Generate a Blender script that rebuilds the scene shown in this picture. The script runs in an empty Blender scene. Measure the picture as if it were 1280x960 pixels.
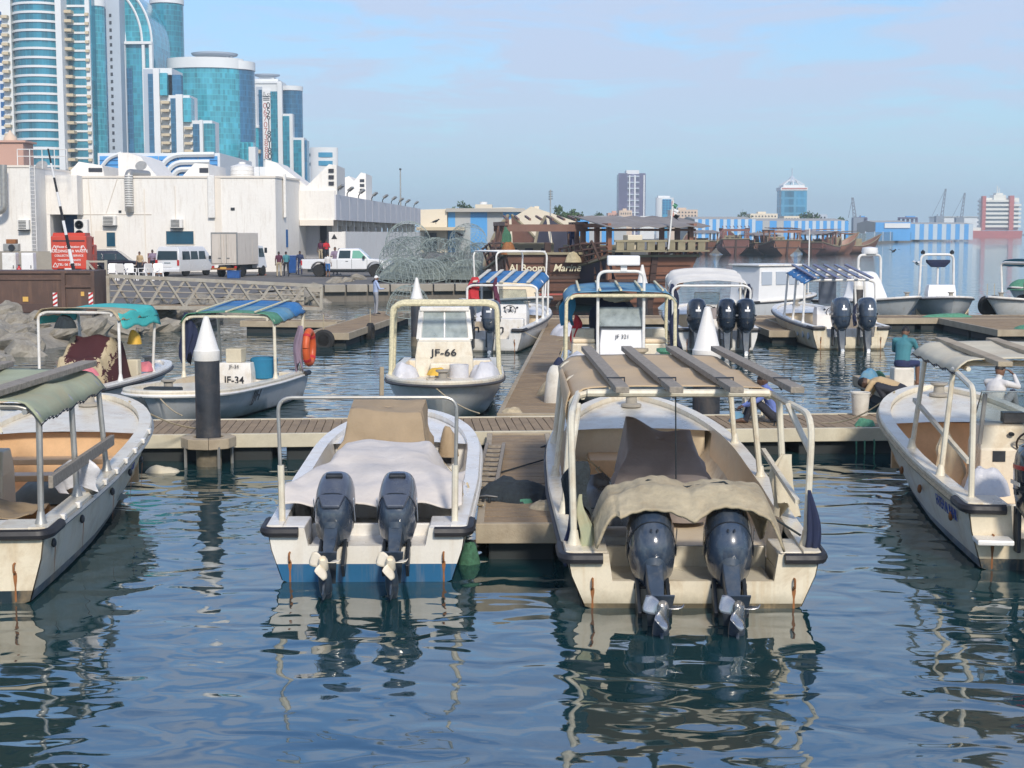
import bpy, math, random
from math import sin, cos, pi, radians as rad, sqrt, atan2, hypot
from mathutils import Vector, Matrix, Euler, noise as MN
RN = random.Random(11)
SC = bpy.context.scene
COL = SC.collection
# ---------------------------------------------------------------- camera, sky, sun, exposure
F, CX, CY, HZ, CH = 1850.0, 640.0, 480.0, 291.0, 3.8
PT = math.atan((CY - HZ) / F)
cam_d = bpy.data.cameras.new('camera'); cam = bpy.data.objects.new('camera', cam_d); COL.objects.link(cam)
cam.location = (0, 0, CH); cam.rotation_euler = (pi / 2 - PT, 0, 0)
cam_d.sensor_width = 36; cam_d.lens = 36 * F / 1280; cam_d.clip_start = .1; cam_d.clip_end = 12000
SC.camera = cam
SUN_EL, SUN_AZ = rad(33), rad(14)          # behind the camera, a little to the right
w = bpy.data.worlds.new('World'); SC.world = w; w.use_nodes = True
nt = w.node_tree; nt.nodes.clear()
def NN(t, ty, **k):
    n = t.nodes.new(ty)
    for a, b in k.items():
        if a == 'op': n.operation = b
        elif hasattr(n, a): setattr(n, a, b)
    return n
out = NN(nt, 'ShaderNodeOutputWorld'); bg = NN(nt, 'ShaderNodeBackground'); bg.inputs[1].default_value = .15
sky = NN(nt, 'ShaderNodeTexSky'); sky.sky_type = 'NISHITA'; sky.sun_disc = False
sky.sun_elevation = SUN_EL; sky.sun_rotation = pi - SUN_AZ; sky.air_density = 1.3; sky.dust_density = 1.0; sky.ozone_density = 2.4; sky.altitude = 0
tc = NN(nt, 'ShaderNodeTexCoord')
# thin broken cloud laid on a plane high above (direction / height), so it thins towards the horizon as real cloud does
sp = NN(nt, 'ShaderNodeSeparateXYZ'); nt.links.new(tc.outputs['Generated'], sp.inputs[0])
def MA(t, op, a, b=None, c=None):
    n = NN(t, 'ShaderNodeMath', op=op)
    for i, v in enumerate((a, b, c)):
        if v is None: continue
        if isinstance(v, (int, float)): n.inputs[i].default_value = v
        else: t.links.new(v, n.inputs[i])
    return n.outputs[0]
zz = MA(nt, 'ADD', MA(nt, 'MAXIMUM', sp.outputs[2], 0.0), .07)
cx = MA(nt, 'DIVIDE', sp.outputs[0], zz); cy = MA(nt, 'DIVIDE', sp.outputs[1], zz)
cmb = NN(nt, 'ShaderNodeCombineXYZ'); nt.links.new(cx, cmb.inputs[0]); nt.links.new(cy, cmb.inputs[1])
def noi(t, vec, sc, det=4, ro=.55, dist=0):
    n = NN(t, 'ShaderNodeTexNoise'); n.inputs['Scale'].default_value = sc; n.inputs['Detail'].default_value = det
    n.inputs['Roughness'].default_value = ro; n.inputs['Distortion'].default_value = dist
    if vec is not None: t.links.new(vec, n.inputs['Vector'])
    return n.outputs[0]
def ramp(t, v, *st):
    n = NN(t, 'ShaderNodeValToRGB'); e = n.color_ramp.elements
    while len(e) < len(st): e.new(.5)
    for i, (p, c) in enumerate(st):
        e[i].position = p; e[i].color = (c, c, c, 1) if isinstance(c, (int, float)) else (*c[:3], 1)
    t.links.new(v, n.inputs[0]); return n.outputs[0]
def mix(t, f, a, b, mode='MIX'):
    n = NN(t, 'ShaderNodeMix'); n.data_type = 'RGBA'; n.blend_type = mode; n.clamp_factor = True
    for i, v in ((0, f), (6, a), (7, b)):
        if isinstance(v, (int, float)): n.inputs[i].default_value = v
        elif isinstance(v, tuple): n.inputs[i].default_value = (*v[:3], 1)
        else: t.links.new(v, n.inputs[i])
    return n.outputs[2]
c1 = noi(nt, cmb.outputs[0], 1.5, 9, .66, .8); c2 = noi(nt, cmb.outputs[0], .22, 3, .5)
dens = MA(nt, 'ADD', MA(nt, 'MULTIPLY', c1, .62), MA(nt, 'MULTIPLY', c2, .5))
cov = ramp(nt, MA(nt, 'ADD', dens, ramp(nt, sp.outputs[2], (.14, 0.), (.3, .0))), (.49, 0.), (.59, 1.))
band = ramp(nt, sp.outputs[2], (.02, .05), (.1, .78), (.4, .75))
base = mix(nt, 1.0, sky.outputs[0], (.4, .51, .72), 'MULTIPLY')
lo = ramp(nt, sp.outputs[2], (0., 1.), (.1, .35), (.4, 0.))
hazec = mix(nt, MA(nt, 'MULTIPLY', lo, .85), base, (2.3, 3.8, 4.8))
cloudc = mix(nt, MA(nt, 'MULTIPLY', cov, band), hazec, (2.7, 3.05, 3.95))
nt.links.new(cloudc, bg.inputs[0]); nt.links.new(bg.outputs[0], out.inputs[0])
sd = bpy.data.lights.new('sun', 'SUN'); sd.energy = 2.3; sd.angle = rad(7); sd.color = (1, .91, .78)
sun = bpy.data.objects.new('sun', sd); COL.objects.link(sun)
sun.rotation_euler = Vector((-cos(SUN_EL) * sin(SUN_AZ), cos(SUN_EL) * cos(SUN_AZ), -sin(SUN_EL))).to_track_quat('-Z', 'Y').to_euler()
SC.view_settings.view_transform = 'Standard'; SC.view_settings.look = 'None'; SC.view_settings.exposure = .6; SC.view_settings.gamma = 1
try:
    SC.cycles.max_bounces = 8; SC.cycles.transparent_max_bounces = 24; SC.cycles.volume_bounces = 1; SC.cycles.caustics_reflective = False
    SC.cycles.use_denoising = True
except Exception: pass
# ---------------------------------------------------------------- picture point -> place
def ray(px, py):
    u = (px - CX) / F; v = (CY - py) / F
    return Vector((u, cos(PT) + v * sin(PT), -sin(PT) + v * cos(PT)))
def PY(px, py, Y):
    d = ray(px, py); return Vector((0, 0, CH)) + d * (Y / d.y)
def PZ(px, py, z):
    d = ray(px, py); return Vector((0, 0, CH)) + d * ((z - CH) / d.z)
# ---------------------------------------------------------------- materials
MATS = {}
def mt(key, col=None, rough=.55, var=.16, scale=2.5, bump=0., bscale=30., metal=0., spec=.5, stain=None, bands=None, streak=None, alpha=1., trans=0., coat=0., fine=.08, stretch=None):
    """stain=(colour, amount, scale); streak=(colour, amount): stains running down; bands=[(z, colour)...] paint below local height z"""
    if key in MATS: return MATS[key]
    m = bpy.data.materials.new(key); m.use_nodes = True; t = m.node_tree; t.nodes.clear(); MATS[key] = m
    o = NN(t, 'ShaderNodeOutputMaterial'); p = NN(t, 'ShaderNodeBsdfPrincipled'); t.links.new(p.outputs[0], o.inputs[0])
    c = NN(t, 'ShaderNodeTexCoord'); oi = NN(t, 'ShaderNodeObjectInfo')
    va = NN(t, 'ShaderNodeVectorMath'); va.operation = 'ADD'; t.links.new(c.outputs['Object'], va.inputs[0])
    ml = MA(t, 'MULTIPLY', oi.outputs['Random'], 37.0); t.links.new(ml, va.inputs[1])
    v = va.outputs[0]
    if stretch:
        mp = NN(t, 'ShaderNodeMapping'); mp.inputs['Scale'].default_value = stretch; t.links.new(v, mp.inputs[0]); vs = mp.outputs[0]
    else: vs = v
    n1 = noi(t, vs, scale, 5, .6)
    lo_ = tuple(x * (1 - var) for x in col); hi_ = tuple(min(1, x * (1 + var * .8)) for x in col)
    cc = mix(t, ramp(t, n1, (.3, 0.), (.7, 1.)), lo_, hi_)
    if bands:
        s = NN(t, 'ShaderNodeSeparateXYZ'); t.links.new(c.outputs['Object'], s.inputs[0])
        wz = MA(t, 'ADD', s.outputs[2], MA(t, 'MULTIPLY', MA(t, 'SUBTRACT', noi(t, v, 4., 5, .7), .5), -.25))
        cc = mix(t, MA(t, 'MULTIPLY', ramp(t, MA(t, 'MULTIPLY', wz, 2.), (.02, 1.), (.36, 0.)), .6), cc, (.15, .135, .08))
        for z, bc in bands:
            cc = mix(t, MA(t, 'LESS_THAN', s.outputs[2], z), cc, mix(t, n1, tuple(x * .8 for x in bc), bc))
    if streak:
        mp = NN(t, 'ShaderNodeMapping'); mp.inputs['Scale'].default_value = (5., 5., .45); t.links.new(v, mp.inputs[0])
        ns = noi(t, mp.outputs[0], 1.3, 4, .65)
        cc = mix(t, MA(t, 'MULTIPLY', ramp(t, ns, (.52, 0.), (.72, 1.)), streak[1]), cc, streak[0])
    if stain:
        n3 = noi(t, v, stain[2] if len(stain) > 2 else 1.1, 6, .68, .5)
        cc = mix(t, MA(t, 'MULTIPLY', ramp(t, n3, (.48, 0.), (.68, 1.)), stain[1]), cc, stain[0])
    nf = noi(t, v, bscale, 3, .6)
    cc = mix(t, 1., cc, ramp(t, nf, (.25, 1 - fine), (.75, 1.)), 'MULTIPLY')
    t.links.new(cc, p.inputs['Base Color'])
    t.links.new(ramp(t, n1, (.25, max(.02, rough - .1)), (.75, min(1, rough + .1))), p.inputs['Roughness'])
    p.inputs['Metallic'].default_value = metal; p.inputs['Specular IOR Level'].default_value = spec
    p.inputs['Alpha'].default_value = alpha; p.inputs['Transmission Weight'].default_value = trans; p.inputs['Coat Weight'].default_value = coat
    if bump:
        b = NN(t, 'ShaderNodeBump'); b.inputs['Strength'].default_value = bump; b.inputs['Distance'].default_value = .02
        t.links.new(nf, b.inputs['Height']); t.links.new(b.outputs[0], p.inputs['Normal'])
    return m
def gridmat(key, col, line, cw, ch, lw=.08, rough=.12, var=.25, metal=0., lines=True):
    """curtain-wall glass far away: panes as cells with thin joints, each pane a slightly different tone and tilt"""
    if key in MATS: return MATS[key]
    m = bpy.data.materials.new(key); m.use_nodes = True; t = m.node_tree; t.nodes.clear(); MATS[key] = m
    o = NN(t, 'ShaderNodeOutputMaterial'); p = NN(t, 'ShaderNodeBsdfPrincipled'); t.links.new(p.outputs[0], o.inputs[0])
    c = NN(t, 'ShaderNodeUVMap') if False else NN(t, 'ShaderNodeTexCoord')
    s = NN(t, 'ShaderNodeSeparateXYZ'); t.links.new(c.outputs['Object'], s.inputs[0])
    xy = MA(t, 'ADD', s.outputs[0], MA(t, 'MULTIPLY', s.outputs[1], .9))
    ix = MA(t, 'DIVIDE', xy, cw); iz = MA(t, 'DIVIDE', s.outputs[2], ch)
    lx = MA(t, 'LESS_THAN', MA(t, 'FRACT', ix), lw); lz = MA(t, 'LESS_THAN', MA(t, 'FRACT', iz), lw * 1.3)
    cb = NN(t, 'ShaderNodeCombineXYZ'); t.links.new(MA(t, 'FLOOR', ix), cb.inputs[0]); t.links.new(MA(t, 'FLOOR', iz), cb.inputs[1])
    wn = NN(t, 'ShaderNodeTexWhiteNoise'); t.links.new(cb.outputs[0], wn.inputs[0])
    cc = mix(t, wn.outputs[0], tuple(x * (1 - var) for x in col), tuple(x * (1 + var) for x in col))
    refl_map = NN(t, 'ShaderNodeMapping'); refl_map.inputs['Scale'].default_value = (.2, .2, .022); t.links.new(c.outputs['Object'], refl_map.inputs[0]); big = noi(t, refl_map.outputs[0], 1., 4, .65); cc = mix(t, 1., cc, ramp(t, big, (.36, .5), (.62, 1.)), 'MULTIPLY'); b2_ = noi(t, c.outputs['Object'], .3, 3); cc = mix(t, 1., cc, ramp(t, b2_, (.3, .82), (.7, 1.)), 'MULTIPLY')  # tall reflection bands painted into the glass colour, then random mottling
    if lines: cc = mix(t, MA(t, 'MULTIPLY', MA(t, 'MAXIMUM', lx, lz), .6), cc, line)
    t.links.new(cc, p.inputs['Base Color']); p.inputs['Roughness'].default_value = rough; p.inputs['Metallic'].default_value = metal
    p.inputs['Specular IOR Level'].default_value = .7
    return m
# ---------------------------------------------------------------- mesh building
def frame_of(d, up=(0, 0, 1)):
    d = d.normalized(); u = Vector(up)
    if abs(d.dot(u)) > .98: u = Vector((0, 1, 0)) if abs(d.y) < .9 else Vector((1, 0, 0))
    x = d.cross(u).normalized(); return x, x.cross(d).normalized()
class MB:
    def __init__(s): s.v = []; s.f = []; s.mi = []; s.m = 0
    def add(s, vs, fs):
        o = len(s.v); s.v += [tuple(q) for q in vs]; s.f += [tuple(i + o for i in q) for q in fs]; s.mi += [s.m] * len(fs); return s
    def box(s, c, d, rz=0, rx=0, ry=0, top=(1, 1)):
        hx, hy, hz = d[0] / 2, d[1] / 2, d[2] / 2; M = Euler((rx, ry, rz)).to_matrix(); c = Vector(c)
        vs = [c + M @ Vector((sx * hx * (top[0] if sz > 0 else 1), sy * hy * (top[1] if sz > 0 else 1), sz * hz)) for sz in (-1, 1) for sx, sy in ((-1, -1), (1, -1), (1, 1), (-1, 1))]
        return s.add(vs, [(3, 2, 1, 0), (4, 5, 6, 7), (0, 1, 5, 4), (1, 2, 6, 5), (2, 3, 7, 6), (3, 0, 4, 7)])
    def bx(s, x0, x1, y0, y1, z0, z1): return s.box(((x0 + x1) / 2, (y0 + y1) / 2, (z0 + z1) / 2), (abs(x1 - x0), abs(y1 - y0), abs(z1 - z0)))
    def bar(s, a, b, w, h=None, up=(0, 0, 1)):
        a = Vector(a); b = Vector(b); h = h or w; x, y = frame_of(b - a, up)
        vs = [q + x * sx * w / 2 + y * sy * h / 2 for q in (a, b) for sx, sy in ((-1, -1), (1, -1), (1, 1), (-1, 1))]
        return s.add(vs, [(0, 1, 2, 3), (7, 6, 5, 4), (0, 4, 5, 1), (1, 5, 6, 2), (2, 6, 7, 3), (3, 7, 4, 0)])
    def tube(s, pts, r, n=6, cap=True, flat=1.):
        pts = [Vector(q) for q in pts]; k = len(pts); rs = r if isinstance(r, (list, tuple)) else [r] * k
        rings = []; px = None
        for i in range(k):
            d = (pts[min(i + 1, k - 1)] - pts[max(i - 1, 0)])
            if d.length < 1e-9: d = Vector((0, 0, 1))
            x, y = frame_of(d)
            if px is not None:
                q = px - d.normalized() * px.dot(d.normalized())
                if q.length > 1e-6: x = q.normalized(); y = x.cross(d.normalized()).normalized()
            px = x
            rings.append([pts[i] + (x * cos(2 * pi * j / n) + y * sin(2 * pi * j / n) * flat) * rs[i] for j in range(n)])
        return s.loft(rings, cap=cap)
    def loft(s, rings, closed=True, cap=True):
        n = len(rings[0]); vs = [q for r in rings for q in r]; fs = []
        for i in range(len(rings) - 1):
            for j in range(n if closed else n - 1):
                k = (j + 1) % n; fs.append((i * n + j, i * n + k, (i + 1) * n + k, (i + 1) * n + j))
        if cap and closed:
            fs.append(tuple(range(n - 1, -1, -1))); o = (len(rings) - 1) * n; fs.append(tuple(range(o, o + n)))
        return s.add(vs, fs)
    def lathe(s, prof, n=16, c=(0, 0, 0), M=None):
        c = Vector(c); rings = []
        for r, z in prof:
            ring = [Vector((r * cos(2 * pi * j / n), r * sin(2 * pi * j / n), z)) for j in range(n)]
            rings.append([c + (M @ q if M else q) for q in ring])
        return s.loft(rings)
    def cyl(s, a, b, r, n=12): return s.tube([a, b], r, n)
    def prism(s, poly, a, b, axis='y'):
        """poly in the two other axes, extruded from a to b along axis"""
        def P(q, t): return (q[0], t, q[1]) if axis == 'y' else ((t, q[0], q[1]) if axis == 'x' else (q[0], q[1], t))
        n = len(poly); vs = [P(q, a) for q in poly] + [P(q, b) for q in poly]
        fs = [tuple(range(n)), tuple(range(2 * n - 1, n - 1, -1))] + [(i, n + i, n + (i + 1) % n, (i + 1) % n) for i in range(n)]
        return s.add(vs, fs)
    def grid(s, fn, nu, nv):
        vs = [fn(i / nu, j / nv) for j in range(nv + 1) for i in range(nu + 1)]
        fs = [(j * (nu + 1) + i, j * (nu + 1) + i + 1, (j + 1) * (nu + 1) + i + 1, (j + 1) * (nu + 1) + i) for j in range(nv) for i in range(nu)]
        return s.add(vs, fs)
    def ball(s, c, r, n=12, m=8, M=None):
        r = (r, r, r) if isinstance(r, (int, float)) else r; c = Vector(c); rings = []
        for i in range(m + 1):
            a = -pi / 2 + pi * i / m; a = max(min(a, pi / 2 - .05), -pi / 2 + .05)
            ring = [Vector((r[0] * cos(a) * cos(2 * pi * j / n), r[1] * cos(a) * sin(2 * pi * j / n), r[2] * sin(a))) for j in range(n)]
            rings.append([c + (M @ q if M else q) for q in ring])
        return s.loft(rings)
    def obj(s, name, mat, parent=None, smooth=False, bevel=0, loc=None, rot=None, kind=None, label=None, cat=None, group=None, solid=0, fix=True):
        me = bpy.data.meshes.new(name); me.from_pydata(s.v, [], s.f)
        for m in (mat if isinstance(mat, (list, tuple)) else [mat]): me.materials.append(MATS[m] if isinstance(m, str) else m)
        if any(s.mi): me.polygons.foreach_set('material_index', s.mi)
        if fix:
            import bmesh
            b = bmesh.new(); b.from_mesh(me); bmesh.ops.recalc_face_normals(b, faces=b.faces); b.to_mesh(me); b.free()
        if smooth:
            me.polygons.foreach_set('use_smooth', [True] * len(me.polygons))
            try: me.set_sharp_from_angle(angle=rad(42 if smooth is True else smooth))
            except Exception: pass
        o = bpy.data.objects.new(name, me); COL.objects.link(o)
        if parent: o.parent = parent
        if loc is not None: o.location = loc
        if rot is not None: o.rotation_euler = rot
        if solid:
            q = o.modifiers.new('thick', 'SOLIDIFY'); q.thickness = solid; q.offset = -1
        if bevel:
            q = o.modifiers.new('edge', 'BEVEL'); q.width = bevel; q.segments = 2; q.limit_method = 'ANGLE'; q.angle_limit = rad(40)
        return tag(o, label, cat, group, kind)
def tag(o, label=None, cat=None, group=None, kind=None):
    for k, v in (('label', label), ('category', cat), ('group', group), ('kind', kind)):
        if v: o[k] = v
    return o
def T(name, label, cat, loc=(0, 0, 0), rz=0, group=None):
    o = bpy.data.objects.new(name, None); COL.objects.link(o); o.location = loc; o.rotation_euler = (0, 0, rz); o.empty_display_size = .2
    return tag(o, label, cat, group)
def dup(o, loc=None, rz=None, label=None, parent=None, group=None):
    c = o.copy(); COL.objects.link(c)
    if parent: c.parent = parent
    if loc is not None: c.location = loc
    if rz is not None: c.rotation_euler = (o.rotation_euler[0], o.rotation_euler[1], rz)
    if label: c['label'] = label
    if group: c['group'] = group
    for ch in list(o.children): dup(ch, parent=c)
    return c
def text(s, size, mat, parent, loc, rot=(pi / 2, 0, 0), name='lettering', shear=0, ext=.003, align='CENTER', sx=1., offset=0.):
    cu = bpy.data.curves.new(name, 'FONT'); cu.body = s; cu.size = size; cu.align_x = align; cu.align_y = 'CENTER'; cu.extrude = ext; cu.shear = shear; cu.offset = min(offset, size * .012)
    tmp = bpy.data.objects.new(name, cu); me = bpy.data.meshes.new_from_object(tmp); bpy.data.objects.remove(tmp); me.materials.clear(); me.materials.append(MATS[mat])
    o = bpy.data.objects.new(name, me); COL.objects.link(o); o.parent = parent; o.location = loc; o.rotation_euler = rot; o.scale = (sx, 1, 1)
    return o
def bend(pts, r=.12, k=4):
    """round the inner corners of a pipe path"""
    pts = [Vector(p) for p in pts]; o = [pts[0]]
    for i in range(1, len(pts) - 1):
        a, b, c = pts[i - 1], pts[i], pts[i + 1]; d1 = (a - b); d2 = (c - b); q = min(r, d1.length * .45, d2.length * .45)
        p1 = b + d1.normalized() * q; p2 = b + d2.normalized() * q
        for j in range(k + 1):
            t = j / k; o.append(p1 * (1 - t) ** 2 + b * 2 * t * (1 - t) + p2 * t * t)
    o.append(pts[-1]); return o
def fbm(x, y, z=0., s=1.): return MN.noise(Vector((x * s, y * s, z * s))) + .5 * MN.noise(Vector((x * s * 2.1, y * s * 2.1, z * s * 2.1 + 7)))
# ---------------------------------------------------------------- the materials by name
RUST = (.3, .12, .04); TANST = (.5, .36, .2)
mt('white_paint', (.8, .78, .74), .35, .06, 1.5, stain=((.6, .5, .36), .3, 1.4))
mt('clean_white', (.82, .82, .82), .35, .04)
mt('cream_gel', (.78, .72, .59), .32, .1, 1.2, streak=(TANST, .4), stain=((.5, .37, .22), .5, 2.4))
mt('white_gel', (.82, .8, .76), .3, .08, 1.2, streak=((.55, .45, .3), .3), stain=((.58, .48, .34), .45, 2.2))
mt('liner_cream', (.8, .68, .5), .45, .12, 1.2, stain=((.62, .4, .2), .4, 1.2))
mt('liner_orange', (.76, .5, .28), .45, .15, 1.6, stain=((.5, .3, .14), .35, 1.2))
mt('hull_blue_band', (.8, .77, .7), .32, .06, 1.2, bands=[(.2, (.018, .13, .28))], streak=(TANST, .25))
mt('hull_cream', (.78, .7, .54), .35, .1, 1.1, bands=[(.05, (.12, .1, .06))], streak=((.55, .38, .18), .5), stain=((.42, .3, .16), .5, 2.2))
mt('hull_cream_dark', (.8, .71, .54), .35, .1, 1.1, bands=[(.13, (.012, .03, .04))], streak=((.55, .38, .18), .42), stain=((.48, .34, .18), .5, 2.2))
mt('hull_white', (.74, .74, .73), .35, .08, 1.1, bands=[(.06, (.05, .06, .06))], streak=((.55, .48, .36), .4), stain=((.55, .5, .4), .3, 1.4))
mt('hull_grey', (.56, .58, .6), .4, .1, 1.1, bands=[(.06, (.06, .07, .07))], streak=((.4, .36, .3), .4))
mt('black_rubber', (.02, .02, .024), .55, .25, 6)
mt('grey_rubber', (.06, .06, .066), .6, .25, 6)
mt('galv', (.4, .4, .38), .42, .14, 5, metal=.55, stain=((.36, .28, .2), .3, 4))
mt('pipe_cream', (.72, .67, .54), .45, .12, 4, stain=((.42, .26, .12), .35, 5))
mt('pipe_white', (.78, .77, .74), .4, .08, 4, stain=((.5, .4, .3), .25, 5))
mt('pipe_rope', (.68, .62, .42), .8, .25, 20, bump=.4, bscale=60)
mt('cowl_blue', (.035, .055, .09), .22, .12, 2, coat=.6, stain=((.14, .15, .15), .45, 5), streak=((.17, .18, .19), .4))
mt('cowl_grey', (.07, .085, .12), .3, .1, 2, coat=.3, stain=((.16, .17, .18), .3, 3))
mt('cowl_black', (.012, .02, .035), .22, .12, 2, coat=.5)
mt('leg_blue', (.045, .065, .095), .34, .25, 5, stain=((.16, .16, .15), .45, 7))
mt('dark_metal', (.02, .025, .032), .42, .3, 6)
mt('steel', (.62, .6, .57), .25, .15, 6, metal=.9)
mt('prop_cream', (.78, .7, .56), .4, .1, 6)
mt('prop_dark', (.16, .14, .13), .35, .3, 8, metal=.6)
mt('rust', RUST, .8, .3, 12)
mt('wood_beam', (.33, .29, .24), .85, .25, 3, bump=.5, bscale=24, stretch=(6, 6, 6), fine=.3)
mt('tarp_tan', (.36, .27, .17), .8, .14, 1.5, bump=1., bscale=5, stain=((.36, .27, .17), .35, 2))
mt('tarp_buff', (.56, .42, .26), .75, .08, 1.2, bump=.15, bscale=90, stain=((.46, .33, .2), .3, 1.2))
mt('tarp_pale', (.66, .61, .56), .75, .08, 1.2, bump=1., bscale=4, stain=((.52, .46, .4), .3, 1.3))
mt('tarp_mauve', (.29, .245, .225), .7, .14, 1.4, bump=1., bscale=5, stain=((.3, .26, .24), .3, 2))
mt('quilt', (.47, .4, .27), .85, .18, 2.5, bump=1., bscale=11, fine=.2, stain=((.36, .26, .15), .4, 3))
mt('canvas_green', (.37, .4, .27), .8, .18, 1.4, stain=((.44, .34, .2), .5, 1.2))
mt('canvas_cream', (.64, .58, .44), .8, .12, 1.6, stain=((.46, .36, .24), .4, 1.4))
mt('canvas_teal', (.06, .46, .44), .75, .12, 2)
mt('canvas_blue', (.03, .17, .42), .7, .2, 2, stain=((.2, .3, .36), .4, 2.5))
mt('canvas_sky', (.1, .27, .42), .8, .25, 2, stain=((.3, .36, .32), .6, 2.5))
mt('canvas_white', (.82, .78, .7), .7, .06, 2, stain=((.6, .52, .4), .3, 1.5))
mt('navy_cloth', (.012, .02, .06), .8, .3, 3)
mt('teal_blue_cloth', (.02, .19, .34), .75, .2, 2)
mt('maroon_cloth', (.07, .018, .022), .9, .3, 3)
mt('pattern_cream', (.5, .43, .28), .9, .2, 8)
mt('rope_green', (.09, .27, .17), .85, .3, 14)
mt('rope_tan', (.46, .38, .25), .85, .3, 14)
mt('net_dark', (.025, .035, .042), .85, .4, 18, bump=.8, bscale=60)
mt('net_green', (.06, .17, .1), .85, .4, 18, bump=.8, bscale=60)
mt('bag_black', (.012, .014, .018), .3, .3, 3)
mt('bag_white', (.6, .6, .63), .4, .12, 3, bump=.9, bscale=9)
mt('red_cloth', (.5, .03, .04), .8, .2, 4)
mt('orange_plastic', (.62, .11, .03), .45, .15, 4)
mt('yellow_plastic', (.7, .42, .05), .6, .15, 4)
mt('pink_cloth', (.66, .2, .24), .8, .15, 4)
mt('blue_plastic', (.02, .09, .3), .4, .15, 4)
mt('bucket_white', (.7, .66, .58), .5, .12, 4, stain=((.45, .38, .28), .4, 5))
mt('dock_wood', (.34, .245, .15), .85, .28, 1.5, bump=.5, bscale=40, fine=.25, stretch=(1, 1, 1), stain=((.2, .15, .1), .4, 1.5))
mt('dock_edge', (.42, .35, .25), .8, .2, 2, bump=.3, bscale=30, stain=((.26, .19, .12), .5, 1.2))
mt('dock_edge_pale', (.6, .55, .42), .75, .14, 2, stain=((.4, .32, .2), .4, 1.4))
mt('float_dark', (.028, .034, .036), .8, .3, 2)
mt('pile_dark', (.03, .036, .046), .6, .4, 2.5, streak=((.16, .09, .06), .6), stain=((.09, .08, .075), .6, 3), bump=.3, bscale=14)
mt('pile_foot', (.2, .17, .12), .85, .4, 4, bump=.6, bscale=30)
mt('concrete', (.36, .33, .28), .9, .16, .5, bump=.4, bscale=9, stain=((.24, .21, .17), .5, .35))
mt('concrete_dark', (.2, .18, .155), .9, .25, .5, bump=.4, bscale=9, streak=((.09, .085, .075), .6))
mt('asphalt', (.15, .14, .13), .92, .2, .25, bump=.3, bscale=12, stain=((.24, .21, .175), .5, .2))
mt('rock', (.34, .31, .255), .92, .25, 1.2, bump=.8, bscale=7, fine=.3, stain=((.2, .17, .13), .5, .9))
mt('wall_white', (.82, .795, .75), .75, .045, .25, streak=((.55, .49, .42), .38), stain=((.68, .6, .52), .25, .16), bump=.1, bscale=6)
mt('wall_trim', (.76, .7, .62), .7, .05, .5)
mt('wall_grey_panel', (.6, .6, .63), .6, .06, .3, streak=((.46, .46, .47), .4))
mt('dark_glass', (.012, .07, .12), .12, .3, .6)
mt('blue_glass', (.02, .11, .3), .15, .25, .4)
mt('dark_recess', (.03, .035, .05), .7, .3, .5)
mt('tower_white', (.74, .76, .77), .6, .05, .1)
mt('tower_grey', (.44, .5, .58), .6, .06, .1)
mt('balcony_tan', (.6, .5, .34), .7, .1, .2)
mt('beige_wall', (.66, .52, .4), .8, .08, .1); mt('pink_wall', (.6, .36, .28), .8, .08, .1)
mt('sky_blue_panel', (.08, .34, .72), .45, .08, .1); mt('stripe_pale', (.5, .6, .7), .5, .06, .1); mt('grey_panel', (.42, .44, .45), .6, .08, .1)
mt('cream_shed', (.74, .66, .52), .7, .06, .1); mt('roof_grey', (.42, .4, .36), .7, .1, .1)
mt('purple_glass', (.12, .11, .2), .3, .2, .08); mt('pale_blue_glass', (.05, .3, .5), .2, .15, .08)
mt('dhow_wood', (.2, .105, .078), .6, .25, .7, streak=((.2, .12, .085), .45), bump=.4, bscale=8)
mt('dhow_brown', (.28, .135, .09), .45, .16, .5, streak=((.28, .14, .09), .35), bump=.2, bscale=8)
mt('dhow_dark', (.085, .05, .042), .65, .3, .8); mt('dhow_navy', (.05, .05, .075), .5, .25, .8)
mt('dhow_trim', (.3, .26, .17), .75, .25, 1.2); mt('dhow_awning', (.26, .235, .22), .8, .2, .5)
mt('dhow_red', (.22, .1, .085), .6, .2, 1)
mt('letter_cream', (.78, .7, .5), .6, .05); mt('letter_black', (.015, .015, .02), .6, .05); mt('letter_white', (.85, .85, .83), .5, .02)
mt('letter_red', (.45, .12, .1), .6, .05); mt('letter_blue', (.03, .07, .32), .6, .1)
mt('skip_brown', (.115, .066, .05), .65, .3, .8, streak=((.2, .11, .07), .6), stain=((.05, .03, .026), .5, .6))
mt('truck_red', (.58, .055, .025), .5, .1, .6); mt('car_dark', (.015, .017, .03), .18, .1, 1, coat=.8)
mt('van_white', (.76, .77, .79), .25, .04, 1, coat=.5); mt('truck_cream', (.66, .6, .53), .5, .08, .5, streak=((.4, .34, .28), .5))
mt('tyre', (.018, .018, .018), .8, .2, 6); mt('chrome', (.7, .7, .7), .15, .1, 4, metal=1.)
mt('car_glass', (.02, .04, .05), .06, .1, 1); mt('green_glass', (.16, .4, .3), .08, .1, 1); mt('lamp_red', (.5, .02, .02), .3, .1)
mt('truss', (.42, .39, .33), .6, .14, 3, stain=((.3, .2, .12), .4, 2)); mt('plastic_white', (.82, .81, .8), .4, .04)
mt('trap_wire', (.33, .39, .37), .6, .25, 3); mt('trap_mass', (.2, .235, .215), .8, .3, 2)
mt('skin', (.2, .105, .065), .6, .1, 5); mt('skin_dark', (.11, .058, .038), .6, .1, 5); mt('hair', (.01, .008, .007), .6, .2, 30)
mt('trunk', (.12, .08, .05), .9, .3, 4, bump=.6); mt('leaf_dark', (.045, .085, .032), .7, .4, .8); mt('leaf_mid', (.075, .13, .045), .7, .4, .8)
mt('crane_steel', (.2, .24, .3), .6, .15, .2); mt('ship_red', (.46, .1, .08), .55, .12, .2); mt('ship_white', (.78, .77, .7), .5, .05, .2)
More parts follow.
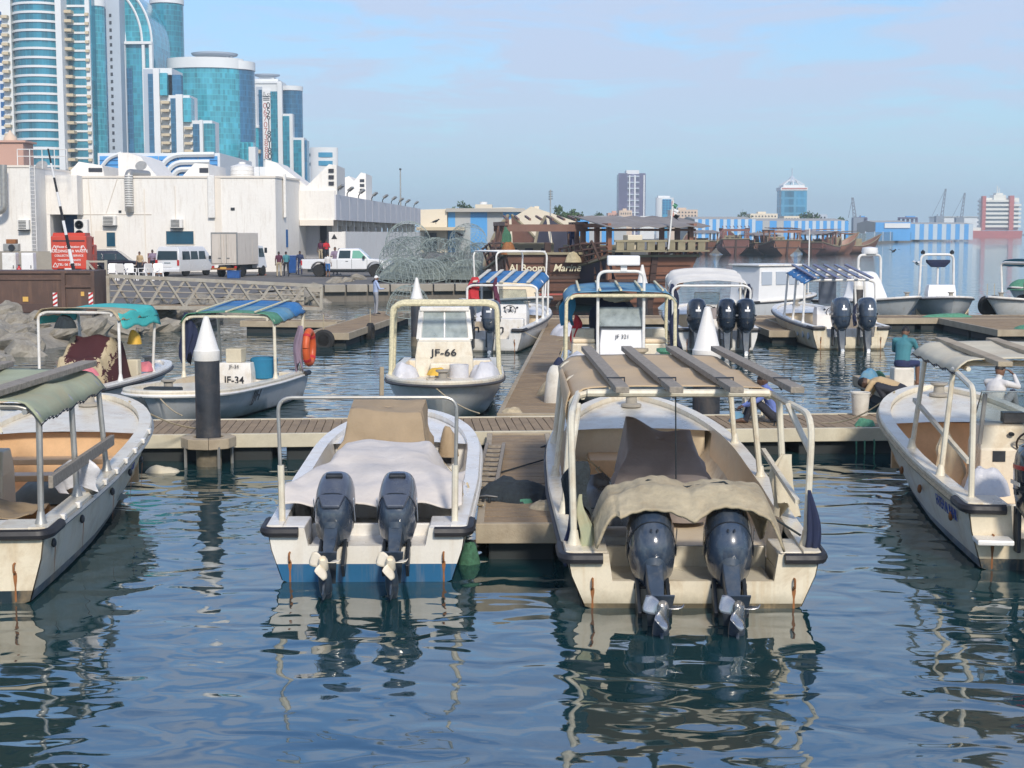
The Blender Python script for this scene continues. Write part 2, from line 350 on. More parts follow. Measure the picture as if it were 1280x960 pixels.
mt('feather_white', (.75, .75, .75), .8, .1, 20); mt('feather_black', (.015, .015, .017), .6, .2, 20)
mt('hazard_white', (.8, .8, .8), .5, .05); mt('sign_yellow', (.7, .42, .1), .5, .1)
def clearmat(key, col, a):
    m = bpy.data.materials.new(key); m.use_nodes = True; t = m.node_tree; t.nodes.clear(); MATS[key] = m
    o = NN(t, 'ShaderNodeOutputMaterial'); g = NN(t, 'ShaderNodeBsdfGlossy'); g.inputs[1].default_value = .08
    tr = NN(t, 'ShaderNodeBsdfTransparent'); tr.inputs[0].default_value = (*col, 1); mx = NN(t, 'ShaderNodeMixShader')
    df = NN(t, 'ShaderNodeBsdfDiffuse'); df.inputs[0].default_value = (.5, .56, .56, 1); m2 = NN(t, 'ShaderNodeMixShader')
    n = NN(t, 'ShaderNodeTexCoord'); ns = noi(t, n.outputs['Object'], 4, 4)
    t.links.new(MA(t, 'MULTIPLY', ns, a), m2.inputs[0]); t.links.new(tr.outputs[0], m2.inputs[1]); t.links.new(df.outputs[0], m2.inputs[2])
    fr = NN(t, 'ShaderNodeFresnel'); fr.inputs[0].default_value = 1.35
    t.links.new(fr.outputs[0], mx.inputs[0]); t.links.new(m2.outputs[0], mx.inputs[1]); t.links.new(g.outputs[0], mx.inputs[2]); t.links.new(mx.outputs[0], o.inputs[0])
clearmat('screen_clear', (.88, .93, .93), .35); clearmat('screen_dusty', (.8, .86, .87), 1.0); clearmat('fence_glass', (.6, .85, .8), .8)
GL_TEAL = gridmat('glass_teal', (.04, .3, .44), (.04, .36, .42), .9, 1.6, .1)
GL_TEALB = gridmat('glass_teal_bright', (.06, .4, .53), (.08, .48, .54), .9, 1.6, .1)
GL_BLUE = gridmat('glass_blue', (.025, .15, .3), (.05, .2, .36), .9, 1.6, .1)
GL_BAND = gridmat('glass_band', (.03, .25, .37), (.05, .3, .4), 1.1, 9., .1)
GL_PUR = gridmat('glass_purple', (.12, .12, .24), (.3, .28, .4), 4., 3.4, .3, .3)
GL_FAR = gridmat('glass_far', (.04, .26, .46), (.1, .34, .52), 6., 4., .2, .25)
def watermat():
    m = bpy.data.materials.new('sea_water'); m.use_nodes = True; t = m.node_tree; t.nodes.clear(); MATS['sea_water'] = m
    o = NN(t, 'ShaderNodeOutputMaterial'); p = NN(t, 'ShaderNodeBsdfPrincipled'); t.links.new(p.outputs[0], o.inputs[0])
    c = NN(t, 'ShaderNodeTexCoord')
    def mp(v):
        q = NN(t, 'ShaderNodeMapping'); q.inputs['Scale'].default_value = v; q.inputs['Rotation'].default_value = (0, 0, .15); t.links.new(c.outputs['Object'], q.inputs[0]); return q.outputs[0]
    deep = noi(t, mp((.08, .05, 1)), 1, 4)
    t.links.new(mix(t, deep, (.006, .032, .036), (.01, .05, .058)), p.inputs['Base Color'])
    p.inputs['Roughness'].default_value = .03; p.inputs['IOR'].default_value = 3.3; p.inputs['Specular IOR Level'].default_value = .5
    h1 = noi(t, mp((1.5, 2.1, 1)), 1.0, 1, .4, .5); h2 = noi(t, mp((3.2, 5.5, 1)), 1.0, 2, .5, .3); h3 = noi(t, mp((.22, .5, 1)), 1, 2)
    pat = ramp(t, noi(t, mp((.05, .09, 1)), 1, 3), (.35, .35), (.7, 1.))
    h = MA(t, 'ADD', MA(t, 'ADD', MA(t, 'MULTIPLY', h1, 1.), MA(t, 'MULTIPLY', MA(t, 'MULTIPLY', h2, .07), pat)), MA(t, 'MULTIPLY', h3, 1.4))
    b = NN(t, 'ShaderNodeBump'); b.inputs['Strength'].default_value = 1.; b.inputs['Distance'].default_value = .033
    t.links.new(h, b.inputs['Height']); t.links.new(b.outputs[0], p.inputs['Normal'])
    return m
watermat()
# ---------------------------------------------------------------- water, land
MB().add([(-2600, -60, 0), (2600, -60, 0), (2600, 4500, 0), (-2600, 4500, 0)], [(0, 1, 2, 3)]).obj('water', 'sea_water', kind='structure', label='calm blue green harbour water with soft ripples and reflections')
QZ = .85
qpts = [(-400, 52), (-15.2, 53.5), (-11.6, 81.5), (-.9, 84), (1.5, 130), (9, 175), (24, 268), (80, 330), (80, 400), (112, 470), (300, 1000), (620, 2100), (1500, 2600), (1500, 4480), (-2580, 4480), (-2580, 52)]
qpts = [(-2580, 52)] + qpts[1:-1]
g = MB(); n = len(qpts)
g.add([(x, y, QZ) for x, y in qpts] + [(x, y, -1.) for x, y in qpts], [tuple(range(n))]); g.obj('quay_ground', 'asphalt', kind='structure', label='grey worn asphalt of the quay')
g = MB()
for i in range(1, n - 1):
    a, b = qpts[i - 1], qpts[i]
    if i > 11: break
    if i == 2: continue
    g.bar((a[0], a[1] + .16, QZ / 2 - .45), (b[0], b[1] + .16, QZ / 2 - .45), .3, QZ + .85)
g.obj('quay_wall', 'concrete_dark', kind='structure', label='stained concrete wall of the quay above the water')
# coping blocks along the quay edge in front of the pickup
cop = T('quay_coping', 'row of pale concrete coping blocks along the quay edge', 'coping', (0, 0, 0))
a, b = Vector((-11.6, 81.4, 0)), Vector((-.9, 83.9, 0))
for i in range(9):
    p = a.lerp(b, (i + .5) / 9); MB().box((0, 0, 0), (1.14, .7, .42)).obj('block', 'concrete', cop, bevel=.03, loc=(p.x, p.y + .1, QZ - .1), rot=(0, 0, .23 + RN.uniform(-.01, .01)))
# rock slope: one sheet under separate boulders
sl = MB()
def slope_pt(u, v):
    x0 = -30 + u * 20.5; top = 53.2 if x0 < -15.2 else 53.2 + (x0 + 15.2) * 7.6
    yb = top - 11.5 + (1.5 if x0 > -15 else 0)
    return (x0, top + (yb - top) * v, QZ - .05 - 1.5 * v + .12 * fbm(x0, v * 8, 0, .9))
SLOPE = sl.grid(slope_pt, 30, 12).obj('rock_slope', 'rock', kind='structure', label='sloping bank of broken rock below the quay')
rocks = []
for k in range(7):
    m = MB(); m.ball((0, 0, 0), 1, 12, 8); s = RN.uniform(0, 90)
    m.v = [tuple(Vector(q) * (1 + .42 * MN.noise(Vector(q) * 1.5 + Vector((s, 0, 0))) + .14 * MN.noise(Vector(q) * 3 + Vector((0, s, 0))))) for q in m.v]
    o = m.obj('boulder', 'rock', SLOPE); rocks.append(o)
for k in range(280):
    u, v = RN.random(), RN.random() ** .9; p = slope_pt(u, v)
    o = rocks[k] if k < 7 else rocks[k % 7].copy()
    if k >= 7: COL.objects.link(o); o.parent = SLOPE
    s = RN.uniform(.28, .7) * (1.1 if v > .4 else .9)
    o.location = (p[0], p[1], p[2] + s * .2); o.scale = (s * RN.uniform(.9, 1.5), s * RN.uniform(.8, 1.2), s * RN.uniform(.5, .8)); o.rotation_euler = (RN.uniform(-.4, .4), RN.uniform(-.4, .4), RN.uniform(0, 6))
# ---------------------------------------------------------------- towers
def sub(o, name, mat, x0, x1, y0, y1, z0, z1):
    return MB().box((0, 0, 0), (abs(x1 - x0), abs(y1 - y0), abs(z1 - z0))).obj(name, mat, o, loc=((x0 + x1) / 2, (y0 + y1) / 2, (z0 + z1) / 2))
class TW:
    """a building addressed in its own metres: x from picture columns at its front plane Y, heights from picture rows"""
    def __init__(s, name, label, cat, Y, pref=150, group=None):
        s.Y = Y; s.pref = pref; s.o = T(name, label, cat, (0, Y, QZ), 0, group)
    def x(s, px, dy=0): return PY(px, s.pref, s.Y).x * (1 + dy / s.Y)
    def z(s, py, dy=0): return PY(300, py, s.Y + dy).z - QZ
    def box(s, name, mat, a, b, top, bot=None, y0=0., y1=20., bev=0):
        z0 = 0 if bot is None else s.z(bot)
        m = MB().box((0, 0, 0), (s.x(b) - s.x(a), y1 - y0, s.z(top) - z0))
        return m.obj(name, mat, s.o, loc=((s.x(a) + s.x(b)) / 2, (y0 + y1) / 2, (z0 + s.z(top)) / 2), bevel=bev)
    def cyl(s, name, mat, a, b, top, bot=None, y0=0., sq=1., n=40):
        z0 = 0 if bot is None else s.z(bot); r = (s.x(b) - s.x(a)) / 2
        m = MB().lathe([(r, 0), (r, s.z(top) - z0)], n); m.v = [(q[0], q[1] * sq, q[2]) for q in m.v]
        return m.obj(name, mat, s.o, smooth=True, loc=((s.x(a) + s.x(b)) / 2, y0 + r * sq, z0))
    def disc(s, name, mat, a, b, top, bot, yc, n=32):
        r = (s.x(b) - s.x(a)) / 2
        return MB().lathe([(r * .5, 0), (r * .96, (s.z(top) - s.z(bot)) * .6), (r, s.z(top) - s.z(bot))], n).obj(name, mat, s.o, smooth=True, loc=((s.x(a) + s.x(b)) / 2, yc, s.z(bot)))
def balconies(t, a, b, top, bot, n, y0=-1.2, dep=1.4):
    first = None; zt, zb = t.z(top), t.z(bot); st = (zt - zb) / n
    for i in range(n):
        if first is None:
            w_ = t.x(b) - t.x(a); m = MB().bx(-w_ / 2, w_ / 2, 0, dep, 0, .16); m.bx(-w_ / 2, w_ / 2, 0, .12, .16, st * .32); m.bx(-w_ / 2, -w_ / 2 + .12, .12, dep, .16, st * .32); m.bx(w_ / 2 - .12, w_ / 2, .12, dep, .16, st * .32)
            c = first = m.obj('balcony', 'balcony_tan', t.o)
        else: c = first.copy(); COL.objects.link(c); c.parent = t.o
        c.location = ((t.x(a) + t.x(b)) / 2, y0, zb + i * st)
# banded round tower at the left edge
t = TW('banded_tower', 'tall round teal glass tower ringed with white floor bands and balconies', 'tower', 415)
t.cyl('glass_drum', GL_BAND, 11, 79, -40, None, 0)
r = (t.x(79) - t.x(11)) / 2; first = None
for i in range(24):
    z = t.z(13 + 11.35 * (i - 4) + 3)
    if z < 4: continue
    if first is None: c = first = MB().lathe([(r + .02, 0), (r + .35, 0), (r + .35, .62), (r + .02, .62)], 40).obj('floor_band', 'tower_white', t.o, smooth=True)
    else: c = first.copy(); COL.objects.link(c); c.parent = t.o
    c.location = ((t.x(79) + t.x(11)) / 2, r, z)
t.box('side_wing', 'tower_white', -25, 13, -40, None, 3, 26)
t.box('pier', 'tower_white', 72, 79.5, -40, None, .5, 20)
t.box('link_glass', GL_BAND, 79.5, 110, -30, None, 6.2, 26)
t.box('pier', 'tower_white', 103, 108.5, -4, None, 5.2, 20)
for i in range(22):
    z = t.z(13 + 11.35 * (i - 2) + 3)
    if z < 4: continue
    m = MB().bx(t.x(79.5), t.x(103), 5.9, 6.3, z, z + .6); m.obj('floor_band', 'tower_white', t.o)
balconies(t, 77, 88, 2, 212, 18, 3.2, 3); balconies(t, 3, 11, 10, 170, 14, 1.2, 2.5); balconies(t, 103.5, 108, 5, 212, 18, 4.3, 1.)
for i in range(14):
    z = t.z(20 + 11.35 * i); MB().bx(t.x(-3), t.x(1.5), 2.9, 3.2, z, z + 1.6).obj('window', 'blue_glass', t.o)
# teal column and grey flank with small windows
t = TW('teal_column_tower', 'narrow teal glass column tower beside a grey flank of small windows', 'tower', 425)
t.cyl('glass_drum', GL_TEALB, 108.5, 131, 7, None, 0); t.cyl('roof_ring', 'tower_white', 107.5, 132, -2, 7, -.3)
t.box('flank', 'tower_grey', 128, 147, -60, None, 5, 30)
first = None
for i in range(22):
    z = t.z(18 + 9.3 * i)
    if z < 3: continue
    if first is None: c = first = MB().bx(-.32, .32, 0, .25, 0, .9).obj('window', 'dark_recess', t.o)
    else: c = first.copy(); COL.objects.link(c); c.parent = t.o
    c.location = (t.x(135.5), 4.85, z)
t.box('glass_return', GL_BLUE, 127, 130, 8, None, 4.6, 20)
# arched tower
t = TW('arched_glass_tower', 'teal tower with curved arched glass top and white ribs', 'tower', 435)
t.box('lower_glass', GL_TEAL, 147, 191, 53, None, 1., 24)
def arch(a, b, top, shift, name, mat, y0, y1, steps=14):
    xb = t.x(b); xa = t.x(a); zb = t.z(53); zt = t.z(top); poly = []
    for i in range(steps + 1):
        q = pi / 2 * i / steps; poly.append((xa + (xb - xa) * sin(q), zb + (zt - zb) * cos(q)))
    poly.append((xa, zb)); return MB().prism(poly, y0, y1).obj(name, mat, t.o)
arch(130, 191, -26, 0, 'arched_glass', GL_TEALB, 1.2, 24)
for (a, b, top) in ((130, 191, -26), (130, 179, -18), (130, 158, 2)):
    pts = []
    for i in range(15):
        q = .25 + (pi / 2 - .25) * i / 14; pts.append((t.x(a) + (t.x(b) - t.x(a)) * sin(q), 1.0, t.z(53) + (t.z(top) - t.z(53)) * cos(q)))
    MB().tube(pts, .35, 5).obj('arch_rib', 'tower_white', t.o, smooth=True)
t.box('flank', 'tower_grey', 130, 144, -20, None, 2, 24)
for a, b in ((145, 150), (155.5, 159), (179.5, 183), (188.5, 192.5)): t.box('pier', 'tower_white', a, b, 53, None, -.2, 1.5)
t.box('belt', 'tower_white', 145.2, 192.3, 51.8, 55.2, -.5, 1.4)
t.box('dark_strip', GL_BLUE, 159.2, 166, 85, None, .6, 2)
# high round tower
t = TW('high_round_tower', 'plain high round teal glass tower with white roof rim', 'tower', 470)
t.cyl('glass_drum', GL_TEAL, 187, 227.5, 3, None, 0); t.cyl('roof_rim', 'tower_white', 186, 228.5, -3, 3, -.4)
# stepped white framed blocks
t = TW('stepped_tower', 'white framed tower stepping down in three blocks with tan balconies', 'tower', 400)
t.box('frame_block', 'tower_white', 179, 213, 83.5, None, 3, 16); t.box('grey_side', 'tower_grey', 177.5, 190, 85, None, 2.6, 14)
t.box('glass_strip', GL_BLUE, 183.5, 190, 91, None, 2.3, 3.1); t.box('glass_bay', GL_TEALB, 199.5, 208.5, 90.5, 118.5, 1.2, 5); t.box('glass_bay', GL_BLUE, 208.5, 224, 92, 118.5, 3., 6)
t.box('pier', 'tower_white', 191, 198.5, 84.5, None, 1.4, 3.2)
t.box('frame_block', 'tower_white', 209, 235.5, 118, None, 2.2, 12); t.box('glass_strip', GL_BLUE, 211.5, 219, 122, None, 1.9, 2.4); t.box('pier', 'tower_white', 219, 227.5, 117.4, None, 1., 2.5)
t.box('glass_bay', GL_TEALB, 228.5, 238.5, 122, 152, .7, 5)
t.box('frame_block', 'tower_white', 236, 263.5, 150, None, 1.6, 11); t.box('glass_strip', GL_BLUE, 239.5, 248, 154.5, None, 1.3, 2.); t.box('pier', 'tower_white', 248.5, 252.5, 149.6, None, .6, 2); t.cyl('glass_bay', GL_TEALB, 252.5, 267, 154, None, .4)
balconies(t, 200.5, 211, 119, 190, 7, .6, 2.5); balconies(t, 229.5, 239.5, 152, 190, 4, .2, 2.5)
# wide drum with roof disc
t = TW('wide_drum_tower', 'wide teal glass drum tower with white crown and roof disc', 'tower', 440)
t.cyl('glass_drum', GL_TEALB, 205, 299.5, 84, None, 0, .62); t.cyl('crown', 'tower_white', 203.5, 300.5, 71, 84.2, -.5, .64)
t.cyl('glass_drum', GL_BLUE, 262, 311.5, 84, None, 4., 1.1); t.cyl('crown', 'tower_white', 261, 312.5, 73.5, 84.1, 3.4, 1.12)
t.disc('roof_disc', 'tower_grey', 228.5, 288, 60.3, 65.5, 14)
t.cyl('hub', 'tower_grey', 249, 268, 64.5, 73, 11)
for a in (242.5, 247.5, 253, 275, 280): t.box('column', 'tower_white', a, a + 1.9, 64, 74, 12, 12.5)
for a in (300, 306, 311): t.box('grid_bay', 'glass_teal_bright', a, a + 5.6, 178, None, -1.2, 3)
t.box('white_bay', 'tower_white', 311.5, 320, 184, None, -2, 3)
# tower carrying the two phone numbers
t = TW('phone_number_tower', 'white and teal tower with two phone numbers painted down a white strip', 'tower', 505)
t.box('back_block', 'tower_white', 311.5, 346, 97, None, 4, 22); t.disc('roof_disc', 'tower_grey', 311, 344, 88.8, 92.5, 12); t.box('hub', 'tower_white', 318, 337, 92, 103, 10, 16)
t.box('glass_strip', GL_TEAL, 312.5, 316, 126, None, 3.6, 5)
t.box('slab', 'tower_white', 319, 351, 103.5, None, 1., 18); t.box('slab_cap', 'tower_white', 318.5, 351.5, 101.5, 104, .6, 18.4)
t.box('grey_side', 'tower_grey', 320.5, 328, 108, None, .7, 2); t.box('blue_return', GL_BLUE, 323.5, 327.6, 112, None, .4, 2)
t.box('banner', 'hazard_white', 328.2, 338, 112, 199, .55, 1.1); t.box('glass_strip', GL_TEAL, 338.3, 347, 114, None, .6, 1.6); t.box('pier', 'tower_white', 347.3, 353, 103.2, None, -.2, 2)
zt, zb = t.z(128.5), t.z(199)
for i, d in enumerate('067073888'): text(d, 2.7, 'letter_red', t.o, (t.x(331.2 + i * .12), .5, zt + (zb - zt) * (i + .5) / 9), name='digit')
for i, d in enumerate('0561180180'): text(d, 2.7, 'letter_black', t.o, (t.x(335.2 + i * .12), .5, zt + (zb - zt) * (i + .45) / 9.9), name='digit', offset=.03)
text('للإيجار', 1.6, 'letter_black', t.o, (t.x(333), .5, t.z(117)), name='lettering')
for k in range(3): MB().bx(t.x(329), t.x(337), .44, .55, t.z(121 + 2.2 * k), t.z(120 + 2.2 * k)).obj('print_line', 'letter_black', t.o)
t.cyl('glass_drum', GL_BLUE, 345, 374.5, 111, None, 4.); t.cyl('crown', 'tower_white', 344, 375.2, 105.5, 111.2, 3.6)
t.box('frame_block', 'tower_white', 353.2, 365.5, 142, None, .4, 8); t.box('glass_strip', GL_TEAL, 353.4, 361.5, 145, None, .1, .6)
t.box('frame_block', 'tower_white', 365.6, 379.6, 172, None, 0., 7); t.box('glass_strip', GL_TEAL, 366.5, 376.4, 175, None, -.3, .3); t.box('blue_return', GL_BLUE, 379.7, 382.6, 175, None, 1, 7)
t.box('glass_bay', GL_TEALB, 313, 323.5, 160, None, -1.2, 3); t.box('bay_cap', 'tower_white', 312, 324, 156.5, 160, -1.5, 3)
balconies(t, 319, 326, 178, 192, 1, -2.4, 2)
t = TW('small_curved_block', 'small white office block with curved blue window bands', 'building', 560)
t.box('wing', 'tower_grey', 381, 390, 184.5, None, 2, 14); t.cyl('body', 'tower_white', 386, 421, 184, None, 0., .5)
for top, bot in ((190.5, 196.5), (201, 207)): t.cyl('window_band', 'pale_blue_glass', 394, 416, top, bot, -.3, .5)
for py in (191.5, 203): t.box('window', 'dark_glass', 382.5, 386.5, py, py + 3.5, 1.8, 2.2)
# blue panelled hall behind the white building
t = TW('blue_panel_hall', 'low hall with blue panel front and white chevron ribs', 'building', 240, 200)
t.box('wall', 'tower_white', 121, 274, 191, None, .6, 30)
for i in range(6): t.box('panel', 'sky_blue_panel', 124 + i * 24.7, 124 + i * 24.7 + 23.6, 195, 221, .3, .9)
for k in range(4): t.box('joint_line', 'blue_glass', 124, 271, 200 + 5.5 * k, 200.8 + 5.5 * k, .2, .5)
def rib(pts, w_=.42): MB().tube(bend([(t.x(a), 0., t.z(b)) for a, b in pts], 3, 5), w_, 5).obj('chevron_rib', 'tower_white', t.o, smooth=True)
rib([(192, 222), (212, 193.5), (268, 193)]); rib([(203, 222), (218, 203), (262, 202.5)]); rib([(214, 222), (222, 212), (245, 211.5)]); rib([(125, 211), (136, 197), (152, 191.5)], .3)
# ---------------------------------------------------------------- the white fish-market building
B = T('white_market_building', 'long white harbour building with gabled parapets, wall air conditioners and an arcade', 'building', (0, 0, QZ))
YB = 113.
def bx_(px, Y=YB): return PY(px, 290, Y).x
def bz(py, Y=YB): return PY(300, py, Y).z - QZ
def bb(name, mat, a, b, top, bot=None, Y=YB, y0=0., y1=10., bev=0, par=None):
    z0 = 0 if bot is None else bz(bot, Y); z1 = bz(top, Y)
    return MB().box((0, 0, 0), (bx_(b, Y) - bx_(a, Y), y1 - y0, z1 - z0)).obj(name, mat, par or B, loc=((bx_(a, Y) + bx_(b, Y)) / 2, Y + (y0 + y1) / 2, (z0 + z1) / 2), bevel=bev)
bb('left_wing', 'wall_white', -160, 40, 209, None, 108, 0, 14); bb('parapet', 'wall_trim', -160, 40.5, 206.5, 209.2, 108, -.08, 14)
# recessed bay between the wing and the main block: lintel wall, side wall, opening, white pier
bb('bay_wall', 'wall_white', 39, 98, 219, 268, 111.5, 0, 9); bb('bay_back', 'dark_recess', 39, 98, 262, None, 111.5, 5, 6); bb('bay_pier', 'wall_white', 47, 63, 267.8, None, 111.5, .02, .8)
bb('blue_shutter', 'blue_glass', 64, 98, 268.3, None, 111.5, 3.6, 3.9)
g = MB(); xs = [bx_(97), bx_(345), bx_(372, 119), bx_(372, 119), bx_(97)]
poly = [(bx_(97), YB), (bx_(345), YB), (bx_(374, 119), 119), (bx_(374, 119), 150), (bx_(97), 150)]
g.prism(poly, 0, bz(222), 'z'); g.obj('main_block', 'wall_white', B)
g = MB(); poly2 = [(bx_(97) - .05, YB - .1), (bx_(345) + .05, YB - .1), (bx_(374, 119) + .1, 118.95), (bx_(374, 119) + .1, 119.3), (bx_(345) - .1, YB + .25), (bx_(97) - .05, YB + .25)]
g.prism(poly2, bz(222) - .02, bz(219.8), 'z'); g.obj('coping', 'wall_trim', B)
for a in (269, 100, 181): bb('pilaster', 'wall_trim', a, a + (8 if a == 269 else 1), 222.5 if a == 269 else 236, 300 if a == 269 else None, YB, -.06, .02)
for (pts, Y) in (([(85, 219), (101, 202), (130, 207), (133, 222), (85, 222)], 118), ([(150, 190.5), (164, 191), (178, 196), (200, 223), (150, 223)], 117), ([(227, 223), (245, 204), (262, 205), (263, 223)], 117)):
    MB().prism([(bx_(a, Y), bz(b, Y)) for a, b in pts], Y, Y + 7).obj('roof_monitor', 'wall_white', B)
bb('louvre', 'dark_recess', 113, 130, 210, 215, 118, -.05, .1); bb('louvre', 'dark_recess', 251, 262, 210, 216, 117, -.05, .1)
# windows, door
for a, b, c, d in ((208, 242, 289, 305), (133.5, 144, 290.5, 308)):
    f_ = bb('window', 'wall_trim', a - .8, b + .8, c - .8, d + .8, YB, -.06, .1)
    MB().box((0, 0, 0), (bx_(b) - bx_(a), .06, bz(c) - bz(d))).obj('pane', 'dark_glass', f_, loc=(0, -.09, 0))
bb('door', 'wall_trim', 119, 133, 288.5, None, YB, -.05, .05)
bb('wall_vent', 'dark_metal', 149, 152.5, 263, 266, YB, -.05, .02); bb('wall_vent', 'dark_metal', 289, 294, 259.5, 263, YB, -.05, .02)
# window on the chamfered corner
px_, Y_ = 355.5, 115.3; f_ = MB().box((0, 0, 0), (.62, .1, 1.5)).obj('window', 'wall_trim', B, loc=(PY(356, 298, 115.6).x + .05, 115.55, bz(298, 115.6)), rot=(0, 0, 1.12))
MB().box((0, 0, 0), (.5, .06, 1.38)).obj('pane', 'blue_glass', f_, loc=(0, -.06, 0))
# ladder of the wing, pipes, ducts
def ladder(par, a, b, Y, top, bot, mat='pipe_white', n=26):
    m = MB(); x0, x1, z0, z1 = bx_(a, Y), bx_(b, Y), bz(bot, Y), bz(top, Y)
    m.tube([(x0, Y, z0), (x0, Y, z1)], .035, 5); m.tube([(x1, Y, z0), (x1, Y, z1)], .035, 5)
    for i in range(n): z = z0 + (z1 - z0) * (i + .5) / n; m.tube([(x0, Y, z), (x1, Y, z)], .022, 4)
    return m.obj('ladder', mat, par)
ladder(B, 39.5, 45.5, 107.7, 207, 332)
m = MB(); P_ = lambda a, b, d: (bx_(a), YB + d, bz(b))
m.tube(bend([(bx_(176), YB + 2.5, bz(216.5)), P_(164, 216, -.35), P_(164, 258, -.35), P_(164, 264, -.2)], .4, 5), .3, 12); m.obj('spiral_duct', 'galv', B, smooth=True)
m = MB()
for i in range(14): m.lathe([(.3, -.05), (.35, 0), (.3, .05)], 12, (bx_(164), YB - .35, bz(220 + i * 2.9)))
m.obj('duct_ring', 'pipe_white', B, smooth=True)
MB().tube(bend([(bx_(7, 107), 107, bz(206, 107)), (bx_(6, 107), 107, bz(262, 107)), (bx_(-6, 107), 107, bz(266, 107))], .4), .26, 12).obj('steel_duct', 'galv', B, smooth=True)
for q in ((P_(150, 219, -.03), P_(133, 268, -.03), P_(190, 268, -.03)), (P_(220, 232, -.03), P_(220, 276, -.03)), (P_(112, 219, -.03), P_(117, 340, -.03)), (P_(98, 268, -.03), P_(133, 268, -.03))): MB().tube(q, .032, 4).obj('conduit', 'wall_trim', B)
bb('drain_box', 'pipe_white', 261.5, 270, 219, 272.5, YB, -.34, -.04, .05)
bb('drain_box', 'pipe_white', 356.2, 359.5, 218, 272, 115.3, -.6, -.25, .03)
# gabled parapet blocks over the arcade
Y2 = 119.5
pts = [(333, 199), (346, 203), (384, 232.5), (412, 205), (421.5, 206.5), (421.5, 246), (372.3, 276), (372.3, 230), (333, 225)]
MB().prism([(bx_(a, Y2), bz(b, Y2)) for a, b in ((333, 223), (333, 199), (346, 203), (384, 232.5), (412, 205), (421.5, 206.5), (421.5, 250), (333, 250))], Y2 + .1, Y2 + 6).obj('gable_parapet', 'wall_white', B)
bb('arcade_front', 'wall_white', 372.5, 419, 238, 275, Y2 - .4, 0, 3)
for py in (211, 219, 227): bb('louvre', 'dark_recess', 411.5, 418, py, py + 4.5, Y2, -.02, .3)
Y3 = 160
MB().prism([(bx_(a, Y3), bz(b, Y3)) for a, b in ((426, 250), (426, 224), (437, 220), (443, 226.5), (452, 215.5), (458, 217), (458, 250))], Y3, Y3 + 7).obj('gable_parapet', 'wall_white', B)
for py in (224, 230, 236): bb('louvre', 'dark_recess', 450.5, 456, py, py + 3.6, Y3, -.06, .3)
# the arcade running away from us
ax0, ay0, ax1, ay1 = bx_(418.5, 119.1), 119.1, bx_(524.5, 190), 190.; az0, az1 = bz(275, 119.1), bz(243, 119.1)
nb = 28
for i in range(nb):
    f0, f1 = i / nb, (i + 1) / nb - .0012
    p0 = Vector((ax0 + (ax1 - ax0) * f0, ay0 + (ay1 - ay0) * f0, 0)); p1 = Vector((ax0 + (ax1 - ax0) * f1, ay0 + (ay1 - ay0) * f1, 0))
    MB().bar((p0.x, p0.y, (az0 + az1) / 2), (p1.x, p1.y, (az0 + az1) / 2), .25 + .02 * (i % 2), az1 - az0).obj('fascia_panel', 'wall_grey_panel', B)
    if i % 2 == 0: MB().bar((p0.x - .1, p0.y, az0 - .22), (p0.x - 2.8, p0.y, az0 - .22), .22, .45).obj('beam', 'wall_trim', B)
MB().add([(ax0 - 3, ay0, az0 + .05), (ax0, ay0, az0 + .05), (ax1, ay1, az0 + .05), (ax1 - 3, ay1, az0 + .05), (ax0 - 12, ay0 + 6, az1 - .1), (ax0, ay0, az1 - .1), (ax1, ay1, az1 - .1), (ax1 - 12, ay1, az1 - .1)], [(0, 1, 2, 3), (4, 5, 6, 7)]).obj('arcade_roof', 'wall_white', B, fix=False)
MB().bx(ax0 - 3.4, ax0 - 3.0, ay0 + .5, ay1, 0, az0 + .2).obj('arcade_wall', 'wall_white', B)
for i in range(22):
    y = ay0 + 3 + i * 3.1; MB().bx(ax0 - 3.0, ax0 - 2.9, y, y + 1.5, .9 if i % 3 else 0, 2.9).obj('window', 'dark_recess', B)
for i in range(14):
    f0 = (i + .7) / 14.4; x = ax0 + (ax1 - ax0) * f0 - .5; y = ay0 + (ay1 - ay0) * f0; MB().bx(x - .25, x + .2, y, y + .5, 0, az0 + .05).obj('column', 'wall_trim', B)
MB().bx(bx_(373, 119), bx_(400, 123), 122.9, 123.2, 0, az0 + .1).obj('porch_wall', 'wall_grey_panel', B)
bb('porch_door', 'dark_recess', 400.5, 408.5, 279, None, 123, -.2, .1)
# floodlights along the arcade roof, each its own lamp
fl = None
for i in range(9):
    f0 = (.02, .1, .2, .33, .45, .56, .66, .76, .9)[i]; x = ax0 + (ax1 - ax0) * f0; y = ay0 + (ay1 - ay0) * f0
    if fl is None:
        fl = T('floodlight', 'floodlight on an arm at the arcade roof edge nearest the gable', 'floodlight', (x, y, QZ + az1), 0, 'floodlights along the arcade roof edge')
        MB().tube([(0, 0, 0), (0, 0, .25), (.25, -.2, .55)], .05, 5).obj('arm', 'dark_metal', fl); MB().box((.34, -.28, .62), (.5, .4, .16), ry=-.6, rz=-.5).obj('lamp_head', 'galv', fl)
    else: dup(fl, (x, y, QZ + az1), label=('', 'second', 'third', 'fourth', 'fifth', 'sixth', 'seventh', 'eighth', 'farthest')[i] + ' floodlight along the arcade roof edge counted from the gable')
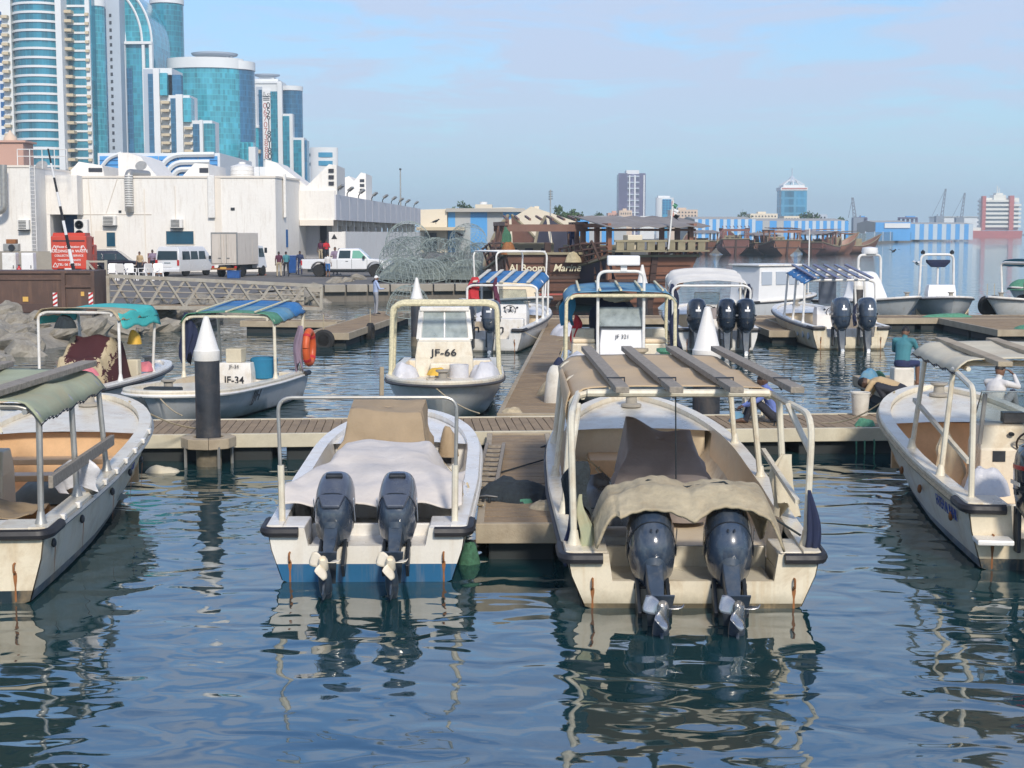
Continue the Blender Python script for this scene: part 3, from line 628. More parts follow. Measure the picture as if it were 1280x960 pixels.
# air conditioners
def aircon(label, px, py, Y, w_=.85, h_=.62, tilt=0):
    p = PY(px, py, Y); a = T('air_conditioner', label, 'air conditioner', p, tilt, 'air conditioners on the white walls')
    MB().bx(-w_ / 2, w_ / 2, -.55, .02, -h_ / 2, h_ / 2).obj('casing', 'pipe_white', a, bevel=.02); m = MB()
    for i in range(6): z = -h_ / 2 + h_ * (i + .7) / 6.6; m.bx(-w_ / 2 + .07, w_ / 2 - .2, -.575, -.552, z, z + .05)
    m.obj('grille', 'dark_metal', a); MB().bx(-w_ / 2, w_ / 2, -.5, .02, -h_ / 2 - .08, -h_ / 2 - .005).obj('bracket', 'dark_metal', a)
aircon('window air conditioner above the narrow dark window by the door', 138.5, 276, YB, 1.0, .7); aircon('window air conditioner above the wide dark window behind the white van', 222, 279.5, YB, .9, .65); aircon('small air conditioner on the wing wall beside the ladder', 31, 281, 108, .8, .7, .1)
p = PY(103, 287, 111.3); a = T('condenser_unit', 'tall twin fan condenser unit beside the blue shutter', 'air conditioner', (p.x, 111.4, p.z), 0)
MB().bx(-.5, .5, -.5, .0, -.75, .75).obj('casing', 'pipe_white', a, bevel=.03)
for z in (-.36, .36): MB().lathe([(.3, 0), (.33, .03), (.27, .03), (.24, .0), (.06, .0), (.06, .03)], 18, (-.12, -.5, z), Matrix.Rotation(pi / 2, 3, 'X')).obj('fan_guard', 'dark_metal', a)
# tank and screens on the roof
p = PY(303, 221, 122); tk = T('roof_tank', 'white round water tank on the flat roof', 'water tank', (p.x, 122, bz(223) + QZ - .3))
MB().lathe([(.9, 0), (.95, .3), (.95, 1.5), (.9, 1.62), (.3, 1.8), (.28, 1.95), (0.01, 1.95)], 24).obj('tank_body', 'pipe_white', tk, smooth=True)
m = MB()
for i in range(5): m.lathe([(.945, .3 + i * .3), (.985, .34 + i * .3), (.945, .38 + i * .3)], 24)
m.obj('tank_rib', 'pipe_white', tk, smooth=True)
p = PY(329, 222, 124); tk = T('roof_screen', 'pale blue panelled screen on the roof beside the white tank', 'screen', (p.x, 124, bz(223) + QZ - .2))
for i in range(3): MB().bx(-.9 + i * .6, -.9 + i * .6 + .57, -.02, .02, 0, 1.55).obj('panel', 'tower_white', tk)
MB().bx(-.9, .9, .03, .09, .1, .2).obj('rail', 'galv', tk); MB().bx(-.9, .9, .03, .09, 1.2, 1.3).obj('rail', 'galv', tk)
def dish(label, px, py, Y, s=.45):
    p = PY(px, py, Y); d = T('satellite_dish', label, 'satellite dish', p)
    MB().lathe([(.02, 0), (s * .5, .04), (s, .16)], 14, (0, 0, s), Matrix.Rotation(1.0, 3, 'X')).obj('reflector', 'galv', d, smooth=True); MB().tube([(0, 0, -.6), (0, .05, s)], .05, 5).obj('mast', 'dark_metal', d)
dish('satellite dish on the roof by the spiral duct', 177, 216, YB + 2); dish('small satellite dish on the low roof beside the ladder', 53, 216, 112)
for x_, lab in ((22, 'white antenna frame on the wing roof edge'),):
    p = PY(x_, 204, 109); d = T('roof_railing', lab, 'railing', p); m = MB()
    for i in range(5): m.tube([(i * .9, 0, -.4), (i * .9, 0, 1.)], .035, 5)
    m.tube([(0, 0, 1), (3.6, 0, 1)], .035, 5); m.tube([(0, 0, .5), (3.6, 0, .5)], .03, 5); m.obj('rail', 'pipe_white', d)
p = PY(14, 178, 190); d = T('pink_roof_structure', 'pinkish roof structure with railings behind the wing roof', 'building', (p.x, 190, QZ))
z1 = p.z - QZ; MB().bx(-2.2, 1.5, 0, 4, 0, z1).obj('wall', 'pink_wall', d); MB().bx(-2.6, 1.9, -.3, 4.3, z1, z1 + .25).obj('slab', 'pink_wall', d); MB().lathe([(.9, 0), (.8, .5), (.3, 1.0), (.05, 1.4)], 12, (-.6, 1.5, z1 + .25)).obj('dome', 'beige_wall', d, smooth=True)
# low cream wall in front of the arcade
wl = T('cream_yard_wall', 'plain cream wall behind the pickup truck', 'wall', (0, 0, QZ))
a, b = PY(430, 312, 112), PY(524, 300, 165); h_ = PY(430, 289.5, 112).z - QZ
MB().bar((a.x, 112, h_ / 2), (b.x, 165, h_ / 2 + .0), .25, h_).obj('wall_slab', 'wall_white', wl); MB().bx(a.x - 1.1, a.x + .1, 111.8, 112.05, 0, h_ - .02).obj('wall_return', 'wall_white', wl)
MB().prism([(-.22, 0), (.22, 0), (0, .38)], -.02, 0, 'y').obj('warning_triangle', 'letter_black', wl, loc=(a.x - .7, 111.79, h_ - .55))
# ---------------------------------------------------------------- far shore, sheds, towers, cranes, ship
class FB(TW):
    pass
def winrows(t, mat, a, b, top, bot, cols, rows, fw=.55, fh=.5, y0=-.15, dep=.3):
    first = None; x0, x1, z0, z1 = t.x(a), t.x(b), t.z(bot), t.z(top); cw, ch = (x1 - x0) / cols, (z1 - z0) / rows
    for i in range(cols):
        for j in range(rows):
            if first is None: c = first = MB().bx(-cw * fw / 2, cw * fw / 2, 0, dep, 0, ch * fh).obj('window', mat, t.o)
            else: c = first.copy(); COL.objects.link(c); c.parent = t.o
            c.location = (x0 + (i + .5) * cw, y0, z0 + (j + .3) * ch)
# striped quayside sheds
def striped(label, Y, a, b, top, bot, n, first_blue=True, m1='sky_blue_panel', m2='stripe_pale', skew=0, roofm='roof_grey', seam=True):
    t = FB('striped_warehouse', label, 'warehouse', Y, 290); xa, xb = t.x(a), t.x(b); zt = t.z(top)
    MB().prism([(0, 0), (30, 0), (30, zt * .98), (15, zt * 1.12), (0, zt)], xa, xb, 'x').obj('hall', roofm, t.o)
    for i in range(n):
        MB().bx(xa + (xb - xa) * i / n, xa + (xb - xa) * (i + 1) / n - .02, -.35, -.02, t.z(bot) if bot else 0, zt).obj('wall_panel', m1 if (i % 2 == 0) == first_blue else m2, t.o)
    return t
t = striped('long blue and white striped shed behind the far dhows, left part', 330, 868, 944, 274, None, 17, False)
t = striped('grey striped shed between the two blue sheds on the far quay', 332, 944, 988, 276, None, 5, True, 'sky_blue_panel', 'grey_panel')
t = striped('blue and white striped shed right of the grey shed on the far quay', 334, 988, 1060, 276, None, 16, False)
t = striped('distant blue shed with white stripes beside the harbour wall', 560, 1094, 1138, 278, None, 8, True, 'sky_blue_panel', 'sky_blue_panel'); MB().bx(t.x(1105), t.x(1137), -.8, -.4, t.z(285), t.z(279)).obj('white_band', 'tower_white', t.o)
t = striped('pale striped shed at the far end of the harbour wall', 640, 1138, 1216, 280, None, 14, True)
t = striped('blue and grey shed behind the big white gabled shed', 300, 690, 783, 273, None, 6, True, 'sky_blue_panel', 'grey_panel')
# the blue and grey hall beside the arcade
t = FB('blue_panel_warehouse', 'cream warehouse with blue and grey door panels beyond the arcade', 'warehouse', 225, 280)
MB().prism([(t.x(525), 0), (t.x(525), t.z(262)), (t.x(640), t.z(259)), (t.x(690), t.z(270)), (t.x(690), 0)], .5, 40).obj('hall', 'cream_shed', t.o)
MB().bx(t.x(558), t.x(656), -1.2, 40, t.z(265), t.z(260.5)).obj('roof_edge', 'roof_grey', t.o)
for a, b, m in ((560, 569, 'sky_blue_panel'), (569, 588, 'grey_panel'), (588, 609, 'sky_blue_panel'), (609, 629, 'grey_panel'), (629, 653, 'sky_blue_panel')): t.box('door_panel', m, a, b, 265.2, None, .1, .6)
t.box('front_wall', 'cream_shed', 525, 559, 262, None, -.5, .4); t.box('awning', 'balcony_tan', 523, 582, 284, 288, -5, .2); t.box('opening', 'dark_recess', 531, 546, 291, None, -.8, .3)
t = FB('gabled_white_shed', 'large pale gabled shed behind the first wooden dhow', 'warehouse', 200, 280)
MB().prism([(t.x(636), 0), (t.x(636), t.z(275)), (t.x(664), t.z(258)), (t.x(720), t.z(277)), (t.x(720), 0)], 0, 40).obj('hall', 'cream_shed', t.o); t.box('vent', 'cream_shed', 668, 674, 257.6, 262, 1, 3)
t = FB('small_domed_house', 'small cream house with a white roof dome above the warehouse', 'building', 290, 260)
t.box('wall', 'cream_shed', 594, 615, 255.5, None, 0, 10); t.cyl('dome', 'tower_white', 599, 609, 252, 256, 2)
# towers and blocks far off
t = FB('purple_tower', 'slim purple grey tower with pale vertical bays and a white crown', 'tower', 900, 250)
t.box('core', GL_PUR, 773.5, 806.5, 217.5, None, 0, 18); t.box('edge', 'purple_glass', 773, 784, 216.5, None, -.4, 3); t.box('edge', 'purple_glass', 799, 806.8, 216.5, None, -.4, 3); t.box('crown', 'tower_white', 783, 799, 212.5, 217.6, 2, 14); t.box('bay', 'tower_white', 792.5, 794.3, 219, None, -1., 2); t.box('bay', 'tower_white', 804, 805.6, 219, None, -.9, 2); t.box('bay', 'tower_white', 786, 787.4, 219, None, -1., 2)
z = 4
while z < t.z(219): MB().bx(t.x(784), t.x(799), -.6, .4, z, z + .7).obj('floor_band', 'tower_grey', t.o); z += 3.6
t = FB('round_pale_block', 'pale rounded block with blue windows right of the purple tower', 'building', 800, 265)
t.cyl('body', 'tower_white', 820, 843, 247, None, 0, .6); t.box('cap', 'tower_white', 823, 838, 244.5, 247.5, 3, 8); t.box('glass_bay', 'pale_blue_glass', 828, 839, 249, None, -.6, 4); winrows(t, 'blue_glass', 828, 839, 249, 268, 3, 6, y0=-.9)
def block(label, Y, a, b, top, mat, cols, rows, extra=None, wm='dark_recess'):
    t = FB('low_apartment_block', label, 'building', Y, 275); t.box('wall', mat, a, b, top, None, 0, 12); winrows(t, wm, a + 1, b - 1, top + 1.5, 280, cols, rows, .4, .45, -.1)
    if extra: t.box('stair_head', mat, a + (b - a) * .3, a + (b - a) * .6, top - 2.5, top + .1, 2, 6)
    return t
block('pinkish low block at the foot of the purple tower', 700, 760, 778, 266, 'pink_wall', 5, 3, 1); block('cream low block with arches left of the purple tower base', 690, 774, 790, 263, 'beige_wall', 5, 3, 1); block('small pale block right of the purple tower base', 720, 800, 818, 270, 'tower_white', 5, 2); block('beige block with turrets right of the round pale block', 640, 838, 872, 262, 'beige_wall', 8, 4, 1)
block('white roofed block beside the left tree group', 420, 712, 737, 270, 'cream_shed', 6, 2); block('pale low block left of the blue pyramid tower', 650, 938, 972, 267, 'cream_shed', 8, 3, 1); block('cream block at the foot of the blue pyramid tower', 600, 980, 1000, 270, 'cream_shed', 5, 2); block('blue grey low block right of the pyramid tower', 620, 1015, 1034, 268, 'tower_grey', 4, 2)
t = FB('blue_pyramid_tower', 'blue glass tower with a red banded crown and open pyramid spire', 'tower', 780, 260)
t.box('glass_body', GL_FAR, 976.5, 1008.5, 238, None, 0, 13); t.box('crown', 'tower_white', 975.5, 1009, 234, 238, -.4, 13.4); t.box('crown_band', 'ship_red', 977, 1008, 235.2, 236.4, -.6, 0); t.box('crown', 'tower_white', 979, 1006, 231, 234, 1, 12)
ap = Vector((t.x(992.3), 6.5, t.z(221.5))); m = MB()
for sx in (979, 992, 1006):
    for y in (1, 12): m.bar((t.x(sx), y, t.z(231.5)), ap, .5)
m.obj('pyramid_frame', 'tower_white', t.o); MB().lathe([(2.6, 0), (1.6, 2), (.2, 3.4)], 8, (ap.x, ap.y, t.z(227))).obj('lantern', 'tower_grey', t.o); MB().tube([ap, ap + Vector((0, 0, 5))], .25, 5).obj('spire', 'tower_grey', t.o)
# container cranes and slewing jibs
def crane(label, Y, px, top, base, lean, w_=1.1):
    t = FB('harbour_crane', label, 'crane', Y, 275); a = Vector((t.x(px), 0, 0)); b = Vector((t.x(px + lean), 0, t.z(top))); m = MB()
    n = 12; off = Vector((w_, 0, 0)); 
    for s in (-1, 1): m.bar(a + off * s, b + off * s * .3, .45)
    for i in range(n): m.bar(a.lerp(b, i / n) + off * (1 if i % 2 else -1) * (1 - .7 * i / n), a.lerp(b, (i + 1) / n) + off * (-1 if i % 2 else 1) * (1 - .7 * (i + 1) / n), .3)
    m.obj('jib', 'crane_steel', t.o); MB().bx(a.x - w_ * 2.2, a.x + w_ * 2.2, -2, 2, 0, t.z(base)).obj('cab', 'crane_steel', t.o); m = MB()
    for s in (-1, 1): m.bar((a.x + s * 3, 0, 0), (a.x + s * 1.2, 0, t.z(base) + 1), .5)
    m.obj('portal_frame', 'crane_steel', t.o); MB().tube([b, (a.x - w_ * 4, 0, t.z(base))], .12, 4).obj('stay', 'crane_steel', t.o)
crane('leaning jib crane left of the pale harbour shed', 700, 1072, 247, 272, -7); crane('tall jib crane left of the pair at the harbour', 900, 1174, 236, 270, 7); crane('shorter jib crane right of the pair at the harbour', 900, 1199, 241, 272, 6)
for lab, a, b in (('blue gantry with portal legs beside the leaning crane', 1070, 1083), ('blue gantry machinery above the distant blue shed', 1124, 1146)):
    t = FB('gantry', lab, 'gantry', 700, 275); m = MB(); n = 5
    for i in range(n): x = t.x(a) + (t.x(b) - t.x(a)) * i / (n - 1); m.bx(x - .5, x + .5, 0, 1, 0, t.z(272))
    m.obj('portal_frame', 'purple_glass', t.o); t.box('deck', 'purple_glass', a, b, 271.5, 273.5, -1, 3); t.box('machine_house', 'sky_blue_panel', a + (b - a) * .4, b - 2, 270, 271.6, 0, 2)
# harbour wall with glass fence
t = FB('harbour_fence', 'green glass fence on the long harbour wall', 'fence', 0, 290)
t.o.location = (0, 0, QZ); A_ = [(112, 471), (300, 1001)]
for i in range(20):
    f0, f1 = i / 20, (i + .97) / 20; a = Vector((*A_[0], 0)).lerp(Vector((*A_[1], 0)), f0); b = Vector((*A_[0], 0)).lerp(Vector((*A_[1], 0)), f1)
    m = MB().bar((a.x, a.y + .5, 1.6), (b.x, b.y + .5, 1.6), .06, 3.2); m.obj('glass_panel', 'fence_glass', t.o); MB().bx(a.x - .2, a.x + .1, a.y + .3, a.y + .6, 0, 3.4).obj('post', 'tower_grey', t.o)
for i in range(10):
    x0 = 81 + i * 3.1; MB().bar((x0, 402 + i * 6.8, 1.4), (x0 + 3, 408.5 + i * 6.8, 1.4), .06, 2.8).obj('glass_panel', 'fence_glass', t.o)
# white ferry-like block ship at the right edge
t = FB('offshore_vessel', 'red hulled vessel with a stacked white deckhouse between two red columns', 'ship', 1150, 290); t.o.location.z = 0
zz_ = lambda py: PY(300, py, 1150).z
MB().loft([[(x_, y, 0), (x_ + (-1 if k == 0 else 1), y, zz_(288))] for k, (x_, y) in enumerate(((t.x(1211), 0), (t.x(1278), 0)))] and [[(t.x(1212), 0, -1), (t.x(1277), 0, -1), (t.x(1277), 25, -1), (t.x(1212), 25, -1)], [(t.x(1210), -.5, zz_(288.5)), (t.x(1278), -.5, zz_(288.5)), (t.x(1278), 25, zz_(288.5)), (t.x(1210), 25, zz_(288.5))]]).obj('hull', 'ship_red', t.o)
def vb(n, mat, a, b, top, bot, y0, y1): MB().bx(t.x(a), t.x(b), y0, y1, zz_(bot), zz_(top)).obj(n, mat, t.o)
vb('column', 'ship_red', 1227, 1231.5, 245, 288, 0, 4); vb('column', 'ship_red', 1261, 1266.5, 244.5, 288, 0, 4); vb('core', 'ship_white', 1233, 1276, 247, 288, 6, 20)
for i in range(7): vb('deck', 'ship_white', 1231, 1276.5 - (i == 0) * 6, 249.5 + i * 5.3, 252.3 + i * 5.3, 1.5, 20); vb('window_band', 'tower_grey', 1233, 1275, 252.4 + i * 5.3, 254.7 + i * 5.3, 5.4, 6.1)
vb('bridge', 'ship_white', 1243, 1258, 243.5, 249.5, 4, 14); vb('bridge', 'ship_white', 1246, 1255, 241, 243.6, 5, 12); MB().tube([(t.x(1249), 8, zz_(241)), (t.x(1249), 8, zz_(232))], .35, 5).obj('mast', 'ship_white', t.o); MB().tube([(t.x(1251.5), 8, zz_(241)), (t.x(1251.5), 8, zz_(234))], .3, 5).obj('mast', 'ship_white', t.o)
vb('lower_house', 'ship_white', 1214, 1228, 284.5, 288.6, 1, 12)
t = FB('pale_harbour_shed', 'long pale flat shed behind the red columned vessel', 'warehouse', 1500, 280); t.box('hall', 'tower_white', 1172, 1226, 271.5, None, 0, 30); t.box('roof', 'roof_grey', 1171, 1227, 270.5, 271.6, -1, 31)
# lamp post and masts
t = FB('light_mast', 'tall thin lighting mast behind the white arcade', 'lamp post', 200, 290); MB().tube([(t.x(501), 0, 0), (t.x(501), 0, t.z(212))], [.14, .08], 6).obj('mast', 'galv', t.o); t.box('lamp_head', 'dark_metal', 499.7, 502.3, 210.5, 212.5, -.2, .2)
t = FB('radio_mast', 'thin radio mast above the first wooden dhow', 'mast', 150, 290); MB().tube([(t.x(688), 0, 0), (t.x(688), 0, t.z(237))], .07, 5).obj('pole', 'galv', t.o); m = MB()
for k in range(4): m.bar((t.x(688) - .2, 0, t.z(240 + k * 3)), (t.x(688) + .22, 0, t.z(239.4 + k * 3)), .08)
m.obj('antenna', 'dark_metal', t.o)
# trees: trunk, limbs and a crown of many small leaf clumps
def tree(name, label, loc, h, wd, n=900, leaf='leaf_mid', group=None):
    t = T(name, label, 'tree', loc, RN.uniform(0, 6), group); m = MB(); m.tube([(0, 0, 0), (.02 * h, 0, h * .25), (0, .02 * h, h * .55)], [h * .035, h * .028, h * .012], 7); L = []
    for k in range(6):
        a = k * 1.05 + RN.random(); e = Vector((cos(a) * wd * .33, sin(a) * wd * .33, h * RN.uniform(.6, .88))); L.append(e); m.tube([(0, 0, h * RN.uniform(.2, .4)), e * .6 + Vector((0, 0, h * .1)), e], [h * .016, h * .01, h * .004], 5)
    m.obj('trunk', 'trunk', t, smooth=True); c = MB(); L += [Vector((0, 0, h * .9)), Vector((0, 0, h * .6))]
    for i in range(n):
        k = RN.choice(L); d = Vector((RN.gauss(0, 1), RN.gauss(0, 1), RN.gauss(0, .8))); d = d.normalized() * (RN.random() ** .5) * wd * RN.uniform(.17, .26); q = k + Vector((d.x, d.y, d.z * .75 * h / wd if h < wd * 1.5 else d.z))
        s = wd * RN.uniform(.03, .06); R = Euler((RN.uniform(0, 6), RN.uniform(0, 6), 0)).to_matrix(); c.m = i % 2
        c.add([q + R @ Vector(v) * s for v in ((-1, -.5, 0), (0, -.7, .25), (1, -.2, 0), (.6, .7, .2), (-.5, .6, -.1))], [(0, 1, 2, 3, 4)])
    c.obj('crown', ['leaf_dark', leaf], t, fix=False)
def ptree(name, label, px, top, Y, wpx, n=700, leaf='leaf_mid', hmul=1.):
    p = PY(px, top, Y); z0 = p.z - (p.z - QZ); tree(name, label, (p.x, Y, QZ), (p.z - QZ) * 1.0, wpx * Y / F, n, leaf)
ptree('round_tree', 'dense round tree behind the gabled pale shed', 698, 256, 260, 26, 1500); ptree('round_tree', 'smaller tree right of the dense round tree', 716, 262, 270, 26, 900); ptree('round_tree', 'dark tree showing above the blue warehouse roof', 577, 251, 300, 30, 900); ptree('round_tree', 'dark tree clump left of the pinkish low block', 748, 266, 420, 24, 900); ptree('round_tree', 'dark tree behind the left striped shed', 930, 263, 420, 20, 700); ptree('round_tree', 'dark tree at the foot of the blue pyramid tower', 1012, 266, 500, 26, 700); ptree('round_tree', 'dark bush tree at the right end of the striped sheds', 1051, 271, 500, 18, 600); ptree('round_tree', 'low tree just right of the cream shed roofline', 735, 270, 330, 20, 600)
# ---------------------------------------------------------------- vehicles and gear on the quay
def wheel(par, x, y, z, r, wd, rim=.6, M=None):
    """wheel with its axle along local x"""
    MX = Matrix.Rotation(pi / 2, 3, 'Y')
    t = MB().lathe([(r * rim, -wd / 2), (r * .93, -wd / 2), (r, -wd * .36), (r, wd * .36), (r * .93, wd / 2), (r * rim, wd / 2)], 22, (0, 0, 0), MX).obj('wheel', 'tyre', par, smooth=True, loc=(x, y, z))
    g = MB().lathe([(.02, -wd * .42), (r * .2, -wd * .42), (r * .25, -wd * .3), (r * rim * .9, -wd * .36), (r * rim, -wd * .5), (r * rim, wd * .5), (r * rim * .9, wd * .36), (r * .25, wd * .3), (r * .2, wd * .42), (.02, wd * .42)], 18, (0, 0, 0), MX)
    g.obj('rim', 'chrome', t, smooth=True); return t
def side_profile(pts, arches, wd):
    """outline in (y, z), arches cut from the bottom as (yc, r); extruded across x"""
    return pts
def arch_pts(yc, r, z0, k=9):
    a0 = math.asin(min(1, z0 / r)) if r > z0 else 0
    return [(yc + r * cos(q), z0 + r * sin(q) * .92) for q in [pi - pi * i / k for i in range(k + 1)]]
# pickup, side-on, nose to the right: local +y is its nose, rz turns it to world +x
p = PY(424, 350, 101); pk = T('pickup_truck', 'white four door pickup truck parked side-on by the quay edge', 'pickup truck', (p.x + .55, 101, QZ), -pi / 2 + .02)
W2 = .98
low = [(-3.0, .62), (-3.0, 1.17)] + [(-.62, 1.2), (1.72, 1.2), (2.75, 1.12), (2.98, .98), (3.02, .62), (2.9, .5)] + list(reversed(arch_pts(1.95, .55, .5))) + list(reversed(arch_pts(-1.8, .55, .5))) + [(-2.9, .52)]
MB().prism(low, -W2, W2, 'x').obj('body', 'van_white', pk, bevel=.05)
def ring(z, y0, y1, w_): return [(-w_, y0, z), (w_, y0, z), (w_, y1, z), (-w_, y1, z)]
MB().loft([ring(1.19, -.62, 1.62, .95), ring(1.5, -.6, 1.3, .88), ring(1.84, -.5, .92, .78), ring(1.9, -.4, .82, .72)]).obj('cab', 'van_white', pk, bevel=.04)
for s in (-1, 1):
    def wp(y0, y1, y2, y3, nm='side_window', mat='green_glass'):
        f = lambda z: .95 - (z - 1.19) * (.17 / .65) + .012
        MB().add([(s * f(1.24), y0, 1.24), (s * f(1.24), y1, 1.24), (s * f(1.76), y2, 1.76), (s * f(1.76), y3, 1.76)], [(0, 1, 2, 3)]).obj(nm, mat, pk, solid=.01)
    wp(.42, 1.42, .92, .46); wp(-.5, .3, .32, -.42, mat='car_glass')
    MB().bx(s * .985, s * 1.0, -.02, .16, 1.02, 1.06).obj('door_handle', 'dark_metal', pk); MB().box((s * 1.1, 1.22, 1.3), (.2, .16, .2)).obj('mirror', 'dark_metal', pk, bevel=.03)
    MB().bx(s * .93, s * .995, -3.02, -2.93, .78, 1.1).obj('tail_lamp', 'lamp_red', pk)
    for y in (-.6, .38, 1.42): MB().bx(s * .982, s * .986, y, y + .02, .55, 1.18).obj('door_gap', 'dark_metal', pk)
    MB().bx(s * .975, s * .99, -1.15, 1.3, .42, .5).obj('step', 'dark_metal', pk)
    wheel(pk, s * .84, 1.95, .42, .43, .28); wheel(pk, s * .84, -1.8, .42, .43, .28)
MB().add([(-.88, 1.6, 1.22), (.88, 1.6, 1.22), (.76, .96, 1.8), (-.76, .96, 1.8)], [(0, 1, 2, 3)]).obj('windscreen', 'car_glass', pk, solid=.02)
MB().bx(-.95, .95, -3.16, -3.02, .5, .66).obj('bumper', 'chrome', pk, bevel=.03); MB().bx(-.95, .95, 3.0, 3.14, .48, .68).obj('bumper', 'chrome', pk, bevel=.03); MB().bx(-.84, .84, -2.9, -.7, .95, 1.19).obj('load_bed', 'dark_metal', pk)
MB().bx(-.8, .8, -2.6, 2.6, .3, .52).obj('chassis', 'dark_metal', pk)
# hatch-back van
def heading(a): return -a
p = PY(214, 346, 100); vn = T('passenger_van', 'white passenger van seen from its rear corner', 'van', (p.x - .35, 100.5, QZ), -.36); vn.scale = (1.12, 1, 1)
MB().loft([[(-.84, 0, .35), (.84, 0, .35), (.84, 0, 1.1), (.78, .06, 1.75), (.66, .12, 2.0), (-.66, .12, 2.0), (-.78, .06, 1.75), (-.84, 0, 1.1)]] + [[(-.84, y, .35), (.84, y, .35), (.84, y, 1.1), (.78, y, 1.75), (.66, y, 2.02), (-.66, y, 2.02), (-.78, y, 1.75), (-.84, y, 1.1)] for y in (.5, 3.2)] + [[(-.84, 4.0, .35), (.84, 4.0, .35), (.84, 4.0, 1.1), (.76, 3.75, 1.55), (.6, 3.55, 1.95), (-.6, 3.55, 1.95), (-.76, 3.75, 1.55), (-.84, 4.0, 1.1)], [(-.78, 4.5, .4), (.78, 4.5, .4), (.78, 4.5, .85), (.7, 4.4, .95), (.5, 4.3, 1.0), (-.5, 4.3, 1.0), (-.7, 4.4, .95), (-.78, 4.5, .85)]]).obj('body', 'van_white', vn, smooth=30, bevel=.02)
MB().add([(-.72, -.015, 1.14), (.72, -.015, 1.14), (.66, .05, 1.72), (-.66, .05, 1.72)], [(0, 1, 2, 3)]).obj('rear_window', 'car_glass', vn, solid=.02)
for s in (-1, 1):
    for y0, y1 in ((.4, 1.35), (1.45, 2.35), (2.45, 3.3)): MB().add([(s * .845, y0, 1.14), (s * .845, y1, 1.14), (s * .79, y1 - .05, 1.7), (s * .79, y0 + .05, 1.7)], [(0, 1, 2, 3)]).obj('side_window', 'car_glass', vn, solid=.012)
    MB().bx(s * .7, s * .83, -.04, .03, .75, 1.12).obj('tail_lamp', 'lamp_red', vn); wheel(vn, s * .72, .95, .32, .33, .22); wheel(vn, s * .72, 3.5, .32, .33, .22); MB().box((s * .98, 3.6, 1.25), (.18, .1, .24)).obj('mirror', 'dark_metal', vn, bevel=.02)
MB().bx(-.85, .85, -.1, .02, .32, .52).obj('bumper', 'van_white', vn, bevel=.03); MB().bx(-.3, .3, -.03, -.005, .62, .76).obj('number_plate', 'hazard_white', vn); MB().bx(-.22, .22, -.03, -.004, .9, .95).obj('handle', 'chrome', vn)
# box truck
p = PY(281, 348, 98.5); bt = T('box_truck', 'cream box truck seen from behind with closed twin rear doors', 'truck', (p.x - .1, 99, QZ), -.3)
MB().bx(-.95, .95, 0, 3.1, .82, 2.95).obj('cargo_box', 'truck_cream', bt, bevel=.03)
for s in (-1, 1):
    d = MB().bx(s * .02, s * .9, -.05, -.005, .92, 2.86).obj('rear_door', 'truck_cream', bt, bevel=.015); MB().tube([(s * .2, -.08, .95), (s * .2, -.08, 2.85)], .02, 5).obj('lock_rod', 'galv', d); MB().bx(s * .2, s * .42, -.1, -.06, 1.25, 1.3).obj('handle', 'galv', d)
    MB().bx(s * .91, s * .97, -.03, .06, .85, 2.97).obj('corner_post', 'galv', bt); MB().bx(s * .75, s * .92, -.06, 0, .62, .75).obj('tail_lamp', 'lamp_red', bt); wheel(bt, s * .72, .9, .36, .37, .3); wheel(bt, s * .74, 4.0, .36, .37, .24)
    MB().bx(s * .955, s * .965, 2.2, 2.8, 1.0, 2.5).obj('side_door', 'truck_cream', bt); MB().box((s * 1.1, 3.9, 1.75), (.16, .1, .36)).obj('mirror', 'dark_metal', bt)
MB().bx(-.95, .95, -.02, .1, 2.88, 2.98).obj('roof_rail', 'galv', bt); MB().bx(-.4, .4, -.08, 5, .45, .8).obj('chassis', 'dark_metal', bt); MB().bx(-.92, .92, -.18, -.05, .5, .62).obj('under_run_bar', 'rust', bt); MB().bx(-.22, .22, -.2, -.15, .55, .68).obj('number_plate', 'sign_yellow', bt)
MB().loft([[(-.85, 3.2, .55), (.85, 3.2, .55), (.82, 3.2, 2.1), (-.82, 3.2, 2.1)], [(-.85, 4.6, .55), (.85, 4.6, .55), (.8, 4.1, 2.05), (-.8, 4.1, 2.05)]]).obj('cab', 'van_white', bt, bevel=.05)
for s in (-1, 1): MB().add([(s * .845, 3.4, 1.3), (s * .845, 4.2, 1.3), (s * .83, 4.0, 1.9), (s * .83, 3.4, 1.9)], [(0, 1, 2, 3)]).obj('side_window', 'car_glass', bt, solid=.02)
# red waste truck
p = PY(86, 342, 90); rt = T('red_service_truck', 'red waste collection truck with white lettering on its rear', 'truck', (p.x - .1, 90.5, QZ), .14)
MB().bx(-1.05, 1.05, 0, 2.5, .75, 2.75).obj('rear_body', 'truck_red', rt, bevel=.05); MB().prism([(0, 2.74), (.3, 2.95), (2.3, 2.95), (2.5, 2.74)], -.95, .95, 'x').obj('roof', 'truck_red', rt)
for s in (-1, 1):
    for y in (2.6, 3.5): MB().bx(s * 1.0, s * .9, y, y + .1, .8, 2.7).obj('rack_post', 'truck_red', rt)
    for z in (2.6, 2.1, 1.5): MB().bx(s * 1.0, s * .93, 2.52, 3.7, z, z + .1).obj('rack_rail', 'truck_red', rt)
    wheel(rt, s * .8, .8, .42, .42, .3); wheel(rt, s * .8, 3.9, .42, .42, .28)
MB().bx(-.98, .98, 2.55, 3.6, .75, 1.5).obj('side_bin', 'truck_red', rt); MB().bx(-1., 1., 3.7, 5, .6, 2.2).obj('cab', 'truck_red', rt, bevel=.08); MB().bx(-.5, .5, .1, 4.6, .45, .76).obj('chassis', 'dark_metal', rt)
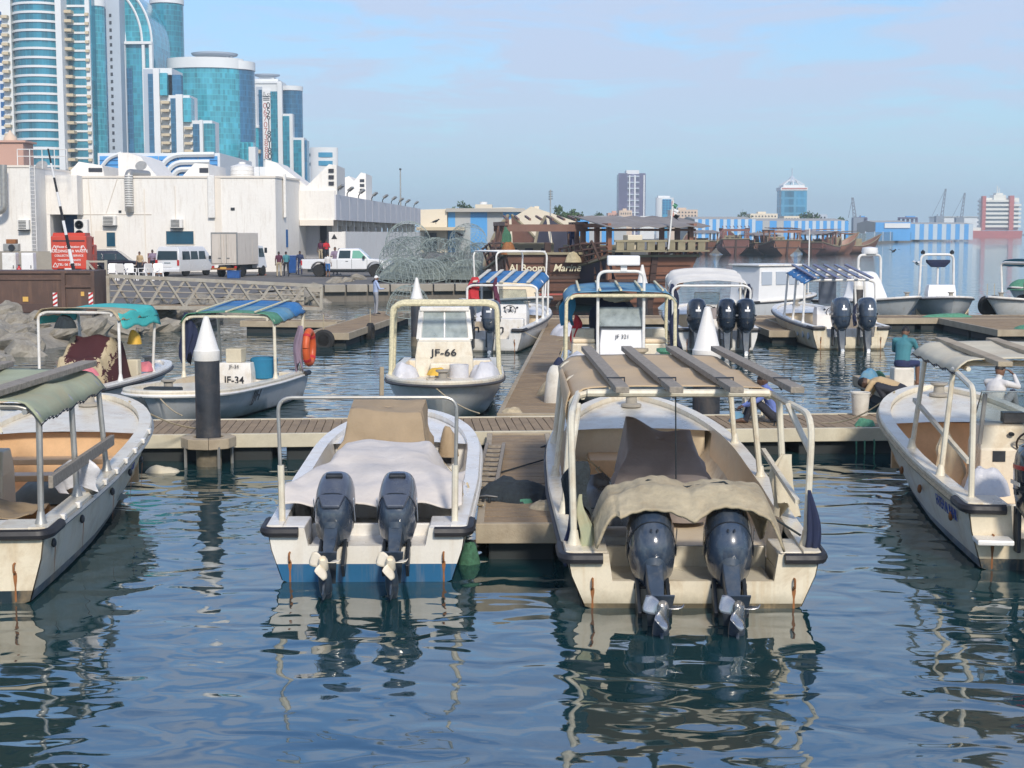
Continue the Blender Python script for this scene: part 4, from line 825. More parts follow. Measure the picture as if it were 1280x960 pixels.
for i, (s_, sz) in enumerate((('Municipality of', .2), ('RECYCLE SERVICE', .23), ('WASTE COLLECTION', .17), ('and transport', .15), ('TEL 06 7000000', .2))): 
    text(('Waste Collection &', 'BUILDING OR WASTE', 'COLLECTION SERVICE', 'TRANSPORT WASTE', 'TEL: 06 7433556')[i], sz, 'letter_white', rt, (0, -.03, 2.1 - i * .27), shear=.2 if i == 0 else 0, ext=.004, offset=.004)
for x_, z_ in ((-.85, 2.05), (.85, 2.05), (-.82, 1.0)):
    m = MB(); q = [(x_ - .15, -.02, z_ - .12), (x_ + .15, -.02, z_ - .12), (x_, -.02, z_ + .14)]
    for i in range(3): m.bar(q[i], q[(i + 1) % 3], .03)
    m.obj('triangle_mark', 'letter_white', rt)
MB().bx(-.95, .95, -.02, .0, 2.42, 2.5).obj('light_slot', 'dark_metal', rt); MB().bx(-.28, .28, -.05, 0, .62, .8).obj('number_plate', 'hazard_white', rt)
for s in (-1, 1): MB().bx(s * .72, s * .95, -.04, .01, .6, .78).obj('tail_lamp', 'lamp_red', rt)
# dark suv
p = PY(146, 342, 103); sv = T('parked_suv', 'dark blue suv parked between the red truck and the plastic chairs', 'car', (p.x, 103, QZ), -pi / 2 + .1)
MB().prism([(-1.9, .45), (-1.95, 1.05), (1.0, 1.08), (1.9, .95), (2.05, .75), (2.0, .4)] + list(reversed(arch_pts(1.3, .42, .38))) + list(reversed(arch_pts(-1.25, .42, .38))), -.9, .9, 'x').obj('body', 'car_dark', sv, bevel=.08)
MB().loft([ring(1.06, -1.9, 1.0, .88), ring(1.55, -1.75, .4, .74), ring(1.72, -1.5, .15, .66)]).obj('cab', 'car_dark', sv, bevel=.06)
for s in (-1, 1):
    for a in ((-1.7, -.8, -.85, -1.6), (-.7, .1, .05, -.7), (.18, .85, .35, .12)): MB().add([(s * .885, a[0], 1.1), (s * .885, a[1], 1.1), (s * .765, a[2], 1.52), (s * .765, a[3], 1.52)], [(0, 1, 2, 3)]).obj('side_window', 'car_glass', sv, solid=.012)
    wheel(sv, s * .78, 1.3, .34, .35, .22); wheel(sv, s * .78, -1.25, .34, .35, .22); MB().bx(s * .6, s * .64, -1.3, -.1, 1.74, 1.8).obj('roof_bar', 'galv', sv)
# brown skip
p = PY(120, 390, 55); sk = T('skip_container', 'long dark brown steel waste skip on the quay above the rocks', 'skip', (p.x, 54.9, QZ), .06)
MB().prism([(-6.5, 0), (-.0, 0), (-.0, 1.55), (-6.5, 1.55)], 0, 2.1, 'y').obj('shell', 'skip_brown', sk, bevel=.02)
for x_ in (-6.4, -1.12, -.05): MB().bx(x_ - .07, x_ + .07, -.1, -.01, .02, 1.5).obj('post', 'skip_brown', sk)
for z_ in (1.5, .98): MB().bx(-1.05 if z_ < 1 else -6.5, -.12, -.08, -.01, z_ - .04, z_ + .04).obj('rail', 'skip_brown', sk)
MB().bx(-6.5, -1.2, -.05, -.01, 1.22, 1.3).obj('rail', 'skip_brown', sk); MB().bx(-6.5, -1.2, -.06, -.01, .02, .34).obj('sole_plate', 'dhow_dark', sk)
for x_ in (-1.4, .02 - .12):
    MB().bx(x_ - .1, x_ + .06, -.125, -.11, .25, .75).obj('hazard_plate', 'hazard_white', sk); m = MB()
    for k in range(3): m.add([(x_ - .1, -.13, .26 + k * .17), (x_ + .06, -.13, .36 + k * .17), (x_ + .06, -.13, .44 + k * .17), (x_ - .1, -.13, .34 + k * .17)], [(0, 1, 2, 3)])
    m.obj('hazard_stripe', 'lamp_red', sk, fix=False)
MB().bx(-2.62, -2.42, -.03, -.01, .42, .6).obj('label_plate', 'sign_yellow', sk); MB().bx(-.5, -.38, -.03, -.01, .62, .78).obj('label_plate', 'sign_yellow', sk)
# barrier pole
p0, p1 = PY(94, 347, 59), PY(60, 186, 59); bp = T('striped_barrier_pole', 'black and white striped pole leaning above the brown skip', 'pole', p0); d = p1 - p0
for i in range(9): a, b = d * (i / 9), d * ((i + 1) / 9); MB().tube([a, b], .075 - .005 * i, 7).obj('stripe', 'letter_black' if i % 2 == 0 else 'hazard_white', bp, smooth=True)
MB().bx(-.15, .15, -.15, .15, -.75, .12).obj('foot', 'dark_metal', bp)
# cabinets on the left quay
for lab, a, b, top, mat in (('pale green cabinet at the left edge behind the skip', 3, 20, 316, 'pipe_white'), ('white electric cabinet left of the ladder foot', 27, 42, 316, 'plastic_white')):
    p = PY((a + b) / 2, 342, 86); w_ = (b - a) * 86 / F; h = PY(a, top, 86).z - QZ; c = T('quay_cabinet', lab, 'cabinet', (p.x, 86, QZ)); MB().bx(-w_ / 2, w_ / 2, 0, .6, 0, h).obj('casing', mat, c, bevel=.03); MB().bx(-w_ / 2 + .06, w_ / 2 - .06, -.03, -.002, .12, h - .1).obj('door', mat, c, bevel=.01); MB().bx(w_ / 2 - .15, w_ / 2 - .11, -.06, -.03, h * .5, h * .6).obj('handle', 'dark_metal', c)
p = PY(24, 340, 84); c = T('fire_extinguisher', 'red fire extinguisher between the two quay cabinets', 'extinguisher', (p.x, 84, QZ)); MB().lathe([(.13, 0), (.14, .1), (.14, .9), (.07, 1.02), (.04, 1.1), (.01, 1.1)], 12).obj('bottle', 'lamp_red', c, smooth=True); MB().bx(-.06, .1, -.03, .03, 1.1, 1.16).obj('valve', 'dark_metal', c)
p = PY(13, 312, 100); c = T('generator_set', 'grey rusty machine on the ledge of the wing wall', 'machine', (p.x, 100, PY(13, 314, 100).z)); MB().bx(-.5, .5, 0, .6, 0, .5).obj('engine_block', 'galv', c, bevel=.04); MB().bx(-.3, .35, .05, .55, .5, .8).obj('top_cover', 'rust', c, bevel=.03); MB().lathe([(.2, -.1), (.22, 0), (.2, .1)], 12, (.1, -.06, .25), Matrix.Rotation(pi / 2, 3, 'X')).obj('flywheel', 'dark_metal', c); MB().bx(-2, 3, .0, .8, -(c.location.z - QZ), -.01).obj('plinth', 'concrete', c)
# white plastic chairs
def chair(label, px, py, Y, rz):
    p = PY(px, py, Y); c = T('plastic_chair', label, 'chair', (p.x, Y, QZ), rz, 'white plastic chairs behind the gangway'); sc = 1.0; c.scale = (1.15,) * 3
    MB().bx(-.24, .24, -.24, .22, .42, .45).obj('seat', 'plastic_white', c, bevel=.01); MB().loft([[(-.23, .2, .45), (.23, .2, .45), (.23, .23, .45), (-.23, .23, .45)], [(-.26, .3, .85), (.26, .3, .85), (.26, .33, .85), (-.26, .33, .85)], [(-.2, .32, .92), (.2, .32, .92), (.2, .34, .92), (-.2, .34, .92)]]).obj('backrest', 'plastic_white', c)
    for s in (-1, 1):
        MB().bar((s * .22, -.2, .43), (s * .26, -.25, 0), .05).obj('leg', 'plastic_white', c); MB().bar((s * .22, .2, .43), (s * .26, .28, 0), .05).obj('leg', 'plastic_white', c); MB().bar((s * .27, -.22, .66), (s * .27, .26, .66), .05, .03).obj('armrest', 'plastic_white', c); MB().bar((s * .27, -.2, .45), (s * .27, -.22, .66), .04).obj('arm_post', 'plastic_white', c)
for i, (px, rz) in enumerate(((141, .2), (152, 3.0), (163, .5), (181, -.4), (191, 2.6), (198, .3))): chair(('leftmost white plastic chair behind the gangway', 'white plastic chair turned away beside the leftmost chair', 'third white plastic chair from the gangway post', 'white plastic chair left of the pair near the van', 'white plastic chair turned away near the van', 'white plastic chair nearest the white van')[i], px, 338, 92, rz)
p = PY(202, 332, 106); c = T('orange_crate_stack', 'stack of brown boxes beside the white van', 'boxes', (p.x - .4, 106, QZ)); MB().bx(-.7, .7, 0, .7, 0, .8).obj('box', 'rust', c, bevel=.02); MB().bx(-.6, .5, .05, .65, .81, 1.5).obj('box', 'dhow_red', c, bevel=.02)
p = PY(324, 350, 97); c = T('blue_fish_crate', 'small blue plastic crate behind the box truck wheel', 'crate', (p.x - 1.6, 96.5, QZ)); MB().bx(-.4, .4, 0, .5, 0, .5).obj('tub', 'blue_plastic', c, bevel=.03); MB().bx(-.43, .43, -.03, .53, .44, .5).obj('rim', 'blue_plastic', c)
# traffic cone and blue bin by the truck
p = PY(327, 346, 104); c = T('traffic_cone', 'orange traffic cone right of the box truck', 'traffic cone', (p.x, 104, QZ)); MB().bx(-.3, .3, -.3, .3, 0, .06).obj('foot', 'orange_plastic', c); MB().lathe([(.22, .06), (.05, 1.0), (.01, 1.0)], 14).obj('cone_body', 'orange_plastic', c, smooth=True)
p = PY(363, 347, 106); c = T('wheelie_bin', 'blue wheeled bin behind the two walking men', 'bin', (p.x + .15, 106, QZ)); MB().loft([ring(.1, -.25, .25, .25), ring(1.25, -.34, .34, .32)]).obj('tub', 'blue_plastic', c, bevel=.03); MB().bx(-.36, .36, -.38, .38, 1.26, 1.34).obj('lid', 'blue_plastic', c, bevel=.02); wheel(c, -.24, .3, .1, .1, .06); wheel(c, .24, .3, .1, .1, .06)
# gangway: two side trusses, deck, and hand rails from the quay down to the floating dock
g0, g1 = PY(136, 386, 56.5), PY(402, 391, 62.5); gw = T('gangway_bridge', 'pale steel truss gangway sloping from the quay to the floating dock', 'gangway', (0, 0, 0))
A0, A1 = Vector((g0.x, 56.5, QZ + .12)), Vector((g1.x, 62.5, .62)); side = Vector((-(A1 - A0).y, (A1 - A0).x, 0)).normalized() * 1.5
for k in range(2):
    o = side * k; U = Vector((0, 0, 1.2)); n = 6; U1 = Vector((0, 0, .95)); m = MB()
    for nm, a, b in (('top_chord', A0 + U + o, A1 + U1 + o), ('bottom_chord', A0 + o, A1 + o)): MB().bar(a, b, .14).obj(nm, 'truss', gw)
    for i in range(n):
        a, b = A0.lerp(A1, i / n) + o, A0.lerp(A1, (i + 1) / n) + o; ut = U.lerp(U1, (i + .5) / n); mid = (a + b) / 2 + ut; MB().bar(a, mid, .08).obj('brace', 'truss', gw); MB().bar(mid, b, .08).obj('brace', 'truss', gw)
    for q in (A0, A1): MB().bar(q + o, q + o + (U if q is A0 else U1), .12).obj('end_post', 'truss', gw)
n = 40
for i in range(n): a = A0.lerp(A1, (i + .5) / n); MB().bar(a + side * .04 + Vector((0, 0, .06)), a + side * .96 + Vector((0, 0, .06)), .24, .05).obj('deck_plank', 'dock_wood', gw)
for k in range(3): z_ = Vector((0, 0, .35 + .25 * k)); MB().tube([A0 + side * .94 + z_, A1 + side * .94 + z_ * .85], .025, 5).obj('rail', 'truss', gw)
tw = T('gangway_portal', 'lattice steel portal at the quay end of the gangway', 'portal', (g0.x - .6, 57.2, QZ)); m = MB()
for x_ in (-.35, .35): MB().bar((x_, 0, 0), (x_, 0, 1.9), .1).obj('post', 'truss', tw)
for a, b in (((-.35, 0, .1), (.35, 0, 1.0)), ((.35, 0, 1.0), (-.35, 0, 1.8)), ((-.35, 0, 1.85), (.35, 0, 1.85))): MB().bar(a, b, .07).obj('brace', 'truss', tw)
sg = T('pale_blue_notice', 'pale blue notice board at the foot of the gangway portal', 'sign', (g0.x - 1.1, 56.2, QZ)); MB().bx(-.26, .26, -.02, .02, .35, 1.1).obj('panel', 'canvas_white', sg); MB().bx(-.03, .03, .02, .06, 0, 1.0).obj('post', 'galv', sg)
MB().bx(g0.x - 1.6, g0.x + 1.2, 55.2, 58.6, QZ - 1.2, QZ + .1).obj('gangway_abutment', 'concrete', kind='structure', label='concrete block carrying the quay end of the gangway')
# wire fish traps
WR = {}
def trapmesh(r, h, mer=22, par=8, wire=.0105):
    m = MB()
    def pt(a, t): q = t * pi / 2; return Vector((r * cos(q) ** .8 * cos(a), r * cos(q) ** .8 * sin(a), h * sin(q)))
    for i in range(mer):
        a = 2 * pi * i / mer
        for sgn in (1, -1): m.tube([pt(a + sgn * .5 * k / 5, k / 5.2) for k in range(6)], wire * .7, 3, cap=False)
    for j in range(par): t = j / par; m.tube([pt(2 * pi * i / 20, t) for i in range(21)], wire * (1.5 if j == 0 else .8), 3, cap=False)
    return m
def trap(label, px, py, Y, z, r, h, rx=0, ry=0):
    p = PY(px, py, Y); c = T('fish_trap', label, 'fish trap', (p.x, Y, z), RN.uniform(0, 6), 'wire fish traps piled on the quay'); c.rotation_euler = (rx, ry, RN.uniform(0, 6))
    key = 'a'
    if key not in WR: WR[key] = trapmesh(1, 1).obj('wire_cage', 'trap_wire', c, fix=False); q = WR[key]
    else: q = WR[key].copy(); COL.objects.link(q); q.parent = c
    q.scale = (r, r, h); return c
TL = [(499, 345, 87, QZ, 1.5, 1.5, .2, 0), (518, 345, 89, QZ, 1.45, 1.5, -.2, .15), (534, 345, 88, QZ, 1.5, 1.4, 0, -.2), (560, 345, 90, QZ, 1.5, 1.6, .1, .2), (586, 345, 88, QZ, 1.4, 1.4, 0, 0), (606, 345, 90, QZ, 1.3, 1.2, .2, 0),
      (505, 320, 90, QZ + 1.25, 1.5, 1.4, .5, .2), (522, 320, 91, QZ + 1.3, 1.45, 1.4, -.3, .3), (549, 320, 90, QZ + 1.3, 1.5, 1.3, .2, -.4), (576, 320, 92, QZ + 1.3, 1.4, 1.3, .4, 0), (598, 320, 91, QZ + 1.1, 1.3, 1.2, 0, .5),
      (510, 300, 92, QZ + 2.3, 1.4, 1.2, 1.1, 0), (585, 300, 94, QZ + 2.4, 1.2, 1.0, .8, .4), (488, 330, 95, QZ + 1.0, 1.2, 1.6, 1.3, .2)]
TN = ['fish trap at the left end of the pile, by the pickup nose', 'second fish trap along the bottom of the pile', 'third fish trap along the bottom of the pile', 'fourth fish trap along the bottom of the pile', 'fifth fish trap along the bottom of the pile', 'fish trap at the right end of the bottom row', 'leftmost fish trap of the upper row', 'second fish trap of the upper row', 'middle fish trap of the upper row', 'fourth fish trap of the upper row', 'rightmost fish trap of the upper row', 'tilted fish trap on top of the pile at its left', 'tilted fish trap on top of the pile at its right', 'fish trap standing on edge behind the pickup nose']
for l_, a in zip(TN, TL): trap('grey green wire ' + l_, *a)
trap('small pale wire fish trap on the dock beside the man in a cap', 510, 388, 60, .5, .9, 1.2, .15, 0)
# folded netting underneath the traps
m = MB(); p = PY(543, 345, 90)
m.grid(lambda u, v: (p.x + (u - .5) * 7.4, 88.5 + v * 5, QZ + max(0, (1.1 + .55 * fbm(u * 14, v * 9, 3)) * min(1, 6 * u, 6 * (1 - u), 5 * v + .15, 5 * (1 - v)))), 40, 14)
m.obj('netting_heap', 'trap_mass', smooth=True, label='heap of grey green netting under the fish traps', cat='netting', kind='thing')
# ---------------------------------------------------------------- people: one skin grown over a posed skeleton
STAND = dict(pelvis=(0, 0, .93), waist=(0, 0, 1.08), chest=(0, .01, 1.29), neck=(0, 0, 1.44), head=(0, .03, 1.58), hipL=(-.1, 0, .9), kneeL=(-.11, .02, .5), ankL=(-.11, -.02, .08), toeL=(-.13, .15, .035), hipR=(.1, 0, .9), kneeR=(.11, .02, .5), ankR=(.11, -.02, .08), toeR=(.13, .15, .035),
             shL=(-.18, 0, 1.39), elL=(-.24, -.03, 1.12), wrL=(-.24, .08, .88), haL=(-.23, .12, .79), shR=(.18, 0, 1.39), elR=(.24, -.03, 1.12), wrR=(.24, .08, .88), haR=(.23, .12, .79))
def person(label, loc, rz, shirt, trousers, J={}, skin='skin', shoes='dark_metal', long_sleeve=False, shorts=False, cap=None, vox=.02, H=1., fingers=False, barefoot=False, group=None):
    t = T('person', label, 'person', loc, rz, group); t.scale = (H, H, H)
    j = {k: Vector(v) for k, v in {**STAND, **J}.items()}; m = MB(); bones = []
    def limb(a, b, ra, rb, mi, n=9, bulge=.08):
        a, b = j[a] if isinstance(a, str) else a, j[b] if isinstance(b, str) else b; mid = a.lerp(b, .4)
        m.tube([a, mid, b], [ra, (ra * .6 + rb * .4) * (1 + bulge), rb], n); m.ball(a, ra * .98, 8, 6); m.ball(b, rb * .98, 8, 6); bones.append((a, b, max(ra, rb), mi))
    lat = (j['shR'] - j['shL']).normalized(); lath = (j['hipR'] - j['hipL']).normalized(); rings = []
    sp = [(j['pelvis'] + (j['pelvis'] - j['waist']) * .55, .13, .1, 1), (j['pelvis'], .168, .118, 1), (j['waist'], .155, .108, .5), (j['waist'].lerp(j['chest'], .5), .165, .115, .2), (j['chest'], .178, .12, 0), (j['chest'].lerp(j['neck'], .55), .165, .095, 0), (j['neck'], .062, .06, 0)]
    for i, (c, w_, d_, mixh) in enumerate(sp):
        ax = (sp[min(i + 1, 6)][0] - sp[max(i - 1, 0)][0]).normalized(); x = (lat * (1 - mixh) + lath * mixh); x = (x - ax * x.dot(ax)).normalized(); y = ax.cross(x)
        rings.append([c + x * w_ * cos(2 * pi * k / 14) + y * d_ * sin(2 * pi * k / 14) for k in range(14)])
    m.loft(rings); bones.append((j['pelvis'], j['pelvis'] + (j['pelvis'] - j['waist']) * .5, .13, 2)); bones.append((j['waist'], j['chest'], .15, 1)); bones.append((j['chest'], j['neck'].lerp(j['chest'], .35), .13, 1)); bones.append((j['shL'], j['shR'], .06, 1))
    m.tube([j['shL'], j['neck'].lerp(j['chest'], .4), j['shR']], [.058, .075, .058], 8)
    hd = (j['head'] - j['neck']).normalized(); limb('neck', j['neck'].lerp(j['head'], .6), .052, .05, 0)
    fw = Vector(J.get('look', (0, 1, 0))); fw = (fw - hd * fw.dot(hd)).normalized(); rx = fw.cross(hd).normalized(); RM = Matrix((rx, fw, hd)).transposed(); hc = j['head']
    m.ball(hc, (.074, .096, .115), 14, 10, RM); bones.append((hc, hc + hd * .02, .1, 0)); m.ball(hc + RM @ Vector((0, .05, -.065)), (.05, .05, .045), 10, 6, RM)
    m.tube([hc + RM @ Vector((0, .088, .02)), hc + RM @ Vector((0, .112, -.025))], [.01, .016], 6)
    for s in (-1, 1): m.ball(hc + RM @ Vector((s * .074, -.005, -.005)), (.014, .022, .03), 6, 5, RM); m.ball(hc + RM @ Vector((s * .032, .08, .022)), .017, 6, 5)
    for S in 'LR':
        limb('sh' + S, 'el' + S, .056, .043, 1); limb('el' + S, 'wr' + S, .043, .029, 1 if long_sleeve else 0)
        limb('hip' + S, 'knee' + S, .086, .06, 2); limb('knee' + S, 'ank' + S, .06 if not shorts else .052, .045 if not shorts else .036, 0 if shorts else 2); fm = 0 if barefoot else 3
        a, b = j['ank' + S], j['toe' + S]; m.tube([a + (a - b) * .25 - Vector((0, 0, .03)), a.lerp(b, .4), b], [.04, .046, .03], 8); m.ball(b, .032, 8, 5); bones.append((a.lerp(b, .1) - Vector((0, 0, .02)), b, .05, fm))
        w_, h_ = j['wr' + S], j['ha' + S]; d = (h_ - w_).normalized(); bones.append((w_, h_ + d * .08, .035, 0)); sx = d.cross(Vector((0, 0, 1)));
        if sx.length < .2: sx = Vector((0, 1, 0))
        sx = (sx - d * sx.dot(d)).normalized(); nz = d.cross(sx); HM = Matrix((sx, nz, d)).transposed(); m.ball(w_.lerp(h_, .6), (.04, .02, .055), 9, 6, HM)
        for q, ln in enumerate((.062, .072, .068, .05)):
            b0 = h_ + sx * (-.03 + .02 * q) - d * .01; m.tube([b0, b0 + d * ln * .55 + nz * .012, b0 + d * ln * .95 + nz * .034], [.0105, .0095, .008], 6)
        b0 = w_.lerp(h_, .35) + sx * -.032; m.tube([b0, b0 + d * .04 - sx * .025 + nz * .01, b0 + d * .07 - sx * .028 + nz * .028], [.012, .011, .009], 6)
    o = m.obj('body', [skin, shirt, trousers, shoes], t); md = o.modifiers.new('skin', 'REMESH'); md.mode = 'VOXEL'; md.voxel_size = vox; sm = o.modifiers.new('s', 'SMOOTH'); sm.factor = .5; sm.iterations = 3
    dg = bpy.context.evaluated_depsgraph_get(); me = bpy.data.meshes.new_from_object(o.evaluated_get(dg)); o.modifiers.clear(); old = o.data; o.data = me; bpy.data.meshes.remove(old)
    me.materials.clear()
    for k in (skin, shirt, trousers, shoes): me.materials.append(MATS[k])
    bd = [(a, b - a, max((b - a).length_squared, 1e-8), r, mi) for a, b, r, mi in bones]; idx = []
    for f in me.polygons:
        c = f.center; best = 9; k = 0
        for a, ab, l2, r, mi in bd:
            u = (c - a).dot(ab) / l2; u = 0 if u < 0 else 1 if u > 1 else u; dd = (c - a - ab * u).length / r
            if dd < best: best = dd; k = mi
        idx.append(k)
    me.polygons.foreach_set('material_index', idx); me.polygons.foreach_set('use_smooth', [True] * len(idx))
    h = MB(); rings = []
    for i in range(7):
        a = -.18 + (pi / 2 + .1) * i / 6; a = min(a, pi / 2 - .05)
        rings.append([hc + RM @ Vector((.079 * cos(a) * cos(2 * pi * k / 14), -.006 + .1 * cos(a) * sin(2 * pi * k / 14) * (1 if sin(2 * pi * k / 14) < 0 else .86), .012 + .113 * sin(a) + (.045 if sin(2 * pi * k / 14) > .3 and i < 2 else 0))) for k in range(14)])
    h.loft(rings); h.obj('cap' if cap else 'hair', cap or 'hair', t, smooth=True)
    if cap: MB().prism([(-.06, .07), (-.045, .15), (.045, .15), (.06, .07)], .03, .045, 'z').obj('cap_peak', cap, t, loc=hc + Vector((0, 0, .0)))
    return t
SIT = dict(pelvis=(0, 0, .13), waist=(0, .03, .28), chest=(0, .1, .48), neck=(0, .16, .62), head=(0, .22, .75), hipL=(-.1, .02, .11), hipR=(.1, .02, .11), kneeL=(-.13, .36, .42), kneeR=(.13, .38, .4), ankL=(-.12, .5, .06), ankR=(.12, .54, .06), toeL=(-.13, .68, .03), toeR=(.13, .72, .03), shL=(-.19, .12, .56), shR=(.19, .12, .56), elL=(-.24, .32, .4), elR=(.23, .34, .38), wrL=(-.1, .52, .3), wrR=(.1, .56, .28), haL=(-.06, .6, .27), haR=(.06, .63, .25))
mt('shirt_blue', (.14, .2, .5), .8, .15, 3); mt('shirt_teal', (.06, .22, .26), .8, .15, 3); mt('shirt_tan', (.5, .36, .2), .8, .12, 3); mt('shirt_white', (.66, .64, .62), .8, .08, 3); mt('shirt_lightblue', (.38, .46, .66), .8, .1, 3); mt('shirt_maroon', (.1, .02, .05), .8, .2, 3); mt('shirt_red', (.5, .02, .03), .8, .15, 3); mt('shirt_navy', (.02, .035, .1), .8, .2, 3); mt('shirt_mauve', (.26, .2, .28), .8, .15, 3); mt('trousers_dark', (.022, .024, .035), .8, .2, 3); mt('trousers_beige', (.46, .38, .26), .8, .12, 3); mt('trousers_grey', (.3, .31, .34), .8, .12, 3); mt('shorts_blue', (.04, .14, .36), .8, .12, 3); mt('trousers_navy', (.025, .035, .1), .8, .2, 3)
DZ = .45
p = PZ(968, 528, DZ); person('man in a blue shirt sitting on the dock with his knees up', (p.x, p.y, DZ), pi / 2 - .15, 'shirt_blue', 'trousers_dark', {**SIT, 'look': (0, .7, -.4)}, 'skin_dark', long_sleeve=True, vox=.011, barefoot=True)
BEND = dict(pelvis=(0, -.18, .42), waist=(0, .0, .5), chest=(0, .24, .55), neck=(0, .4, .55), head=(0, .53, .53), hipL=(-.1, -.16, .4), hipR=(.1, -.16, .4), kneeL=(-.2, .22, .48), kneeR=(.2, .2, .46), ankL=(-.14, -.04, .08), ankR=(.15, -.06, .08), toeL=(-.17, .14, .03), toeR=(.18, .12, .03), shL=(-.18, .33, .55), shR=(.18, .33, .55), elL=(-.26, .45, .32), elR=(.24, .44, .32), wrL=(-.22, .56, .1), wrR=(.2, .54, .12), haL=(-.2, .6, .04), haR=(.18, .58, .06))
p = PZ(1108, 516, DZ); person('man in a tan shirt crouching over the dock edge, reaching down', (p.x + .12, p.y + .1, DZ), pi / 2 - .5, 'shirt_tan', 'trousers_dark', {**BEND, 'look': (0, .3, -1)}, 'skin_dark', vox=.011, barefoot=True)
STOOL = dict(pelvis=(0, 0, .5), waist=(0, .02, .65), chest=(0, .08, .86), neck=(0, .12, 1.), head=(0, .17, 1.13), hipL=(-.1, .02, .48), hipR=(.1, .02, .48), kneeL=(-.16, .42, .5), kneeR=(.2, .4, .48), ankL=(-.15, .44, .08), ankR=(.2, .42, .08), toeL=(-.17, .6, .03), toeR=(.24, .58, .03), shL=(-.19, .08, .96), shR=(.19, .08, .96), elL=(-.25, .22, .74), elR=(.25, .22, .74), wrL=(-.12, .44, .66), wrR=(.12, .46, .66), haL=(-.07, .52, .66), haR=(.07, .54, .66))
p = PZ(1127, 484, DZ); TEAL = p; person('man in a teal shirt seen from behind, sitting on a bucket', (p.x, p.y, DZ), -.55, 'shirt_teal', 'trousers_navy', {**STOOL, 'look': (0, 1, -.3)}, shorts=True, vox=.012, shoes='rust', H=1.06)
p = PZ(1243, 522, DZ); person('man in a white shirt sitting with a hand raised to his face', (p.x - .05, p.y, DZ), -.9, 'shirt_white', 'trousers_grey', {**SIT, 'elR': (.24, .36, .5), 'wrR': (.1, .44, .68), 'haR': (.05, .36, .76), 'head': (0, .2, .77), 'look': (0, 1, -.2)}, long_sleeve=True, vox=.012, H=1.12)
WALK = dict(kneeL=(-.11, .14, .5), ankL=(-.11, .1, .09), toeL=(-.12, .26, .04), kneeR=(.11, -.02, .5), ankR=(.11, -.22, .12), toeR=(.12, -.07, .03), elL=(-.25, -.12, 1.14), wrL=(-.24, -.06, .88), haL=(-.23, -.02, .8), elR=(.25, .08, 1.14), wrR=(.24, .24, .95), haR=(.23, .3, .88))
def q(px, py, Y): v = PY(px, py, Y); return (v.x, Y, QZ)
HOLD = dict(elR=(.25, .1, 1.12), wrR=(.16, .32, 1.12), haR=(.12, .4, 1.14), elL=(-.25, .08, 1.12), wrL=(-.14, .3, 1.1), haL=(-.1, .38, 1.12), look=(0, 1, -.3))
CD = PZ(470, 393, .5); person('man in a white cap and light blue shirt standing on the dock', (CD.x, CD.y, .5), -1.2, 'shirt_lightblue', 'trousers_grey', HOLD, long_sleeve=True, cap='feather_white', vox=.016, H=.93)
person('man in a maroon shirt and beige trousers walking by the truck', q(349, 347, 100), .3, 'shirt_maroon', 'trousers_beige', WALK, 'skin_dark', vox=.018); person('man in a teal shirt and dark trousers walking beside the maroon shirt', q(358, 347, 100.5), .4, 'shirt_teal', 'trousers_dark', WALK, 'skin_dark', vox=.018)
zb_ = QZ + .96
def bed(px, Y): v = PY(px, 320, Y); return (v.x, Y, zb_)
person('man in navy standing behind the tailgate of the pickup', q(375, 330, 103.5), pi, 'shirt_navy', 'trousers_navy', HOLD, 'skin_dark', vox=.018, H=1.0)
person('man in a dark red shirt standing in the pickup bed', bed(401, 101.2), pi - .4, 'shirt_maroon', 'trousers_beige', {}, 'skin_dark', vox=.018, H=.9); person('man in a bright red shirt standing in the pickup bed', bed(408, 100.8), pi + .5, 'shirt_red', 'trousers_dark', HOLD, 'skin_dark', vox=.018, H=.9)
person('boy in a pale shirt and blue shorts standing against the pickup', q(410, 352, 99.3), -.2, 'shirt_white', 'shorts_blue', {}, shorts=True, vox=.018, H=.93); person('man in a mauve shirt behind the pickup cab', q(419, 330, 104), pi, 'shirt_mauve', 'trousers_dark', HOLD, vox=.018, H=1.16); person('man in a white shirt leaning behind the pickup cab', q(424.5, 330, 104.6), pi - .6, 'shirt_white', 'trousers_grey', {}, vox=.018, H=1.1)
person('man in a mauve shirt seated by the boxes left of the van', q(191, 335, 104), pi, 'shirt_mauve', 'trousers_dark', HOLD, 'skin_dark', vox=.018, H=1.05); person('man with a bare shoulder seated beside the dark suv', q(175, 335, 100), pi - .3, 'shirt_tan', 'trousers_dark', {}, 'skin', vox=.018, H=1.0); person('man in navy standing on the first wooden dhow deck', (PY(716, 315, 80).x, 80, PY(716, 318, 80).z), pi, 'shirt_navy', 'trousers_navy', {}, 'skin_dark', vox=.02, H=1.0)
